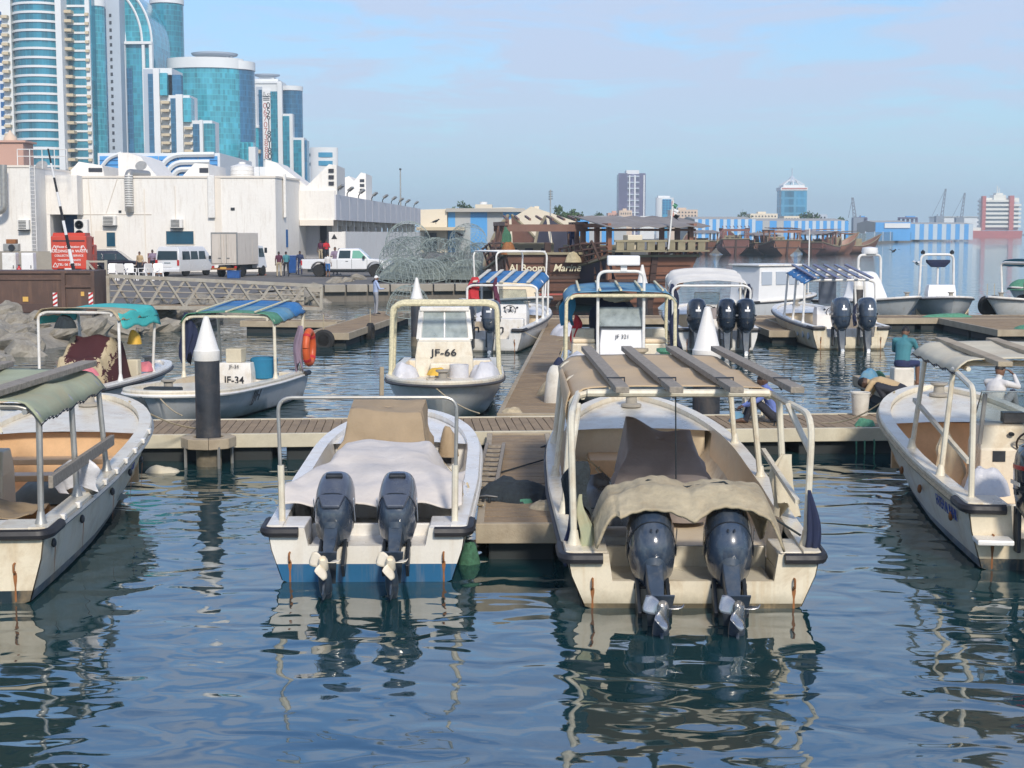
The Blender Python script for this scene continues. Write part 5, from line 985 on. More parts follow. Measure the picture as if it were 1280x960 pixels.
# ---------------------------------------------------------------- floating docks, piles
PLM = {}
def dock(label, a, b, width, edge='dock_edge', single=True, pitch=.145, top=DZ, fh=.22, skirt=True):
    """a, b: ends of the centre line; planks lie across it"""
    a, b = Vector((*a, 0)), Vector((*b, 0)); L = (b - a).length; rz = atan2(-(b - a).x, (b - a).y)
    t = T('floating_dock', label, 'dock', (a.x, a.y, 0), rz); n = int(L / pitch)
    if single:
        key = round(width, 2)
        for i in range(n):
            if key not in PLM: PLM[key] = o = MB().box((0, 0, 0), (width - .1, pitch - .014, .04)).obj('plank', 'dock_wood', t)
            else: o = PLM[key].copy(); COL.objects.link(o); o.parent = t
            o.location = (RN.uniform(-.008, .008), (i + .5) * pitch, top - .022 + RN.uniform(-.003, .003)); o.rotation_euler = (0, RN.uniform(-.004, .004), RN.uniform(-.004, .004))
    else:
        m = MB()
        for i in range(n): m.box((RN.uniform(-.01, .01), (i + .5) * pitch, top - .022 + RN.uniform(-.004, .004)), (width - .1, pitch - .016, .04))
        m.obj('deck_planking', 'dock_wood', t, kind='stuff')
    for s in (-1, 1): MB().bx(s * width / 2, s * (width / 2 - .09), 0, L, top - fh, top + .012).obj('edge_beam', edge, t, bevel=.01)
    for y0, y1 in ((-.09, -.002), (L + .002, L + .09)): MB().bx(-width / 2 - .005, width / 2 + .005, y0, y1, top - fh, top + .014).obj('edge_beam', edge, t, bevel=.01)
    k = max(1, int(L / 2.6))
    for i in range(k): MB().bx(-width / 2 + .14, width / 2 - .14, L * i / k + .12, L * (i + 1) / k - .12, -.5, top - .06).obj('float', 'float_dark', t, bevel=.03)
    return t
MD = dock('long main dock crossing between the near and middle boats', (-6.9, 25.35), (10.6, 26.65), 2.1, 'dock_edge_pale')
FP = dock('near finger dock between the two boats with outboards', (.11, 16.9), (.11, 24.55), 1.05)
dock('finger dock running back beside the boat with the patterned console', (.35, 27.35), (2.05, 58.2), 1.25, single=False)
dock('short finger dock where the man in teal sits', (8.62, 27.65), (8.62, 34.6), 1.2)
dock('far cross dock behind the middle row of boats', (-.5, 58.9), (27, 59.6), 2.2, single=False)
dock('short finger dock between the white and blue canopy boats', (9.4, 50.8), (9.4, 57.7), 1.15, single=False)
dock('wide finger dock at the right with green net on it', (19.5, 51.2), (19.5, 58.2), 5.4, single=False)
dock('left finger dock below the gangway with tyre fenders', (-6.2, 49.6), (-5.0, 63), 1.5, single=False)
dock('low cross dock left of the gangway foot', (-10.2, 57.0), (-6.6, 56.4), 1.2, single=False)
# mooring cleats and hoses on the near finger
def pile(label, x, y, r, ztop, cone, collar=True):
    t = T('mooring_pile', label, 'mooring pile', (x, y, 0)); zc = ztop - cone
    MB().lathe([(r, -1.2), (r, zc - .1)], 24).obj('shaft', 'pile_dark', t, smooth=True); MB().lathe([(r * 1.02, -1.2), (r * 1.03, .3)], 24).obj('weathered_foot', 'pile_foot', t, smooth=True)
    MB().lathe([(r * 1.03, zc - .1), (r * 1.05, zc - .09), (r * 1.05, zc + .06), (r * .95, zc + .09), (r * .22, ztop - .02), (.02, ztop)], 28).obj('cone_cap', 'white_paint', t, smooth=30)
    if collar:
        R1, R0 = r * 2.25, r * 1.25
        for i in range(8):
            a0, a1 = 2 * pi * i / 8 + .2, 2 * pi * (i + .985) / 8 + .2
            MB().prism([(R0 * cos(a0), R0 * sin(a0)), (R1 * cos(a0), R1 * sin(a0)), (R1 * cos(a1), R1 * sin(a1)), (R0 * cos(a1), R0 * sin(a1))], DZ - .14, DZ + .03, 'z').obj('collar_segment', 'dock_edge', t, bevel=.012)
        for i in range(4): a0 = 1.57 * i + .6; MB().tube([(R1 * .9 * cos(a0), R1 * .9 * sin(a0), DZ - .1), (R1 * .9 * cos(a0), R1 * .9 * sin(a0), -.4)], .025, 5).obj('guide_rod', 'galv', t)
pile('dark mooring pile with white cone, in front of the boat marked JF-34', PZ(250, 555, DZ).x, 24.05, .2, 2.45, .62)
pile('dark mooring pile with white cone, behind the tan canopy boat', PZ(896, 525, DZ).x, 27.9, .26, 2.42, .88, False)
pile('mooring pile with pointed white cap beside the blue canopy boat', PY(521, 380, 50).x, 50, .2, 2.3, .75, False)
pile('mooring pile with white cap behind the right middle boats', PY(1073, 360, 60.5).x, 60.5, .2, 2.4, .8, False)
pile('mooring pile with white cone beside the brown dhow stern', PY(803, 360, 60.8).x, 60.9, .22, 2.0 + .5, .8, False)
# ---------------------------------------------------------------- boats
class Boat: pass
def boat(label, S, rz, L, B, s0, s1, hm='hull_cream', im='liner_cream', gm='cream_gel', name='fishing_boat', notch=.55, nz=.3, fd=.66, floor=.22, full=.5, rake=.9, cw=.6, g=.17, rub='grey_rubber', bump='black_rubber', N=22, cat='boat', keel=-.35, deckm=None, bollard=True, group=None, fp=2.3, transom_rust=True):
    b = Boat(); b.o = T(name, label, cat, (S[0], S[1], 0), rz, group); o = b.o; b.L = L; b.B = B
    def hb(t):
        base = B / 2 * (.92 + .08 * min(1, t / .35))
        if t > full: u = (t - full) / (1 - full); base *= max(0, 1 - u ** fp) ** .6
        return base
    zs = lambda t: s0 + (s1 - s0) * (t ** 1.8)
    b.hb = hb; b.zs = zs; ts = [1 - (1 - i / N) ** 1.7 for i in range(N + 1)]
    def ptb(t, k, s):   # k 0 gunwale .. 3 keel
        h = hb(t); z = zs(t); q = t * t
        f, zz = ((1, z), (.965 - .12 * q, z * .6), (.86 - .34 * q, .02 + .1 * q), (0, keel + (.25 * q)))[k]
        y = t * (L - rake * (1 - zz / z) * (.9 if k < 3 else .95)); return (s * h * f, y, zz)
    b.pt = ptb; m = MB(); m.loft([[ptb(t, 0, 1), ptb(t, 1, 1), ptb(t, 2, 1), ptb(t, 3, 0), ptb(t, 2, -1), ptb(t, 1, -1), ptb(t, 0, -1)] for t in ts], closed=False); m.obj('hull', hm, o, smooth=True)
    # transom with the motor well cut out of it
    x0, z0 = hb(0), zs(0); n_ = notch; e = .012
    poly = [(-x0 + e, z0), (-n_, z0), (-n_ + .04, nz), (n_ - .04, nz), (n_, z0), (x0 - e, z0), (x0 * .965 - e, z0 * .6), (x0 * .86 - e, .02), (0, keel + .02), (-x0 * .86 + e, .02), (-x0 * .965 + e, z0 * .6)]
    MB().prism(poly, -.012, .07, 'y').obj('transom', hm, o)
    pts = [(hb(t), t * L, zs(t)) for t in ts]; path = pts + [(-x, y, z) for x, y, z in reversed(pts[:-1])]
    nrm = []
    for i in range(len(path)):
        a, c = Vector(path[max(0, i - 1)]), Vector(path[min(len(path) - 1, i + 1)]); d = (c - a); d.z = 0; d.normalize(); nrm.append(Vector((-d.y, d.x, 0)))
    b.path = path; b.nrm = nrm
    MB().loft([[Vector(p) + n * .0 - Vector((0, 0, .09)) - n * .004, Vector(p) - n * .015 + Vector((0, 0, .0)), Vector(p) + n * .0 + Vector((0, 0, .03)), Vector(p) + n * g + Vector((0, 0, .03)), Vector(p) + n * g - Vector((0, 0, .07))] for p, n in zip(path, nrm)]).obj('gunwale', gm, o, smooth=30)
    MB().tube([Vector(p) - n * .012 - Vector((0, 0, .07)) for p, n in zip(path, nrm)], .034, 6).obj('rub_rail', rub, o, smooth=True)
    # inside
    fl = []
    for t in ts:
        if t * L < cw or t > fd: continue
        hi = max(.05, hb(t) - g - .0); zf = floor + .25 * max(0, t - .5); fl.append([(hi, t * L, zs(t) + .01), (hi - .05, t * L, zf + .1), (hi - .12, t * L, zf), (-hi + .12, t * L, zf), (-hi + .05, t * L, zf + .1), (-hi, t * L, zs(t) + .01)])
    if len(fl) > 1: MB().loft(fl, closed=False).obj('deck_liner', im, o, smooth=25, fix=False)
    hi = max(.05, hb(fd) - g); zt = zs(fd) - .06
    MB().prism([(-hi, floor), (hi, floor), (hi, zt), (-hi, zt)], fd * L - .12, fd * L - .05, 'y').obj('bulkhead', im, o)
    fdk = []
    for t in [fd - .02 + (1 - fd + .012) * (i / 10) for i in range(11)]:
        hi = max(.02, hb(t) - g * .9); z = zs(t) - .05; fdk.append([(hi, t * L - .12, z), (hi * .5, t * L - .12, z + .03), (0, t * L - .12, z + .04), (-hi * .5, t * L - .12, z + .03), (-hi, t * L - .12, z)])
    MB().loft(fdk, closed=False).obj('foredeck', deckm or gm, o, smooth=25, fix=False)
    # stern quarters and well
    for s in (-1, 1):
        MB().prism([(s * n_, .075), (s * (x0 * .95), .075), (s * (hb(cw / L) * .95), cw), (s * n_, cw)], z0 * .66, z0 + .005, 'z').obj('quarter_deck', gm, o, bevel=.015); MB().bx(s * n_, s * (n_ + .05), .076, cw - .002, .03, z0 * .66 - .002).obj('well_side', gm, o)
        q = [(s * (n_ + .06), -.05, z0 - .04), (s * (x0 - .02), -.05, z0 - .04), (s * (x0 + .035), .06, z0 - .04), (s * (hb(.5 / L) + .03), .5, z0 - .03)]
        MB().tube(bend(q, .08), .058, 8).obj('corner_bumper', bump, o, smooth=True)
        ex = s * (n_ + x0 * .92) / 2; MB().tube(bend([(ex, -.012, z0 * .55), (ex, -.07, z0 * .55), (ex, -.07, z0 * .55 - .09), (ex, -.012, z0 * .55 - .09)], .03), .012, 5).obj('tow_eye', 'rust', o)
        if transom_rust: MB().grid(lambda u, v: (ex + (u - .5) * (.035 + .01 * sin(v * 9)) * (1 - .6 * v), -.0155, z0 * .55 - .1 - v * z0 * .4), 1, 8).obj('rust_streak', 'rust', o)
    MB().bx(-n_ + .05, n_ - .05, .075, cw, .0, nz - .02).obj('motor_well', gm, o); MB().bx(-n_ + .002, n_ - .002, cw, cw + .06, .0, z0 * .86).obj('well_bulkhead', gm, o, bevel=.01)
    if bollard:
        t = .93; z = zs(t) - .02; MB().lathe([(.16, 0), (.16, .04), (.09, .06), (.085, .16), (.14, .19), (.14, .22), (.02, .22)], 14, (0, t * L - .25, z)).obj('mooring_bitt', 'concrete', o, smooth=True)
    return b
def pontoon_point(b, t, s): return Vector((s * (b.hb(t) - .08), t * b.L, b.zs(t) + .03))
OBP = {}
def outboard(label, par, x, z, tilt=0., cowl='cowl_blue', top=None, prop='prop_dark', s=1., box=0., y=.0, leg='leg_blue', group=None, parts=True, band=None, yaw=0.):
    """par: the boat it hangs on; its own thing, placed in world space"""
    M = Matrix.Translation(par.location) @ Matrix.Rotation(par.rotation_euler[2], 4, 'Z'); loc = M @ Vector((x, y, z))
    t = T('outboard_motor', label, 'outboard motor', loc, par.rotation_euler[2] + yaw, group); t.rotation_euler = (-tilt, 0, par.rotation_euler[2] + yaw); t.scale = (s, s, s)
    def sec(z, w, l, yc, n=28, e=3.2 if box else 2.4):
        r = []
        for k in range(n):
            a = 2 * pi * k / n; c_, s_ = cos(a), sin(a); fx = abs(c_) ** (2 / e) * (1 if c_ > 0 else -1); fy = abs(s_) ** (2 / e) * (1 if s_ > 0 else -1); r.append((w * fx * (1 - .12 * max(0, -fy)), yc + l * fy, z))
        return r
    bx = box
    if parts and bx: MB().loft([[(-.1, -.655, .1), (.1, -.655, .1), (.1, -.6, .1), (-.1, -.6, .1)], [(-.16, -.672, .29), (.16, -.672, .29), (.16, -.6, .29), (-.16, -.6, .29)]]).obj('rear_panel', 'cowl_grey' if bx else leg, t, bevel=.02)
    if parts:
        for sx in (-1, 1): MB().bx(sx * .234, sx * .24, -.5, -.14, .36, .4).obj('side_stripe', 'steel' if not bx else 'tower_grey', t); MB().bx(sx * .228, sx * .236, -.36, -.26, .26, .32).obj('latch', 'dark_metal', t)
    # lower cowl, upper cowl, top cap
    MB().loft([sec(.02, .13, .2, -.28), sec(.12, .2, .3, -.3), sec(.26, .225, .345, -.31), sec(.3, .228, .35, -.31)]).obj('lower_cowl', cowl, t, smooth=True)
    MB().loft([sec(.312, .23, .352, -.31), sec(.5, .235 - .0 * bx, .35, -.31), sec(.66, .215 + .01 * bx, .32, -.3), sec(.74 + .04 * bx, .18 + .03 * bx, .28, -.29), sec(.775 + .05 * bx, .12 + .06 * bx, .2 + .04 * bx, -.28)]).obj('upper_cowl', top or cowl, t, smooth=True)
    MB().loft([sec(.3, .233, .356, -.31), sec(.313, .233, .356, -.31)]).obj('seam', 'dark_metal', t, smooth=True)
    MB().loft([sec(-.03, .095, .16, -.27), sec(.02, .13, .2, -.28)]).obj('apron', leg, t, smooth=True)
    MB().loft([[(-.085, -.42, .03), (.085, -.42, .03), (.075, -.14, .03), (-.075, -.14, .03)], [(-.07, -.42, -.3), (.07, -.42, -.3), (.06, -.2, -.3), (-.06, -.2, -.3)], [(-.04, -.46, -.58), (.04, -.46, -.58), (.04, -.2, -.58), (-.04, -.2, -.58)]]).obj('midsection', leg, t, smooth=20, bevel=.012)
    MB().prism([(-.13, -.62), (.13, -.62), (.08, -.1), (-.08, -.1)], -.6, -.585, 'z').obj('cavitation_plate', leg, t)
    m = MB(); m.loft([[(-.03, -.44, -.59), (.03, -.44, -.59), (.03, -.2, -.59), (-.03, -.2, -.59)], [(-.03, -.47, -.78), (.03, -.47, -.78), (.03, -.2, -.78), (-.03, -.2, -.78)]]); m.obj('strut', leg, t)
    MB().lathe([(.01, -.33), (.05, -.25), (.075, -.1), (.075, .1), (.06, .22), (.05, .24)], 14, (0, -.36, -.82), Matrix.Rotation(pi / 2, 3, 'X')).obj('gearcase', leg, t, smooth=True)
    MB().loft([[(-.016, -.46, -.88), (.016, -.46, -.88), (.016, -.24, -.88), (-.016, -.24, -.88)], [(-.006, -.46, -1.09), (.006, -.46, -1.09), (.006, -.37, -1.09), (-.006, -.37, -1.09)]]).obj('skeg', leg, t)
    if parts:
        pr = MB().lathe([(.045, -.06), (.055, -.02), (.055, .1), (.04, .14), (.03, .1)], 14, (0, -.62, -.82), Matrix.Rotation(pi / 2, 3, 'X')).obj('propeller', prop, t, smooth=True)
        for k in range(3):
            a = 2 * pi * k / 3 + .4; m = MB()
            def bl(u, v): r = .045 + .15 * v; q = a + (u - .5) * (1.15 * (1 - .45 * v * v)) * (1 if v < .96 else .55); return (r * cos(q), -.66 + (u - .5) * .1, -.82 + r * sin(q))
            m.grid(bl, 6, 6).obj('blade', prop, pr, smooth=True, solid=.008)
        for sx in (-1, 1): MB().bx(sx * .16, sx * .12, -.14, .05, -.36, .1).obj('clamp_bracket', 'dark_metal', t, bevel=.01)
        MB().tube([(-.17, -.06, .06), (.17, -.06, .06)], .03, 8).obj('tilt_tube', 'dark_metal', t); MB().tube([(0, -.1, -.3), (0, -.14, -.02)], .035, 8).obj('trim_ram', 'steel', t)
        MB().lathe([(.045, -.003), (.05, .0), (.04, .006), (.01, .006)], 14, (0, -.455, -.5), Matrix.Rotation(pi / 2, 3, 'X')).obj('trim_tab', 'steel', t)
        MB().tube(bend([(.1, -.05, .1), (.22, .15, .15), (.16, .45, .05)], .1), .022, 6).obj('control_cable', 'black_rubber', t, smooth=True)
        for sx in (-.03, .03): MB().ball((sx, -.655, .2), (.012, .008, .02), 8, 5).obj('tell_tale', 'dark_metal', t)
    if bx: MB().box((0, -.62, .62), (.2, .1, .07)).obj('vent_grille', 'dark_metal', t, bevel=.02); MB().box((0, -.28, .823), (.22, .16, .01)).obj('vent_grille', 'dark_metal', t)
    if not parts or s > 1.15:
        MB().box((.0, -.655, .48), (.12, .03, .05)).obj('badge', 'hazard_white', t)
    if band: MB().loft([sec(.52, .238, .354, -.31), sec(.56, .237, .352, -.31)]).obj('trim_band', band, t, smooth=True)
    return t
def P4(b, x, y, z): return Vector((x, y, z))
def hoop(par, pts, r, mat, rad_=.22, name='hoop'): return MB().tube(bend(pts, rad_, 5), r, 8).obj(name, mat, par, smooth=True)
def canopy(label, b, y0, y1, hw, zt, cloth='canvas_cream', frame='pipe_cream', nh=3, droop=.18, beams=0, beam='wood_beam', r=.03, over=(0, 0), crown=.06, poles='sides', group=None, cloth_t=True, bd=(.11, .05), ov=.5, rot=0., split=None, name='canopy', slope=0.):
    """posts and hoops standing on the gunwales with a cloth roof laced over them; part of the boat (bolted on)"""
    o = b.o; Lb = b.L; z_t = zt
    def ZT(y): q = clamp((y - y0) / (y1 - y0), -.2, 1.2); return z_t - (slope * (1 - q) if slope > 0 else -slope * q)
    ys = [y0 + (y1 - y0) * i / (nh - 1) for i in range(nh)]
    for y in ys:
        zt = ZT(y); t = y / Lb; xb = min(b.hb(t) - .09, hw + .15); zb = b.zs(t)
        hoop(o, [(-xb, y, zb), (-hw, y, zt - droop * .4), (-hw + .18, y, zt), (hw - .18, y, zt), (hw, y, zt - droop * .4), (xb, y, zb)], r, frame, .2)
        for s in (-1, 1): MB().lathe([(.07, 0), (.05, .06), (.036, .14), (.01, .14)], 10, (s * xb, y, zb + .02)).obj('post_base', frame, o, smooth=True)
    for s in (-1, 1):
        MB().tube([(s * (hw - .12), y0 - over[0], ZT(y0) - .05), (s * (hw - .12), y1 + over[1], ZT(y1) - .05)], r * .9, 6).obj('top_rail', frame, o, smooth=True)
    ya, yb = y0 - over[0], y1 + over[1]
    if cloth_t:
        sd = RN.uniform(0, 90)
        def cf(u, v):
            a = (u * 2 - 1); x = a * (hw + .05); e = max(0, abs(a) - .82) / .18
            y = ya + (yb - ya) * v; z = ZT(y) + .05 + crown * (1 - a * a) - droop * e ** 1.5 - .04 * abs(sin(v * pi * (nh - 1))) * (1 - e) + .012 * fbm(x, y, sd, 1.8) - (.012 * sin(v * 31 + a) * e)
            return (x, y, z)
        if split:
            for i, (va, vb_, mname) in enumerate(split): MB().grid(lambda u, v: cf(u, va + (vb_ - va) * v), 28, 8).obj('roof_cloth', mname, o, smooth=60, solid=.012)
        else: MB().grid(cf, 28, 26).obj('roof_cloth', cloth, o, smooth=60, solid=.012)
        for s in (-1, 1):
            m = MB(); q = []
            for i in range(41): v = i / 40; p_ = cf(.5 + s * .5, v); q.append((p_[0] - s * .02 * (i % 2), p_[1], p_[2] - .03 * (i % 2) - .005))
            m.tube(q, .008, 4).obj('lacing', 'dark_metal', o)
    for i in range(beams):
        x = (-1 + 2 * (i + .5 - .5 * 0) / beams) * hw * .96 if beams > 1 else 0
        MB().bar((x, ya - ov, ZT(ya - ov) + crown + bd[1] / 2 + .05), (x + rot, yb + ov * .6, ZT(yb + ov * .6) + crown + bd[1] / 2 + .05), bd[0], bd[1]).obj('roof_beam', beam, o, bevel=.006)
def console(b, y, w_=.75, d=.6, h=1.05, x=0., floor=.22, mat='white_gel', screen=True, face=-1, wheel_=True, sm='screen_clear', sh=.42, txt=None, tsz=.14):
    """steering stand; face -1: the helmsman stands towards the stern"""
    o = b.o; c = MB().loft([[(x - w_ / 2, y - d / 2, floor), (x + w_ / 2, y - d / 2, floor), (x + w_ / 2, y + d / 2, floor), (x - w_ / 2, y + d / 2, floor)], [(x - w_ / 2, y - d / 2, floor + h * .72), (x + w_ / 2, y - d / 2, floor + h * .72), (x + w_ / 2, y + d * .46, floor + h * .72), (x - w_ / 2, y + d * .46, floor + h * .72)], [(x - w_ * .46, y - d * .2, floor + h), (x + w_ * .46, y - d * .2, floor + h), (x + w_ * .46, y + d * .4, floor + h), (x - w_ * .46, y + d * .4, floor + h)]]).obj('console', mat, o, bevel=.02)
    zt = floor + h
    if screen:
        MB().add([(x - w_ * .46, y + d * .36, zt), (x + w_ * .46, y + d * .36, zt), (x + w_ * .42, y + d * .1, zt + sh), (x - w_ * .42, y + d * .1, zt + sh)], [(0, 1, 2, 3)]).obj('windscreen', sm, c, solid=.008)
        m = MB(); q = [(x - w_ * .46, y + d * .36, zt), (x - w_ * .42, y + d * .1, zt + sh), (x + w_ * .42, y + d * .1, zt + sh), (x + w_ * .46, y + d * .36, zt)]; m.tube(q, .012, 5).obj('screen_frame', 'steel', c)
    if wheel_:
        R = Matrix.Rotation(.55, 3, 'X'); cc = Vector((x, y - d * .58, floor + h * .82)); m = MB(); m.tube([cc + R @ Vector((.19 * cos(2 * pi * i / 20), 0, .19 * sin(2 * pi * i / 20))) for i in range(21)], .014, 6, cap=False)
        for i in range(5): m.bar(cc + R @ Vector((0, .02, 0)), cc + R @ Vector((.19 * cos(2 * pi * i / 5 + .3), 0, .19 * sin(2 * pi * i / 5 + .3))), .018, .012)
        m.ball(cc, .035, 8, 6); m.obj('steering_wheel', 'black_rubber', c, smooth=True); MB().tube([cc, cc + Vector((0, .2, -.06))], .025, 6).obj('wheel_shaft', 'dark_metal', c)
    for i in range(3): MB().lathe([(.035, 0), (.04, .012), (.03, .012), (.01, .008)], 12, (x - .22 + .22 * i, y - d * .38, floor + h * .9), Matrix.Rotation(.62, 3, 'X')).obj('gauge', 'dark_metal', c)
    if txt: text(txt, tsz, 'letter_black', c, (x, y + d / 2 + .006, floor + h * .5), (pi / 2, 0, pi), offset=.004)
    return c
def world(b, x, y, z): return Matrix.Translation(b.o.location) @ Matrix.Rotation(b.o.rotation_euler[2], 4, 'Z') @ Vector((x, y, z))
def drape(label, b, fn, x0, x1, y0, y1, mat, name='tarpaulin', cat='tarpaulin', nu=40, nv=40, sol=.012):
    w0 = world(b, (x0 + x1) / 2, (y0 + y1) / 2, 0); ox, oy = (x0 + x1) / 2, (y0 + y1) / 2
    def f(u, v): x = x0 + (x1 - x0) * u; y = y0 + (y1 - y0) * v; q = fn(x, y); return (q[0] - ox, q[1] - oy, q[2]) if isinstance(q, tuple) else (x - ox, y - oy, q)
    o = MB().grid(f, nu, nv).obj(name, mat, smooth=70, solid=sol, label=label, cat=cat, fix=False); o.location = w0; o.rotation_euler = (0, 0, b.o.rotation_euler[2]); return o
def clamp(x, a=0., c=1.): return a if x < a else c if x > c else x
def ss(a, c, x): t = clamp((x - a) / (c - a)); return t * t * (3 - 2 * t)
def heap(label, loc, r, h, mat, name, cat, seed=1., n=30, rough=.5):
    m = MB()
    def f(u, v):
        a = u * 2 * pi; k = 1 - v; R_ = 1 + .3 * MN.noise(Vector((cos(a) * 1.2, sin(a) * 1.2, seed))); X, Y_ = cos(a) * k, sin(a) * k
        z = h * (1 - k ** 3.2) * (.88 + .3 * MN.noise(Vector((X * 1.1, Y_ * 1.1, seed + 5)))) + h * rough * (.16 * MN.noise(Vector((X * 3, Y_ * 3, seed))) - .14 * abs(MN.noise(Vector((X * 5, Y_ * 5, seed + 9))))) * min(1, 3 * k + .3)
        return (r[0] * R_ * X * (1 + .12 * (1 - k)), r[1] * R_ * Y_, max(0, z) if v > .02 else 0)
    return m.grid(f, n, 16).obj(name, mat, smooth=70, loc=loc, label=label, cat=cat)
def tent(label, b, top, bot, mat, name='console_cover', cat='cover', seed=1., fold=.05, nf=9, n=72, crown=.03, peaks=()):
    """cloth pulled over a box: flat-ish top, skirts falling in folds to the lower outline"""
    def per(P, t):
        t = (t % 1) * 4; i = int(t); q = t - i; q = q + .0; return Vector(P[i]).lerp(Vector(P[(i + 1) % 4]), q)
    ct = sum((Vector(q) for q in top), Vector()) / 4; m = MB(); rings = []
    for j in range(6):
        s_ = j / 5; rings.append([ct.lerp(per(top, k / n), max(.02, s_)) + Vector((0, 0, crown * (1 - s_ * s_))) for k in range(n)])
    for j in range(1, 11):
        s_ = j / 10; ring_ = []
        for k in range(n):
            p = per(top, k / n).lerp(per(bot, k / n), s_ ** .85); d = p - ct; d.z = 0; d.normalize(); ph = k / n * 2 * pi * nf
            q = s_ * fold * (1.2 - 2.4 * abs(sin(.5 * ph + 1.6 * MN.noise(Vector((k / n * 6, s_ * 2, seed))))) ** .7 + .8 * MN.noise(Vector((p.x * 3, p.y * 3, p.z * 4 + seed))) + .6 * MN.noise(Vector((p.x * 7, p.y * 7, p.z * 8 + seed))))
            q += .07 * (.5 - abs(sin(4.5 * (p.z * 1.5 + .9 * abs(p.x - ct.x + .55 * (1 if seed < 5 else -1))) + 2.5 * MN.noise(p * 1.5))) ** .6) * s_ ** .5
            p = p + d * q; p.z += .03 * MN.noise(Vector((p.x * 4, p.y * 4, seed))) + (.05 * sin(ph * .5 + seed) * s_ if j == 10 else 0); ring_.append(p)
        rings.append(ring_)
    for rr in rings:
        for p in rr:
            p.z += .02 * MN.noise(Vector((p.x * 3, p.y * 3, seed + 3)))
            for (x, y, h, w_) in peaks: p.z += h * math.exp(-((p.x - x) ** 2 + (p.y - y) ** 2) / w_) * clamp((p.z - .5) / .4)
    m.loft(rings, cap=False); o_ = Vector((ct.x, ct.y, 0)); m.v = [tuple(Vector(q) - o_) for q in m.v]
    o = m.obj(name, mat, smooth=75, label=label, cat=cat, solid=.008); o.location = world(b, o_.x, o_.y, 0); o.rotation_euler = (0, 0, b.o.rotation_euler[2]); return o
def S2(px, py): v = PZ(px, py, 0); return Vector((v.x, v.y))
def between(spx, spy, bpx, bpy, bz_):
    s = PZ(spx, spy, 0); e = PZ(bpx, bpy, bz_); d = e - s; return (s.x, s.y), atan2(-d.x, d.y), hypot(d.x, d.y)
# ======================================================= the white boat with a blue waterline and two tilted motors
S, rz, L = between(459, 727, 512, 511, .95)
b = boat('white boat with a blue waterline band and cloth-covered console', S, rz, L, 2.36, .6, .95, 'hull_blue_band', 'white_gel', 'white_gel', notch=.68, nz=.4, fd=.72, full=.55, floor=.25, cw=.65, rub='white_paint', fp=2.6); b1 = b
outboard('left motor of the white boat with the blue band, tilted up', b.o, -.36, .34, .97, 'cowl_blue', 'cowl_grey', 'prop_cream', .92, 1., -.02, group='motors of the blue banded boat')
outboard('right motor of the white boat with the blue band, tilted up', b.o, .33, .34, .97, 'cowl_blue', 'cowl_grey', 'prop_cream', .92, 1., -.02, group='motors of the blue banded boat')
x_ = b.hb(.03) - .14
hoop(b.o, [(-x_, .25, .62), (-x_ - .03, .25, 2.0), (x_ + .03, .25, 2.0), (x_, .25, .62)], .021, 'galv', .16, 'roll_bar')
for s in (-1, 1): MB().tube([(s * x_, .25, .6), (s * (x_ + .008), .25, 1.25)], .037, 8).obj('pole_sleeve', 'pipe_cream', b.o, smooth=True)
console(b, 4.9, .95, .7, 1.0, -.12, .25, screen=False, wheel_=False); MB().bx(-.9, .9, 2.3, 3.0, .25, .68).obj('seat_box', 'white_gel', b.o, bevel=.03)
MB().bx(.3, .85, 5.05, 5.1, .36, .44).obj('locker_slot', 'dark_recess', b.o) if False else None
for x_ in (.45, ): MB().bx(x_, x_ + .3, b.L * .72 - .135, b.L * .72 - .128, .42, .5).obj('hatch_slot', 'dark_recess', b.o)
tent('tan cloth cover tied over the console of the white boat', b, [(-.62, 4.55, 1.36), (.36, 4.55, 1.3), (.4, 5.25, 1.42), (-.62, 5.25, 1.46)], [(-.82, 4.25, .42), (.6, 4.2, .36), (.5, 5.5, .4), (-.74, 5.5, .4)], 'tarp_tan', seed=3, fold=.075, nf=6, peaks=((-.1, 4.9, -.08, .1),))
def f2(x, y):
    k = max((abs(x) - .52 - .55 * ss(2.0, 3.3, 3.3 - y + 1.0)) / .35, 0); z = 1.08 - .2 * ss(2.6, 1.1, y) - .42 * ss(0, 1, k) - .62 * ss(3.25, 3.85, y) * .8 - .2 * ss(1.2, .6, y) + .02 * sin(x * 9 + y * 5) + .035 * fbm(x, y, 4, 2) + .02 * abs(sin((x + .2 * y) * 6))
    return max(.36 if y > .75 else .5, z)
drape('pale cloth sheet spread over the seat behind the motors of the white boat', b, f2, -1.04, 1.02, .72, 3.85, 'tarp_pale', nu=60, nv=60)
MB().tube([(.5, 3.8, .95), (.9, 2.6, .75), (1.02, 1.5, .7)], .008, 4).obj('tie_rope', 'rope_tan', b.o); MB().tube([(-.28, 5.6, .3), (-.26, 5.65, 1.85)], .035, 7).obj('bow_post', 'dock_edge', b.o)
o = heap('small canvas wrapped bundle in the bow of the white boat', world(b, .72, 5.55, .55), (.16, .16, .0), .45, 'tarp_tan', 'wrapped_bundle', 'bundle', 3.3); 
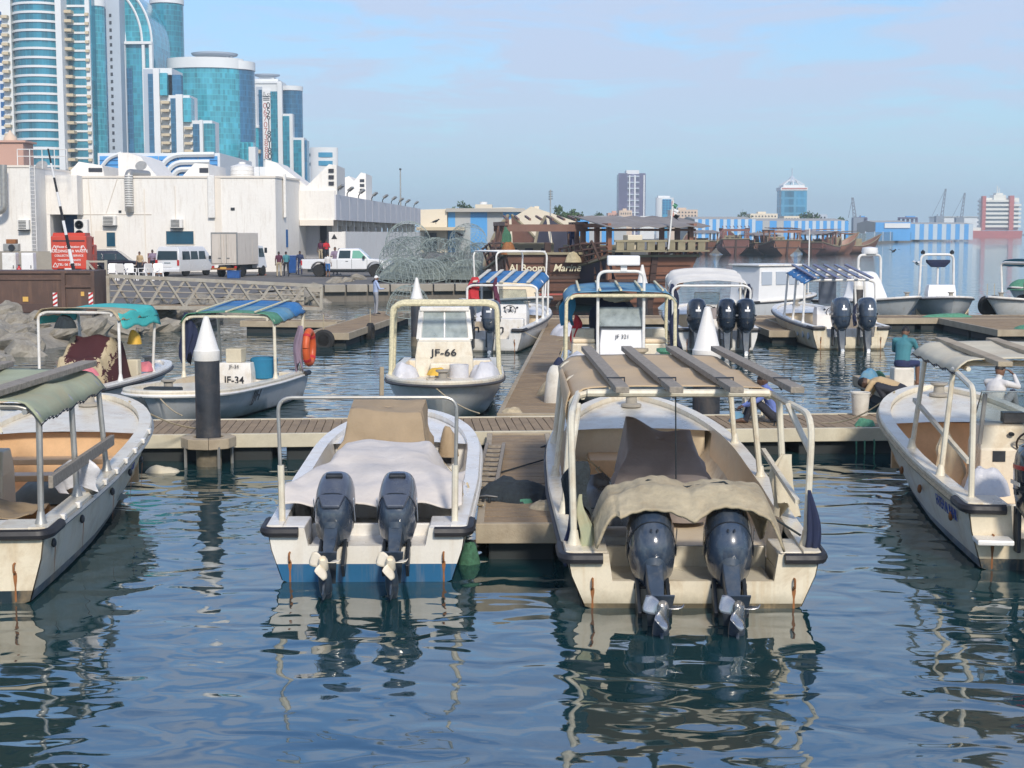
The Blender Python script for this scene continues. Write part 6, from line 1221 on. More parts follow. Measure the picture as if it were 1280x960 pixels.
# ======================================================= the tan canopy boat, nearest the middle
S, rz, L = between(866, 760, 784, 493, 1.15)
b = boat('cream boat under a tan roof with wooden beams, its motors half covered', S, rz, L, 2.8, .56, 1.15, 'hull_cream', 'liner_cream', 'cream_gel', notch=.86, nz=.28, fd=.78, full=.5, floor=.22, cw=.75, fp=2.4); b2 = b
outboard('left motor of the tan canopy boat, tilted under a quilt', b.o, -.42, .14, 1.0, 'cowl_blue', None, 'steel', 1.07, 0, -.02, group='motors of the tan canopy boat')
outboard('right motor of the tan canopy boat, tilted under a quilt', b.o, .36, .14, 1.0, 'cowl_blue', None, 'steel', 1.07, 0, -.02, group='motors of the tan canopy boat', yaw=-.06)
canopy('', b, 1.9, 6.0, 1.17, 2.0, 'tarp_buff', 'pipe_cream', 3, .16, 0, over=(.0, .3), r=.038, crown=.03)
for s_ in (-1, 1): hoop(b.o, [(s_ * (b.hb(.04) - .1), .32, .6), (s_ * (b.hb(.04) - .06), .32, 1.93), (s_ * 1.1, 2.0, 1.98)], .036, 'pipe_cream', .3, 'stern_post'); MB().lathe([(.08, 0), (.055, .07), (.04, .16), (.01, .16)], 10, (s_ * (b.hb(.04) - .1), .32, .58)).obj('post_base', 'pipe_cream', b.o, smooth=True); MB().tube([(s_ * (b.hb(.04) - .07), .32, 1.55), (s_ * 1.13, 1.1, 1.95)], .035, 7).obj('post_brace', 'pipe_cream', b.o, smooth=True)
for i, x_ in enumerate((-.78, -.2, .45, 1.1)): MB().bar((x_ + .12, 1.05, 2.12), (x_ - .02, 6.7, 2.13), .15, .07).obj('roof_beam', 'wood_beam', b.o, bevel=.008); MB().tube([(x_ + .1, 1.9, 2.03), (x_ - .0, 1.9, 2.17), (x_ + .2, 1.9, 2.17), (x_ + .2, 1.9, 2.03)], .012, 5).obj('lashing', 'dark_metal', b.o)
MB().tube([(-1.0, 1.85, 2.0), (1.05, 1.85, 2.0)], .045, 8).obj('cross_rail', 'pipe_cream', b.o, smooth=True)
MB().grid(lambda u, v: (-1.2 - .05 * sin(v * 5), 1.9 + 3.2 * u, 2.0 - (.1 + .62 * (1 - u) ** .7) * v), 12, 10).obj('side_curtain', 'tarp_buff', b.o, smooth=60, solid=.01)
MB().bar((1.05, 2.2, 1.3), (1.12, .4, 1.02), .05, .05).obj('side_rail', 'pipe_cream', b.o)
console(b, 4.45, .8, .5, .72, .05, .22, screen=False, wheel_=False); tent('grey brown cloth cover draped over the console of the tan canopy boat', b, [(-.36, 4.15, 1.0), (.5, 4.15, .98), (.5, 4.75, 1.14), (-.36, 4.75, 1.18)], [(-.62, 3.55, .5), (.8, 3.5, .5), (.78, 5.0, .3), (-.55, 5.0, .3)], 'tarp_mauve', seed=8, fold=.06, nf=8, peaks=((-.34, 4.7, .2, .09), (.45, 4.75, .06, .05)))
MB().lathe([(.3, 0), (.31, .04), (.3, .5), (.02, .52)], 22, (.25, 3.2, .3)).obj('drum_stool', 'tarp_mauve', b.o, smooth=True)
def f4(x, y):
    z = .45; arc = 0
    for cx_ in (-.38, .36):
        q = (x - cx_) / .4; arc = max(arc, 1 - q * q)
    k = max((abs(x + .04) - .78) / .25, 0); base = 1.02 + .2 * ss(-.3, .3, y) - .45 * ss(.7, 1.4, y)
    z = base - .1 * (1 - arc) * ss(1.3, .4, y) - .4 * ss(0, 1, k) + .005 * sin(x * 46) + .02 * sin(x * 5 + y * 4) + .025 * fbm(x, y, 1, 3)
    return (x, y + (.1 - .16 * (1 - arc) * (arc > 0)) * ss(.6, -.1, y), z)
drape('tan ribbed quilt thrown over the two motors of the tan canopy boat', b, f4, -1.0, .92, -.17, 1.4, 'quilt', 'quilt', 'quilt', nu=80, nv=40, sol=.025)
MB().tube([(-1.15, 1.2, .8), (-.85, .95, .86), (-.42, .55, 1.225), (-.03, .5, 1.16), (.36, .45, 1.225), (.8, .4, .9), (1.15, .35, .68)], .012, 5).obj('tie_rope', 'net_dark', b.o)
heap('black plastic sack slumped inside the tan canopy boat', world(b, -.72, 2.3, .3), (.42, .5, 0), .7, 'bag_black', 'plastic_sack', 'sack', 7, rough=1.1)
MB().bx(-.95, -.55, .9, 1.5, .2, .55).obj('fish_box', 'bucket_white', b.o, bevel=.04)
def hang(label, p, w_, h, mat, name='hanging_cloth', cat='cloth', seed=0., d=.1):
    m = MB(); rings = []
    for i in range(15):
        v = i / 14; r = []
        for k in range(30):
            a = 2 * pi * k / 30; g_ = .28 + .5 * min(1, v * 3) + .12 * sin(v * 4 + seed); fo = 1 + .3 * sin(4 * a + seed + 1.5 * v) * min(1, .3 + v) + .35 * MN.noise(Vector((cos(a) * 2, sin(a) * 2, v * 2.2 + seed)))
            r.append(Vector((w_ * .55 * g_ * fo * cos(a) + .04 * sin(v * 5 + seed), min(d, .07) * g_ * fo * sin(a), -h * v * (1 + (.14 * sin(a * 2 + seed) + .1 * MN.noise(Vector((cos(a) * 3, sin(a) * 3, seed)))) * v))))
        rings.append(r)
    return m.loft(rings).obj(name, mat, smooth=75, loc=p, label=label, cat=cat)
def hulltext(b, txt, size, t, s, zf, mat, shear=0, sx=1.):
    def q(tt): A, B_ = Vector(b.pt(tt, 0, s)), Vector(b.pt(tt, 1, s)); return A.lerp(B_, (1 - zf) / .4)
    c = q(t); X = (q(t + .04) - q(t - .04)) * s; X.normalize(); U = (Vector(b.pt(t, 0, s)) - Vector(b.pt(t, 1, s))).normalized(); Z = X.cross(U).normalized(); Y = Z.cross(X)
    if Z.x * s < 0: Z = -Z
    o = text(txt, size, mat, b.o, c + Z * .022, (0, 0, 0), shear=shear); o.rotation_euler = Matrix((X, Y, Z)).transposed().to_euler(); o.scale = (sx, 1, 1); return o
def rope(label, a, c, sag=.2, r=.014, mat='rope_tan', name='mooring_rope'):
    a, c = Vector(a), Vector(c); return MB().tube([a.lerp(c, i / 12) - Vector((0, 0, sag * 4 * (i / 12) * (1 - i / 12))) for i in range(13)], r, 5).obj(name, mat, smooth=True, label=label, cat='rope')
hang('dark jacket hanging from the left post of the tan canopy boat', world(b, -1.16, .55, 1.42), .3, .5, 'net_dark', seed=2); hang('pale green cloth hanging low on the left post of the tan canopy boat', world(b, -1.1, .4, 1.1), .16, .62, 'canvas_green', seed=4); hang('dark blue rag hanging beside the pale green cloth', world(b, -1.22, .5, 1.0), .14, .6, 'navy_cloth', seed=6)
hang('cream towel tied to the right middle post of the tan canopy boat', world(b, 1.2, 1.6, 1.34), .3, .62, 'canvas_cream', seed=9); hang('navy fender bag hanging from the rear right post', world(b, 1.22, .2, 1.18), .14, .95, 'navy_cloth', 'fender_bag', 'fender', 12)
MB().tube([(-.6, 6.6, .4), (-.7, 5.8, .5), (-.55, 5.6, .32), (-.3, 5.9, .3), (-.65, 6.1, .3), (-.4, 5.5, .3), (-.9, 4.2, .9)], .012, 5).obj('mooring_rope', 'rope_tan', b.o, smooth=True)
MB().bx(-.75, .75, L * .78 - .9, L * .78 - .13, .25, .52).obj('casting_step', 'liner_orange', b.o, bevel=.02); MB().tube([(.0, 1.9, 2.0), (.02, 1.95, 1.0)], .008, 4).obj('hanging_line', 'net_dark', b.o)
text('45', .12, 'letter_black', b.o, (.1, L * .78 - .128, .62)) if False else None
# ======================================================= the boat at the left edge
S, rz, L = ((-5.95, 14.9), .075, 8.7)
b = boat('cream boat at the left edge under a faded green canvas roof', S, rz, L, 2.5, .76, 1.22, 'hull_cream_dark', 'liner_orange', 'cream_gel', notch=.62, nz=.3, fd=.72, full=.55, floor=.22, cw=.6, fp=2.6, rub='galv'); b3 = b
canopy('', b, .2, 3.2, 1.08, 2.02, 'canvas_green', 'galv', 3, .2, 0, over=(.1, .25), r=.034, crown=.05)
for x_, x2 in ((.62, .98), (-.3, -.05)): MB().bar((x_ - .1, -.15, 2.14), (x2 - .1, 3.7, 2.16), .2, .07).obj('roof_beam', 'wood_beam', b.o, bevel=.008)
hang('bundle of cream canvas knotted on the roof corner of the left boat', world(b, .62, -.12, 2.2), .3, .36, 'canvas_cream', 'canvas_bundle', 'bundle', 15, .14)
MB().bar((1.2, .1, 1.24), (1.2, 3.4, 1.22), .05, .13).obj('side_plank', 'wood_beam', b.o, bevel=.006); hang('white plastic sheet hung from the side plank of the left boat', world(b, 1.08, 1.9, 1.2), .5, .35, 'bag_white', 'plastic_sheet', 'sheet', 20, .05)
outboard('black motor of the left boat, standing upright inside the stern', b.o, -.15, .62, .15, 'cowl_black', None, 'prop_dark', .95)
for y_ in (4.0, 5.4): MB().bx(-.98, .98, y_, y_ + .3, .6, .68).obj('thwart', 'liner_orange', b.o, bevel=.01)
heap('heap of brown netting in the hold of the left boat', world(b, .3, 4.75, .25), (.75, .5, 0), .35, 'trap_mass', 'netting_heap', 'netting', 9, rough=1); drape('brown cloth spread across the stern seat of the left boat', b, lambda x, y: .72 + .06 * fbm(x, y, 5, 2.5) + .03 * sin(x * 8) - .3 * ss(1.9, 2.2, y), -1.0, .75, .95, 2.2, 'tarp_tan', nu=40, nv=24)
MB().bx(.42, 1.05, .12, .6, .69, .76).obj('hatch_lid', 'white_gel', b.o, bevel=.015); MB().bx(-.35, .3, .25, .7, .69, .74).obj('hatch_lid', 'white_gel', b.o, bevel=.015); console(b, 2.9, .8, .6, .95, -.35, .22, 'liner_cream', screen=False)
for t_ in (.06, .2, .38, .52, .62):
    x_ = b.hb(t_) * .985; MB().ball((x_ + .0, t_ * L - .15, b.zs(t_) * .72), (.03, .05, .05), 8, 6).obj('drain_cap', 'dark_metal', b.o)
    m = MB(); m.grid(lambda u, v: (x_ * (1.0 - .02 * v) + .016, t_ * L - .15 + (u - .5) * .05 * (1 - .7 * v), b.zs(t_) * (.7 - .4 * v)), 1, 6); m.obj('rust_streak', 'rust', b.o)
for i in range(9): t_ = .08 + i * .075; MB().box((b.hb(t_) + .01, t_ * L, b.zs(t_) + .0), (.06, .12, .07)).obj('rail_clip', 'white_paint', b.o, bevel=.01)
hulltext(b, 'J-18', .15, .55, 1, .74, 'letter_blue')
# ======================================================= the boat at the right edge
S, rz, L = ((6.3, 16.4), -.09, 8.6)
b = boat('cream boat at the right edge with canvas roof and clear windscreen', S, rz, L, 2.5, .74, 1.22, 'hull_cream_dark', 'liner_orange', 'cream_gel', notch=.68, nz=.36, fd=.7, full=.55, floor=.22, cw=.65, fp=2.6, rub='rope_tan'); b4 = b
canopy('', b, 1.75, 3.6, 1.0, 2.2, 'canvas_cream', 'pipe_cream', 2, .14, 0, over=(.3, .7), r=.034, crown=.05)
for s_ in (-1, 1): hoop(b.o, [(s_ * (b.hb(.04) - .12), .35, .74), (s_ * 1.04, .4, 2.02), (s_ * 1.0, 1.75, 2.12)], .036, 'pipe_cream', .2, 'stern_post')
for x_ in (-.6, .1, .7): MB().bar((x_, .8, 2.27), (x_ + .0, 4.6, 2.29), .17, .06).obj('roof_beam', 'dock_edge', b.o, bevel=.008)
console(b, 2.9, 1.25, .8, 1.0, .15, .3, 'cream_gel', True, sh=.42, sm='screen_clear'); MB().tube([(-.5, 2.45, 1.1), (-.46, 2.4, 1.75)], .03, 7).obj('rod_holder', 'galv', b.o); MB().bx(-.1, .18, 2.9, 3.1, 1.31, 1.45).obj('depth_sounder', 'prop_dark', b.o, bevel=.01); MB().bx(-.32, -.16, 2.49, 2.51, .86, 1.0).obj('switch_panel', 'dark_metal', b.o)
outboard('black motor with a red trim band on the right edge boat', b.o, -.46, .62, .05, 'cowl_black', None, 'prop_dark', 1.1, band='lamp_red')
heap('white plastic sack of gear on the stern of the right edge boat', world(b, -.78, .85, .72), (.28, .22, 0), .34, 'bag_white', 'gear_sack', 'sack', 5, rough=.9); hang('yellowed cloth hanging inside the right edge boat', world(b, -.72, 3.3, 1.15), .4, .75, 'canvas_cream', seed=23)
MB().bar((-1.08, 3.9, 1.5), (-.9, 1.2, 1.05), .05, .05).obj('side_rail', 'pipe_cream', b.o); hulltext(b, 'FATEH AL BAHR', .2, .13, -1, .68, 'letter_blue', sx=.75)
MB().bx(-1.1, -.7, -.32, -.015, .34, .4).obj('boarding_step', 'white_gel', b.o, bevel=.015)
for t_ in (.1, .3, .45): MB().ball((-b.hb(t_) * .985, t_ * L, b.zs(t_) * .6), (.03, .05, .06), 8, 6).obj('drain_cap', 'rust', b.o)

rope('mooring rope from the bow of the blue banded boat to the dock', world(b1, .2, b1.L - .3, 1.0), (-.75, 24.75, DZ + .05), .12); rope('mooring rope from the right side of the blue banded boat to the finger dock', world(b1, 1.05, 2.2, .72), (-.35, 17.8, DZ + .05), .1)
rope('mooring rope from the tan canopy boat bow to the main dock', world(b2, .1, b2.L - .4, 1.25), (2.2, 25.3, DZ + .05), .1); rope('mooring rope from the left side of the tan canopy boat to the finger dock', world(b2, -1.2, 3.2, .8), (.55, 19.8, DZ + .05), .12); rope('mooring rope from the left edge boat bow to the dock', world(b3, .6, b3.L - .8, 1.2), (-5.0, 24.4 + .55, DZ + .05), .15); rope('mooring rope from the right edge boat bow to the dock', world(b4, -.7, b4.L - .8, 1.2), (5.4, 25.6, DZ + .05), .15)
rope('slack line lying across the near finger dock', (-.3, 20.2, DZ + .02), (.5, 21.6, DZ + .03), -.0, .012, 'net_dark')
# ======================================================= middle row, bows towards us
def hd(a, c): return atan2(-(c[0] - a[0]), c[1] - a[1])
def ln(a, c): return hypot(c[0] - a[0], c[1] - a[1])
def seatbox(b, x0, x1, y0, y1, z0, z1, mat='white_gel', nm='seat_box'): return MB().bx(x0, x1, y0, y1, z0, z1).obj(nm, mat, b.o, bevel=.03)
# JF-34
s, e = (-5.75, 34.4), (-6.75, 27.75)
b = boat('grey white boat marked JF-34 with a netted blue green roof', s, hd(s, e), ln(s, e), 2.25, .62, .8, 'hull_grey', 'liner_cream', 'cream_gel', notch=.5, nz=.3, fd=.55, full=.66, floor=.25, rake=.6, fp=3.4, rub='white_paint'); bE = b
canopy('', b, .35, 2.5, 1.02, 2.14, 'canvas_sky', 'pipe_cream', 2, .2, 3, 'pipe_rope', r=.035, ov=.08, over=(.05, .1), split=[(0, .34, 'canvas_blue'), (.34, .72, 'canvas_sky'), (.72, 1, 'rope_green')], bd=(.05, .03), slope=-.14)
c = console(b, 2.3, .75, .5, .75, -.12, .25, 'white_gel', False, wheel_=False, txt='JF-34', tsz=.22); MB().bx(-.25, .1, 2.1, 2.45, 1.0, 1.3).obj('chart_box', 'canvas_cream', b.o, bevel=.02); text('JF-34', .11, 'letter_black', c, (-.12, 2.3 + .256, .92), (pi / 2, 0, pi))
M_ = MB().lathe([(.02, .3), (.26, .34), (.3, .75), (.27, .78), (.24, .4), (.02, .36)], 20); M_.obj('tub_seat', 'teal_blue_cloth', b.o, smooth=True, loc=(-.62, 2.0, .3)); MB().bx(-.8, -.45, 1.85, 2.2, .25, .62).obj('seat_pedestal', 'white_gel', b.o)
hang('navy curtain hanging at the left post of the JF-34 boat', world(b, .98, 2.4, 2.08), .3, 1.0, 'navy_cloth', seed=31, d=.08); hang('dark cloth hanging from the right rear post of the JF-34 boat', world(b, -1.02, .7, 1.7), .2, .95, 'shirt_mauve', seed=33, d=.08)
lb = T('lifebuoy', 'orange lifebuoy hanging on the right post of the JF-34 boat', 'lifebuoy', world(b, -1.22, .55, 1.2), b.o.rotation_euler[2]); m = MB()
m.tube([(.0, .27 * cos(2 * pi * i / 26), .36 * sin(2 * pi * i / 26)) for i in range(27)], .085, 10, cap=False); m.obj('ring', 'orange_plastic', lb, smooth=True)
for i in range(4): a = .8 + i * pi / 2; MB().tube([(0, .27 * cos(a - .1), .36 * sin(a - .1)), (0, .27 * cos(a + .1), .36 * sin(a + .1))], .092, 10).obj('band', 'red_cloth', lb, smooth=True)
hulltext(b, 'JJH', .36, .6, -1, .66, 'letter_black', .12); MB().box((.0, b.L - .45, .8), (.7, .3, .12)).obj('bow_pad', 'net_dark', b.o, bevel=.03)
heap('black rope heap on the dock by the grey bow of the JF-34 boat', (-6.95, 27.0, DZ), (.3, .25, 0), .35, 'net_dark', 'rope_heap', 'rope', 41, rough=1)
# boat with the patterned blanket
s = (-10.2, 28.0); b = boat('low white boat with a maroon patterned blanket over its console', s, -.225, 7.9, 2.1, .58, .72, 'hull_white', 'liner_cream', 'white_gel', notch=.5, nz=.3, fd=.7, full=.5, floor=.2, fp=2.2, rub='grey_rubber', bump='grey_rubber'); bF = b
canopy('', b, 3.9, 5.6, .95, 2.1, 'rope_tan', 'pipe_white', 2, .2, 0, r=.032, over=(.1, .1), split=[(0, .55, 'rope_tan'), (.55, 1., 'canvas_teal')]); MB().grid(lambda u, v: (.95 + .1 * v, 3.9 + 1.8 * u, 2.1 - .32 * v - .04 * sin(u * 14)), 10, 6).obj('side_curtain', 'canvas_teal', b.o, smooth=60, solid=.01)
MB().grid(lambda u, v: (-.95 - .05 * v, 4.0 + 1.6 * u, 2.08 - .25 * v), 8, 4).obj('side_curtain', 'canvas_teal', b.o, smooth=60, solid=.01)
console(b, 4.5, .9, .6, 1.1, 0, .2, screen=False, wheel_=False); seatbox(b, -.55, .45, 3.3, 3.85, .2, .8, 'clean_white', 'ice_box')
fb = lambda x, y: (1.55 - .45 * ss(4.6, 4.05, y) - .95 * ss(.45, .75, abs(x + .05)) - .1 * ss(4.6, 5.0, y) - .7 * ss(3.98, 3.86, y) + .03 * sin(9 * x + 3 * y) + .03 * fbm(x, y, 9, 3))
o = drape('maroon blanket with cream lace pattern draped over the console', b, fb, -.8, .75, 3.82, 5.0, 'maroon_cloth', 'blanket', 'blanket', nu=50, nv=44)
m = bpy.data.materials.new('lace_blanket'); m.use_nodes = True; t_ = m.node_tree; p_ = t_.nodes['Principled BSDF']; tc_ = NN(t_, 'ShaderNodeTexCoord'); n_ = noi(t_, tc_.outputs['Object'], 6.5, 5, .65, 1.2); s_ = NN(t_, 'ShaderNodeSeparateXYZ'); t_.links.new(tc_.outputs['Object'], s_.inputs[0])
edge = MA(t_, 'MAXIMUM', MA(t_, 'MULTIPLY', MA(t_, 'ABSOLUTE', s_.outputs[0]), 1.35), MA(t_, 'MULTIPLY', MA(t_, 'ABSOLUTE', MA(t_, 'ADD', s_.outputs[1], .12)), 1.7))
bandv = MA(t_, 'LESS_THAN', MA(t_, 'ABSOLUTE', MA(t_, 'SUBTRACT', MA(t_, 'ADD', edge, MA(t_, 'MULTIPLY', n_, .5)), .9)), .085); t_.links.new(mix(t_, bandv, (.06, .015, .02), mix(t_, n_, (.3, .22, .12), (.6, .52, .36))), p_.inputs['Base Color']); p_.inputs['Roughness'].default_value = .9; o.data.materials.clear(); o.data.materials.append(m)
heap('pink cloth lying beside the white ice box', world(b, .35, 3.5, .78), (.28, .2, 0), .22, 'pink_cloth', 'pink_bag', 'bag', 43); heap('yellow plastic bag hanging under the turquoise awning', world(b, .75, 5.0, 1.35), (.16, .14, 0), .32, 'yellow_plastic', 'yellow_bag', 'bag', 44)
seatbox(b, .3, .8, 5.0, 5.2, .6, 1.0, 'canvas_cream', 'back_cushion'); heap('pink bundle on the gunwale near the bow', world(b, .7, 5.6, .7), (.2, .25, 0), .22, 'pink_cloth', 'pink_bundle', 'bag', 45); heap('dark rope tangle hanging under the awning', world(b, -.35, 4.0, 1.75), (.25, .2, 0), .3, 'net_dark', 'rope_tangle', 'rope', 46)
hulltext(b, 'F-15', .17, .62, 1, .7, 'letter_black')
heap('white foam and rags floating beside the pile collar', (-5.6, 23.4, -.02), (.28, .2, 0), .13, 'canvas_cream', 'rag_heap', 'rags', 47, rough=1)
# JF-66
b = boat('white boat marked JF-66 with a tall windowed console', (-1.5, 36.0), pi + .02, 7.9, 2.45, .75, .95, 'hull_white', 'liner_cream', 'cream_gel', notch=.55, nz=.35, fd=.7, full=.6, floor=.4, fp=2.8, rub='grey_rubber'); bG = b
c = console(b, 5.0, 1.2, .7, 1.15, .02, .4, 'cream_gel', False, True); text('JF-66', .2, 'letter_black', c, (.02, 5.355, 1.32), (pi / 2, 0, pi), offset=.008, sx=1.3)
fr = [(-.52, 4.85, 1.56), (.56, 4.85, 1.56), (.5, 4.72, 2.18), (-.46, 4.72, 2.18)]; m = MB()
for i in range(4): m.bar(fr[i], fr[(i + 1) % 4], .1, .08)
m.bx(-.5, .54, 4.3, 4.8, 2.16, 2.24); m.bar(fr[0], Vector(fr[0]) + Vector((0, -.5, 0)), .06); m.bar(fr[1], Vector(fr[1]) + Vector((0, -.5, 0)), .06); m.obj('cabin_frame', 'white_gel', c, bevel=.01); MB().add(fr, [(0, 1, 2, 3)]).obj('window_pane', 'screen_dusty', c, solid=.006)
m = MB(); f0, f1, f2_, f3_ = [Vector(q) for q in fr]; MB().bar((f0 + f1) / 2, (f2_ + f3_) / 2, .03).obj('window_bar', 'steel', c)
canopy('', b, 4.4, 5.4, 1.08, 2.34, frame='pipe_rope', nh=2, cloth_t=False, r=.05); MB().bx(-.32, .3, 5.37, 5.6, .7, 1.12).obj('access_box', 'cream_gel', c, bevel=.02); MB().bx(.06, .2, 5.61, 5.615, .85, 1.0).obj('vent_cover', 'dark_metal', c)
MB().lathe([(.18, 0), (.2, .32), (.19, .32), (.2, .05), (.02, .04)], 18, (-.3, 5.85, .8)).obj('white_tub', 'bag_white', b.o, smooth=True)
heap('white plastic sack at the left of the JF-66 console', world(b, .82, 5.5, .8), (.3, .4, 0), .34, 'bag_white', 'plastic_sack', 'sack', 51, rough=.9); heap('big white plastic sack at the right of the JF-66 console', world(b, -.82, 5.7, .8), (.32, .42, 0), .4, 'bag_white', 'plastic_sack', 'sack', 53, rough=.9)
heap('small yellow sponge and cloth on the JF-66 foredeck', world(b, .15, 6.0, .92), (.2, .18, 0), .16, 'yellow_plastic', 'sponge_heap', 'cloth', 54)
# JF-321
b = boat('white boat marked JF 321 with clear screen under a rope tied blue awning', (2.5, 37.6), pi - .02, 9.2, 2.6, .8, 1.0, 'hull_white', 'liner_cream', 'white_gel', notch=.55, nz=.4, fd=.6, full=.6, floor=.35, fp=2.8); bJ = b
c = console(b, 4.4, 1.0, .7, 1.35, -.05, .35, 'clean_white', False, True); text('JF 321', .125, 'letter_black', c, (-.05, 4.742, 1.5), (pi / 2, 0, pi)); MB().bx(-.5, .5, 4.7, 4.74, 1.68, 1.73).obj('dash_rail', 'dark_metal', c); MB().add([(-.54, 4.7, 1.73), (.48, 4.7, 1.73), (.48, 4.5, 2.15), (-.54, 4.5, 2.15)], [(0, 1, 2, 3)]).obj('windscreen', 'screen_dusty', c, solid=.01)
for s_ in (-1, 1): seatbox(b, s_ * .55 - .03, s_ * 1.08 - .03, 3.4, 4.1, .35, 1.3, 'cream_gel'); seatbox(b, s_ * .55 - .03, s_ * 1.08 - .03, 2.95, 3.35, .6, 1.6, 'cream_gel', 'seat_back'); MB().bx(s_ * .56 - .03, s_ * 1.07 - .03, 3.45, 4.05, 1.305, 1.4).obj('cushion', 'liner_cream', b.o, bevel=.03)
canopy('', b, 2.6, 4.9, 1.2, 2.52, 'canvas_sky', 'pipe_rope', 2, .2, 5, 'pipe_rope', r=.04, ov=.1, over=(.05, .05), bd=(.05, .04), split=[(0, 1, 'canvas_sky')], slope=-.1)
hoop(b.o, [(-.52, 4.75, 1.0), (-.52, 4.75, 2.95), (.5, 4.75, 2.95), (.5, 4.75, 1.0)], .035, 'pipe_white', .2, 'radar_arch'); MB().bx(-.42, .3, 4.6, 4.9, 3.08, 3.3).obj('radar_bar', 'clean_white', b.o, bevel=.03); MB().bx(-.14, .0, 4.7, 4.8, 2.95, 3.08).obj('radar_stand', 'clean_white', b.o)
hang('dark blue cloth hung behind the screen of the JF 321 boat', world(b, .1, 3.2, 2.4), 1.15, 1.15, 'navy_cloth', seed=61, d=.14); hang('white cloth bunched under the awning of the JF 321 boat', world(b, -.02, 3.9, 2.48), .6, .22, 'canvas_cream', seed=62); hang('red jacket hanging at the left of the JF 321 boat', world(b, .95, 3.3, 1.9), .2, .6, 'red_cloth', seed=63); hang('navy cloth hanging at the left post of the JF 321 boat', world(b, 1.15, 3.6, 2.35), .35, .6, 'teal_blue_cloth', seed=64); hang('navy coil of cloth on the right post of the JF 321 boat', world(b, -1.25, 4.4, 2.1), .25, .8, 'navy_cloth', seed=65)
for lab, x_, sd_, mt_ in (('white net heap at the left bow of the JF 321 boat', .9, 66, 'bag_white'), ('pale net heap at the right bow of the JF 321 boat', -.95, 67, 'bucket_white')): heap(lab, world(b, x_, 5.4, .85), (.4, .7, 0), .4, mt_, 'net_heap', 'net', sd_, rough=1)
for x_, mt_ in ((-.35, 'dock_edge'), (-.9, 'rope_green')): MB().lathe([(.2, 0), (.2, .05), (.12, .09), (.11, .25), (.19, .3), (.19, .36), (.02, .36)], 14, (x_, 6.0, .98)).obj('mooring_bitt', mt_, b.o, smooth=True)
# ======================================================= further row, sterns towards us
def further(label, S, rz, L, B, n, xs, cowl='cowl_blue', top=None, tilt=.12, hm='hull_white', s=1.2, lab='', **k):
    b = boat(label, S, rz, L, B, .75, 1.1, hm, 'liner_cream', 'white_gel', notch=.8, nz=.42, fd=.66, full=.5, floor=.35, N=16, **k)
    for i, x in enumerate(xs): outboard((lab[i]), b.o, x, .62, tilt, cowl, top, 'prop_cream', s, group='motors of the middle row boats')
    return b
bH = further('white boat with a bright blue striped roof by the fish traps', (-.85, 47.2), -.17, 9.2, 2.6, 2, (-.55, .25), top='cowl_grey', s=1.3, lab=('left motor of the blue roofed boat', 'right motor of the blue roofed boat')); b = bH
canopy('', b, 3.0, 5.6, 1.2, 2.35, 'canvas_blue', 'pipe_white', 3, .2, 5, 'pipe_cream', r=.04, bd=(.13, .04), ov=.1, slope=.32); console(b, 3.9, 1.1, .7, 1.0, .2, .35, 'clean_white', True, sh=.5); hang('red jackets hanging under the blue roof', world(b, -1.0, 3.2, 2.3), .45, .85, 'red_cloth', seed=71); hang('dark red cloth hanging in the middle of the blue roof', world(b, -.2, 3.0, 2.3), .2, .8, 'shirt_maroon', seed=72); heap('white nets in the stern of the blue roofed boat', world(b, -.4, 1.8, .9), (.5, .4, 0), .35, 'bag_white', 'net_heap', 'net', 73); seatbox(b, .2, 1.0, 1.3, 1.7, .35, 1.0)
bK = further('white boat with a white canvas roof and three black motors', (6.6, 47.3), -.03, 9.4, 2.8, 3, (-.72, .22, .82), 'cowl_black', s=1.35, lab=('left black motor partly behind the white cone', 'middle black motor right of the white cone', 'right black motor of the white roofed boat')); b = bK
canopy('', b, 2.2, 5.0, 1.3, 2.4, 'canvas_white', 'pipe_white', 3, .3, 0, r=.04, crown=.14, slope=.36); console(b, 3.6, 1.0, .7, 1.0, 0, .35, 'clean_white', True); hang('navy cloths on the left post of the white roofed boat', world(b, -1.28, 2.4, 2.1), .3, 1.1, 'navy_cloth', seed=75); hang('navy cloth on the right post of the white roofed boat', world(b, 1.25, 2.5, 2.1), .2, 1.2, 'navy_cloth', seed=76); heap('brown net heap in the white roofed boat', world(b, .2, 2.2, .95), (.7, .4, 0), .4, 'tarp_mauve', 'net_heap', 'net', 77)
bM = further('cream white boat with dark roof slats and two blue motors', (11.05, 48.2), .02, 9.4, 2.75, 2, (-.42, .42), 'cowl_blue', s=1.35, hm='hull_cream', lab=('left blue motor of the dark slatted boat', 'right blue motor of the dark slatted boat')); b = bM
canopy('', b, 1.6, 4.4, 1.18, 2.5, 'canvas_blue', 'pipe_white', 3, .2, 6, 'purple_glass', r=.04, bd=(.12, .05), cloth_t=False, slope=.28); MB().grid(lambda u, v: (-1.25 + .55 * u, 1.5 + 3.0 * v, 2.1 + .3 * v + .2 * sin(u * 1.6) + .02 * sin(v * 30)), 8, 24).obj('roof_cloth', 'canvas_blue', b.o, smooth=60, solid=.02); console(b, 3.3, 1.0, .7, .9, .05, .35, 'clean_white', False); MB().bx(-.1, .5, 4.2, 4.3, 1.3, 2.3).obj('back_panel', 'cowl_grey', b.o); hang('dark cloth on the right post of the slatted boat', world(b, .8, 2.4, 1.4), .3, .7, 'navy_cloth', seed=78)
for y_ in (.6, 1.4, 2.2): MB().lathe([(.03, -.02), (.11, -.02), (.11, .02), (.06, .03)], 12, (-b.hb(.1) * .97, y_, .42), Matrix.Rotation(pi / 2, 3, 'Y')).obj('porthole', 'tower_grey', b.o)
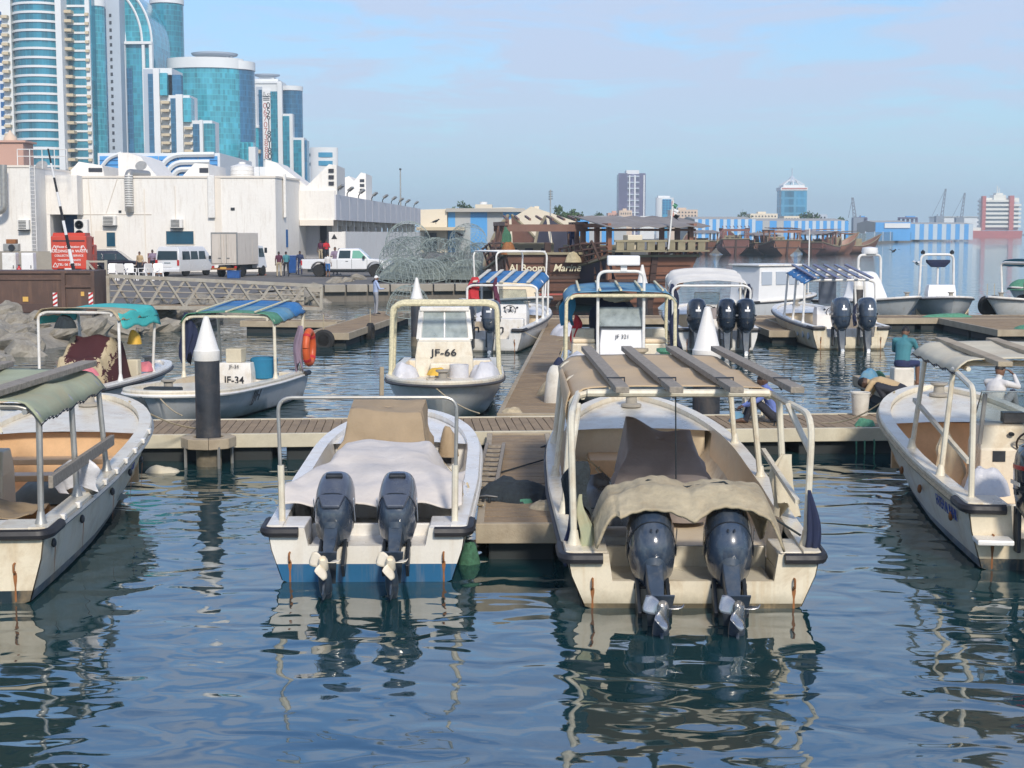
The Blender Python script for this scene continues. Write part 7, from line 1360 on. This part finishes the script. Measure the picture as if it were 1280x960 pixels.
# behind the far cross dock
s, e = (-1.4, 68), (1.35, 61.6); b = boat('white open boat with a tall pipe frame before the Al Boom dhow', s, hd(s, e), ln(s, e), 2.4, .8, 1.15, 'hull_white', 'liner_cream', 'white_gel', N=14)
hoop(b.o, [(-1.1, 4.6, .95), (-1.2, 4.6, 3.0), (1.2, 4.6, 3.0), (1.1, 4.6, .95)], .04, 'pipe_white', .3, 'pipe_frame'); hoop(b.o, [(-1.1, 2., .95), (-1.2, 2., 3.0), (1.2, 2., 3.0), (1.1, 2., .95)], .04, 'pipe_white', .3, 'pipe_frame')
for s_ in (-1, 1): MB().tube([(s_ * 1.1, 2, 3.0), (s_ * 1.1, 4.6, 3.0)], .035, 6).obj('top_rail', 'pipe_white', b.o)
MB().bx(-.9, .7, 3.0, 4.2, .5, 1.9).obj('console', 'liner_cream', b.o, bevel=.05)
s, e = (9.7, 64.5), (13.6, 66.8); b = boat('small white cabin boat with three square windows', s, hd(s, e), ln(s, e), 2.2, .85, 1.1, 'hull_grey', 'liner_cream', 'white_gel', N=14); 
c = MB().loft([[(-1.0, .5, .7), (1.0, .5, .7), (1.0, 3.2, .7), (-1.0, 3.2, .7)], [(-.95, .6, 2.35), (.95, .6, 2.35), (.95, 2.95, 2.3), (-.95, 2.95, 2.3)]]).obj('cabin', 'clean_white', b.o, bevel=.04); MB().bx(-1.05, 1.05, .45, 3.1, 2.36, 2.44).obj('cabin_roof', 'white_gel', b.o, bevel=.02)
for y_ in (.95, 1.75, 2.5): MB().bx(.945, 1.01, y_ - .28, y_ + .28, 1.55, 2.12).obj('window', 'tower_grey', c, bevel=.01)
text('9G1', .6, 'letter_black', c, (.15, .5, 1.2), (pi / 2, 0, 0), offset=.01); MB().tube([(0, 4.2, 1.1), (-.1, 4.3, 4.0)], .03, 5).obj('aerial', 'pipe_white', b.o)
def archboat(label, s, e, B=2.5, hm='hull_grey', **k):
    b = boat(label, s, hd(s, e), ln(s, e), B, .85, 1.15, hm, 'liner_cream', 'white_gel', N=14, **k); L = b.L
    hoop(b.o, [(-.75, L * .45, 1.), (-.7, L * .45, 2.85), (.7, L * .45, 2.85), (.75, L * .45, 1.)], .055, 'pipe_white', .25, 'radar_arch'); return b
b = archboat('white boat with radar arch and a white cover draped on its console', (14.2, 66.0), (17.0, 62.0)); MB().lathe([(.33, 0), (.36, .08), (.33, .26), (.05, .3)], 18, (0, b.L * .45, 2.9)).obj('radar_dome', 'clean_white', b.o, smooth=True); drape('white sheet draped from the radar arch boat console', b, lambda x, y: 2.1 - 1.1 * ss(.3, .8, abs(x)) - 1.3 * ss(2.2, 3.2, y) + .04 * sin(9 * x + 4 * y), -.9, .9, 1.4, 3.4, 'clean_white', 'console_sheet', 'sheet', 24, 24)
b = archboat('grey white boat with a plain arch and a dark navy seat', (18.9, 68.2), (18.5, 61.9), 2.7); console(b, 3.6, 1.2, .8, 1.1, 0, .45, 'clean_white', False, txt='X 507', tsz=.2); MB().loft([ring(2.3, -.15 + 3.0, .15 + 3.0, .28), ring(2.5, -.2 + 3.0, .2 + 3.0, .48), ring(2.62, -.2 + 3.0, .2 + 3.0, .5)]).obj('navy_seat', 'navy_cloth', b.o, bevel=.03); MB().tube([(0, 3.0, 1.2), (0, 3.0, 2.35)], .05, 7).obj('seat_post', 'pipe_white', b.o)
for x_ in (-.7, .7): MB().lathe([(.08, 0), (.1, .1), (.02, .18)], 10, (x_ * .9, b.L * .45, 2.87)).obj('deck_lamp', 'dark_metal', b.o)
s, e = (25.6, 64.4), (19.9, 61.9); b = boat('white boat with a teal blue awning and tyre fenders at the right edge', s, hd(s, e), ln(s, e), 2.4, .85, 1.15, 'hull_white', 'liner_cream', 'white_gel', N=14); bP = b
canopy('', b, 1.6, 4.6, 1.1, 2.55, 'teal_blue_cloth', 'pipe_white', 3, .2, 0, r=.045, crown=.12, slope=.1)
def tyre(label, p, rz, r=.36, tilt=0.):
    t = T('tyre_fender', label, 'tyre', p, rz, 'tyre fenders'); t.rotation_euler = (tilt, 0, rz); m = MB(); m.lathe([(r * .55, -.09), (r * .8, -.12), (r, -.08), (r, .08), (r * .8, .12), (r * .55, .09), (r * .55, -.09)], 22, (0, 0, 0), Matrix.Rotation(pi / 2, 3, 'Y')); m.obj('tyre_ring', 'tyre', t, smooth=True); MB().tube([(0, 0, r), (0, 0, r + .5)], .018, 4).obj('rope', 'rope_tan', t)
for lab, y_ in (('tyre fender hanging nearest the bow of the teal awning boat', 5.5), ('second tyre fender hanging on the teal awning boat', 4.9), ('third tyre fender hanging on the teal awning boat', 3.1)): tyre(lab, world(b, b.hb(y_ / b.L) + .14, y_, .72), b.o.rotation_euler[2], .42)
s, e = (30, 76), (24.6, 73); b = archboat('boat with red and green covers behind the teal awning boat', s, e, 2.6, 'hull_white'); heap('red cover on the boat behind the teal awning', world(b, 0, 3.4, 1.1), (.9, 1.2, 0), .9, 'red_cloth', 'boat_cover', 'cover', 81); heap('green cover on the boat behind the teal awning', world(b, 0, 5.2, 1.), (.9, 1.0, 0), .6, 'rope_green', 'boat_cover', 'cover', 82); MB().bx(-.5, .5, b.L * .45 - .2, b.L * .45 + .2, 2.92, 3.2).obj('radar_bar', 'clean_white', b.o, bevel=.04)
for lab, x_, y_ in (('tyre fender at the near corner of the left finger dock', -7.02, 50.0), ('tyre fender half way along the left finger dock', -5.1, 53.2), ('tyre fender on the near end of the left finger dock', -6.3, 49.42)): tyre(lab, (x_, y_, .22), 1.5 if '-6.3' in str(x_) else -.09, .36)
# ======================================================= wooden dhows
def dhow(label, x, y, rz, W=4.8, L=16, zt=2.7, wood='dhow_wood', side=None, trim='dhow_trim', top=True, house=True, awn=False, simple=False, prow=2.2, rl=6.9):
    t = T('wooden_dhow', label, 'dhow', (x, y, 0), rz, 'wooden dhows along the harbour'); N = 16; side = side or wood
    def hb(v): return W / 2 * (.9 + .1 * min(1, v / .3)) * (1 if v < .5 else max(.01, 1 - ((v - .5) / .5) ** 2.2) ** .75)
    def zs(v): return zt - 1.1 * sin(min(1, v / .75) * pi * .5) * .9 + (prow + .9) * max(0, (v - .62) / .38) ** 1.7
    m = MB(); rings = []
    for i in range(N + 1):
        v = i / N; z = zs(v); h = hb(v); r = []
        for k, (f, g_) in enumerate(((1, 1), (1.0, .72), (.92, .4), (.68, .12), (0, -.5))): r.append((h * (f - (0, .1, .2, .28, 0)[k] * max(0, 1 - v * 3)) * (.55 + .45 * g_ if k > 1 and v > .8 else 1), v * L + (1.8 * max(0, v - .5) * 2 * (g_)) - .9 * (1 - v) * (1 - g_) * -.9, z * g_ if g_ > 0 else -.6))
        rings.append(r + [(-q[0], q[1], q[2]) for q in reversed(r[:-1])])
    m.loft(rings, closed=False); m.obj('hull', side, t, smooth=40)
    r = rings[0]; tv = [(q[0] * .998, q[1] - .02, q[2]) for q in r]; m = MB(); cnt = len(tv); cc = len(tv); m.add(tv + [(q[0] * .99, q[1] + .12, q[2]) for q in tv], [tuple(range(cnt)), tuple(range(2 * cnt - 1, cnt - 1, -1))] + [(i, cnt + i, cnt + (i + 1) % cnt, (i + 1) % cnt) for i in range(cnt)]); m.obj('transom', wood, t)
    MB().tube([(hb(i / N) + .04, i / N * L + (1.8 * max(0, i / N - .5) * 2), zs(i / N)) for i in range(N + 1)], .09, 5).obj('sheer_rail', trim, t); MB().tube([(-hb(i / N) - .04, i / N * L + (1.8 * max(0, i / N - .5) * 2), zs(i / N)) for i in range(N + 1)], .09, 5).obj('sheer_rail', trim, t)
    MB().bar((-W * .45, -.06, zt), (W * .45, -.06, zt), .22, .12).obj('taffrail', trim, t); MB().bar((0, -.12, zt + .55), (0, .7, -.6), .32, .22).obj('rudder_post', 'dhow_dark', t); MB().bx(-W * .43, W * .43, .3, L * .8, zt - 1.3, zt - 1.15).obj('deck', 'dhow_dark', t)
    if not simple:
        for k in range(5): z = zt * (.2 + .16 * k); wv = W / 2 * .9 * .95 * (.42 + .3 * clamp((z / zt - .12) / .28) + .18 * clamp((z / zt - .4) / .32)); MB().bx(-wv, wv, -.12 + .42 * (1 - z / zt), -.05 + .45 * (1 - z / zt), z, z + .015).obj('plank_seam', 'dhow_dark', t)
    if house:
        for yy in (.5, rl * .47, rl * .9):
            for s in (-1, 1): MB().bar((s * W * .42, yy, zt - 1.2), (s * W * .42, yy, zt + 1.45), .22).obj('post', wood, t)
        for yy in (.4, rl * .47, rl * .92): MB().bar((-W * .46, yy, zt + 1.3), (W * .46, yy, zt + 1.3), .14 if awn else .2, .12 if awn else .36).obj('cross_beam', wood, t)
        for s in (-1, 1): MB().bar((s * W * .44, .2, zt + 1.52), (s * W * .44, rl - .1, zt + 1.52), .18, .2).obj('side_beam', wood, t)
        n = 8
        if awn: MB().grid(lambda u, v: ((u - .5) * W * 1.08, - .4 + rl * v, zt + 1.5 + .55 * v - .08 * sin(u * pi * 5) ** 2), 24, 10).obj('awning', 'dhow_awning', t, solid=.04)
        for i in range(0 if awn else n): x_ = -W * .44 + W * .88 * i / (n - 1); MB().bar((x_, .0, zt + 1.72), (x_ + .5, rl, zt + 1.95 + (.3 if awn else 0)), .1, .1).obj('roof_slat', wood, t)
        MB().bx(-W * .3, W * .3, 6.2, 8.0, zt - 1.14, zt + .5).obj('deck_house', 'dhow_trim', t, bevel=.03)
        for x_ in (-.9, 0, .9): MB().bx(x_ - .22, x_ + .22, 6.14, 6.2, zt - .3, zt + .2).obj('window', 'dark_recess', t)
        for s in (-1, 1):
            for k in range(7): MB().bx(s * W * .46, s * W * .44, 1 + k * .75, 1.1 + k * .75, zt - .9, zt + .3).obj('baluster', wood, t)
    return t
Yq = 76.; dq = dhow('dark wooden dhow with the painted name Al Boom Marine on its stern', PY(684, 340, Yq).x, Yq, .14, 4.7, 12, 2.75, rl=5.)
text('Al Boom', .52, 'letter_cream', dq, (-1.05, -.1, 2.0), offset=.01); text('Marine', .52, 'letter_cream', dq, (1.0, -.1, 2.0), shear=.3, offset=.01)
heap('cream coral ornament hung on the stern of the Al Boom dhow', (dq.location.x + 1.3, Yq - .25, 2.3), (.42, .22, 0), .6, 'pattern_cream', 'stern_ornament', 'ornament', 91, rough=1.2); heap('rusty fishing basket on the left rail of the Al Boom dhow', (dq.location.x - 2.0, Yq - .1, 2.7), (.4, .35, 0), .7, 'rust', 'fishing_basket', 'basket', 92); hang('dark green net hanging above the rusty basket', Vector((dq.location.x - 2.1, Yq - .1, 4.1)), .45, 1.1, 'net_green', 'hanging_net', 'net', 93)
MB().bx(-2.3, 2.3, -.1, .0, .62, .7).obj('boot_line', 'ship_red', dq)
dr = dhow('broad brown dhow with grey awning and a flag on its stern', PY(806, 340, 74).x + .5, 74.3, .36, 5.4, 12.5, 2.65, 'dhow_brown', 'dhow_navy', 'dhow_trim', awn=True, rl=4.2)
for k in range(9): MB().bx(-2.4 + k * .56, -2.0 + k * .56, -.7, -.6, 2.95, 3.35).obj('gallery_panel', 'dhow_trim', dr)
MB().bx(-2.5, 2.7, -.75, .2, 2.86, 2.94).obj('gallery_floor', 'dhow_trim', dr); MB().bar((-2.5, -.68, 3.4), (2.7, -.68, 3.4), .1, .1).obj('gallery_rail', 'dhow_trim', dr); seat = MB().bx(-1.7, -.9, -.5, .1, 2.96, 3.7).obj('cream_box', 'cream_shed', dr, bevel=.04)
p = PY(836, 290, 73.5); fl_ = T('stern_flag', 'furled flag with red green and black stripes on a pole above the brown dhow', 'flag', (p.x, 73.6, 3.0)); MB().tube([(0, 0, 0), (.22, 0, 2.4)], .045, 6).obj('flagpole', 'pipe_white', fl_)
for i, mm in enumerate(('rope_green', 'clean_white', 'letter_black')): MB().grid(lambda u, v: (.2 + .04 * i + .2 * v + .05 * sin(u * 7), .05 * sin(u * 9 + i), 2.3 - .26 * i - .27 * u * 1.0 - .1 * v + .0), 6, 4).obj('flag_stripe', mm, fl_, solid=.01)
MB().grid(lambda u, v: (.14 + .09 * v, .02, 2.35 - .75 * u), 6, 2).obj('flag_stripe', 'lamp_red', fl_, solid=.01)
for d_, W_ in ((dq, 4.7), (dr, 5.4)):
    for sx in (-1, 1):
        for k in range(4): MB().tube([(sx * (W_ * .45 + .05 * k), .1, 2.75 + .18 * k), (sx * (W_ * .5 + .12 * k), 2.2, 2.35 + .3 * k), (sx * (W_ * .5 + .1 * k), 5.0, 1.95 + .34 * k)], .055, 5).obj('quarter_rail', 'dhow_wood', d_)
        for y_ in (.8, 2.2, 3.6, 5.0): MB().bar((sx * W_ * .49, y_, 2.6 - .17 * y_), (sx * (W_ * .5 + .4), y_, 3.5 - .1 * y_), .1).obj('rail_stanchion', 'dhow_dark', d_)
for i, (px, Y, rz, W, lab) in enumerate(((884, 262, .1, 5.2, 'far dhow nearest the brown dhow, stern on'), (920, 250, -.05, 5.6, 'second far dhow from the left with a dark deck shade'), (958, 255, .25, 5.4, 'third far dhow from the left in the moored row'), (985, 248, .15, 5.8, 'fourth far dhow with crowded dark superstructure'), (1013, 252, -.5, 5.2, 'fifth far dhow angled towards open water'), (1030, 262, -1.1, 4.6, 'sixth far dhow showing its long side'), (1052, 270, -1.25, 4.6, 'rightmost far dhow with a raised prow'))):
    q_ = dhow(lab, PY(px, 310, Y).x - (4 if i > 4 else 0), Y, rz, W * .9, 14 if i < 5 else 11, 2.5, ('dhow_brown', 'dhow_red', 'dhow_wood')[i % 3], ('dhow_wood', 'dhow_red', 'dhow_brown')[i % 3], awn=i % 2 == 0, simple=True, prow=1.5); q_.scale = (1, 1, (.95, 1.12, .85, 1.05, .9, 1., .92)[i])
# ======================================================= small things on the docks
heap('dark green net heap on the near finger dock', (.02, 18.7, DZ), (.5, .55, 0), .24, 'net_dark', 'net_heap', 'net', 101, rough=1.3); heap('turquoise cloth lying beside the dark net heap', (.12, 18.3, DZ), (.15, .14, 0), .08, 'rope_green', 'turquoise_cloth', 'cloth', 102, rough=1); heap('small rope and rag pile on the near finger dock', (.42, 17.9, DZ), (.2, .25, 0), .08, 'rope_tan', 'rope_pile', 'rope', 103, rough=1.2)
heap('teal and tan rags hanging at the near corner of the finger dock', (-.5, 16.82, -.02), (.13, .12, 0), .3, 'net_green', 'rag_bundle', 'rags', 104, rough=1)
ld = T('wooden_ladder', 'grey wooden ladder lying along the left edge of the near finger dock', 'ladder', (-.5, 18.6, DZ + .02), -.02); MB().bx(0, .05, 0, 4.4, .0, .06).obj('stile', 'wood_beam', ld); MB().bx(.26, .31, 0, 4.4, .0, .06).obj('stile', 'wood_beam', ld)
for i in range(10): MB().bx(.05, .26, .2 + i * .44, .25 + i * .44, .01, .05).obj('rung', 'wood_beam', ld)
def fender(label, p, r=.2, h=.95, tilt=.1):
    t = T('boat_fender', label, 'fender', p, 0); t.rotation_euler = (0, tilt, 0); MB().lathe([(.05, 0), (r * .8, .06), (r, .2), (r, h * .75), (r * .75, h * .9), (r * .5, h * .95)], 18).obj('fender_body', 'bucket_white', t, smooth=True); MB().lathe([(r * .6, h * .9), (r * .45, h), (r * .2, h * 1.08), (.02, h * 1.1)], 14).obj('fender_cap', 'navy_cloth', t, smooth=True); MB().tube([(0, 0, h * 1.05), (.05, -.05, h * 1.3)], .015, 5).obj('rope', 'rope_tan', t); MB().lathe([(.03, -.05), (r * .7, .0), (r * .86, .1)], 14).obj('fender_foot', 'navy_cloth', t, smooth=True)
p = PZ(692, 512, .3); fender('large white fender with dark blue ends beside the back finger dock', (p.x, p.y, .2), .22, 1.05)
bk = PZ(1075, 519, DZ); t = T('plastic_bucket', 'dirty white plastic bucket on the dock by the crouching man', 'bucket', (bk.x, bk.y, DZ)); MB().lathe([(.13, 0), (.14, .02), (.17, .4), (.18, .4), (.18, .43), (.15, .42), (.12, .04), (.02, .03)], 22).obj('bucket_body', 'bucket_white', t, smooth=True); MB().tube([(.175 * cos(a), .175 * sin(a) * .3 - .1, .4 - .12 * sin(a)) for a in [pi * i / 10 for i in range(11)]], .008, 5).obj('bucket_handle', 'galv', t)
t = T('stool_box', 'white box the man in teal sits on', 'box', (TEAL.x, TEAL.y, DZ)); MB().bx(-.22, .22, -.2, .2, 0, .44).obj('box_body', 'bucket_white', t, bevel=.03)
t = T('wire_stool', 'pale wire crate behind the man in the blue shirt', 'crate', PZ(942, 522, DZ)); m = MB()
for z in (0.02, .18, .34, .5):
    for a_, c_ in (((-.17, -.14), (.17, -.14)), ((.17, -.14), (.17, .14)), ((.17, .14), (-.17, .14)), ((-.17, .14), (-.17, -.14))): m.bar((*a_, z), (*c_, z), .03)
for x_ in (-.17, .17):
    for y_ in (-.14, .14): m.bar((x_, y_, 0), (x_, y_, .52), .035)
m.obj('crate_frame', 'pipe_cream', t)
p = PZ(922, 527, DZ); heap('light blue plastic bag on the dock beside the man in the blue shirt', p, (.16, .13, 0), .18, 'canvas_sky', 'blue_bag', 'bag', 105); p = PZ(1078, 545, DZ); heap('green net bunch on the dock edge below the bucket', PZ(1082, 532, DZ), (.18, .14, 0), .14, 'rope_green', 'net_bunch', 'net', 106, rough=1.2)
for i, dx in enumerate((-.12, .0, .14)): MB().tube([(PZ(1082, 536, DZ).x + dx, 25.4, DZ + .03), (PZ(1082, 536, DZ).x + dx * 1.2, 25.25, .2), (PZ(1082, 536, DZ).x + dx * 1.1, 25.25, -.3)], .014, 5).obj('mooring_rope', 'rope_green', label=('left', 'middle', 'right')[i] + ' rope hanging from the dock edge below the bucket', cat='rope')
heap('green net bunch on the finger dock edge beside the man in teal', PZ(1092, 476, DZ), (.3, .3, 0), .25, 'net_green', 'net_bunch', 'net', 107, rough=1.3); heap('blue and white bag beside the crouching man', PZ(1103, 487, DZ) + Vector((0, 1.2, 0)), (.25, .2, 0), .4, 'canvas_sky', 'cool_bag', 'bag', 108)
heap('green net spread on the wide right finger dock', (18.4, 51.9, DZ), (.8, .5, 0), .18, 'rope_green', 'net_heap', 'net', 109, rough=1.2); heap('green net line on the far cross dock', (17.4, 59.2, DZ), (1.0, .35, 0), .15, 'rope_green', 'net_heap', 'net', 110, rough=1.2)
for lab, x_, y_, sd in (('white sack lying on the back finger dock', 1.85, 50.3, 111), ('second white sack below the first on the back finger dock', 1.75, 48.6, 112), ('tan rope heap on the back finger dock', 1.0, 30.8, 113), ('brown sacking at the near end of the back finger dock', 2.2, 45.6, 114)): heap(lab, (x_, y_, DZ), (.45, .55, 0), .35, 'bag_white' if sd < 113 else 'rope_tan', 'sack_heap', 'sack', sd)
heap('tan mooring rope coil at the junction of the docks', (.0, 27.6, DZ), (.2, .2, 0), .1, 'rope_tan', 'rope_coil', 'rope', 115, rough=1.3)
def bird(label, p, rz, mats=('feather_white', 'tower_grey'), s=1., fly=False):
    t = T('seagull' if fly else 'crow', label, 'bird', p, rz); t.scale = (s, s, s); m = MB(); m.tube([(0, -.2, .02), (0, -.1, .08), (0, .05, .12), (0, .14, .17), (0, .2, .2)], [.015, .06, .075, .05, .035], 10); m.ball((0, .22, .22), (.04, .05, .04), 10, 7); m.tube([(0, .25, .22), (0, .32, .205)], [.016, .004], 6); m.prism([(-.04, -.36), (.04, -.36), (.025, -.16), (-.025, -.16)], .03, .045, 'z')
    for sx in (-1, 1):
        if fly: m.add([(sx * .05, .08, .12), (sx * .32, .12, .24), (sx * .58, -.02, .2), (sx * .34, -.02, .22), (sx * .05, -.08, .11)], [(0, 1, 2, 3, 4)])
        else: m.tube([(sx * .06, .06, .13), (sx * .075, -.1, .09), (sx * .03, -.26, .05)], [.03, .04, .01], 6); m.tube([(sx * .03, 0, .05), (sx * .035, .02, -.07)], .008, 5)
    m.obj('body', mats[0], t, smooth=True)
p = PY(1148, 333, 120); bird('white gull flying low over the water right of the radar arch', p, 1.0, s=1.8, fly=True); p = PY(1117, 316, 130); bird('dark bird flying beside the radar dome', p, -.8, ('feather_black', 'feather_black'), 1.3, fly=True)
p = world(bP, .2, 3.6, 2.75); bird('black crow perched on the teal awning', p, 1.5, ('feather_black', 'feather_black'), 1.5); p = PY(541, 284, 88); bird('black crow perched high on the fish trap pile', (p.x, 91.3, QZ + 3.55), -1.0, ('feather_black', 'feather_black'), 1.0); p = PY(572, 297, 88); bird('black crow perched on the right side of the fish traps', (p.x, 91.6, QZ + 2.75), 1.0, ('feather_black', 'feather_black'), 1.0)
rope('line from the JF-66 bow to the dock junction', world(bG, .3, bG.L - .3, 1.0), (-.6, 27.0, DZ + .05), .1); rope('line from the JF 321 bow to the main dock', world(bJ, .5, bJ.L - .3, 1.05), (2.0, 26.6, DZ + .05), .1); rope('tan line trailing along the back finger dock', (.9, 28.2, DZ + .02), (1.2, 34.0, DZ + .02), 0, .018); rope('line from the JF-34 bow to the main dock', world(bE, .2, bE.L - .4, .85), (-6.0, 26.7, DZ + .05), .08); rope('long line from the blue roofed boat stern to the back finger dock', world(bH, 1.0, .3, .8), (1.6, 46, DZ + .05), .2)
for i, (x, y, lab) in enumerate(((-.32, 18.2, 'iron cleat on the left edge of the near finger dock'), (.55, 22.6, 'iron cleat on the right edge of the near finger dock'), (-2.6, 25.0, 'iron cleat on the main dock left of the blue banded boat'), (4.6, 25.6, 'iron cleat on the main dock near the man in the blue shirt'))):
    t = T('dock_cleat', lab, 'cleat', (x, y, DZ + .005), i * .7); MB().tube([(-.14, 0, .07), (0, 0, .085), (.14, 0, .07)], [.012, .022, .012], 7).obj('horn', 'dark_metal', t, smooth=True)
    for sx in (-.04, .04): MB().tube([(sx, 0, .0), (sx, 0, .08)], .016, 6).obj('cleat_post', 'dark_metal', t)
# ---------------------------------------------------------------- thin harbour haze: one closed box of even air round the whole scene
hz = bpy.data.materials.new('haze_air'); hz.use_nodes = True; t_ = hz.node_tree; t_.nodes.clear(); o_ = NN(t_, 'ShaderNodeOutputMaterial'); v_ = NN(t_, 'ShaderNodeVolumePrincipled'); t_.links.new(v_.outputs[0], o_.inputs['Volume'])
v_.inputs['Color'].default_value = (.86, .97, 1, 1); v_.inputs['Density'].default_value = .00038; v_.inputs['Anisotropy'].default_value = .2
MATS['haze_air'] = hz
MB().bx(-2610, 2610, -70, 4510, -2.2, 96).obj('haze', 'haze_air', kind='stuff', label='thin pale blue haze over the whole harbour')
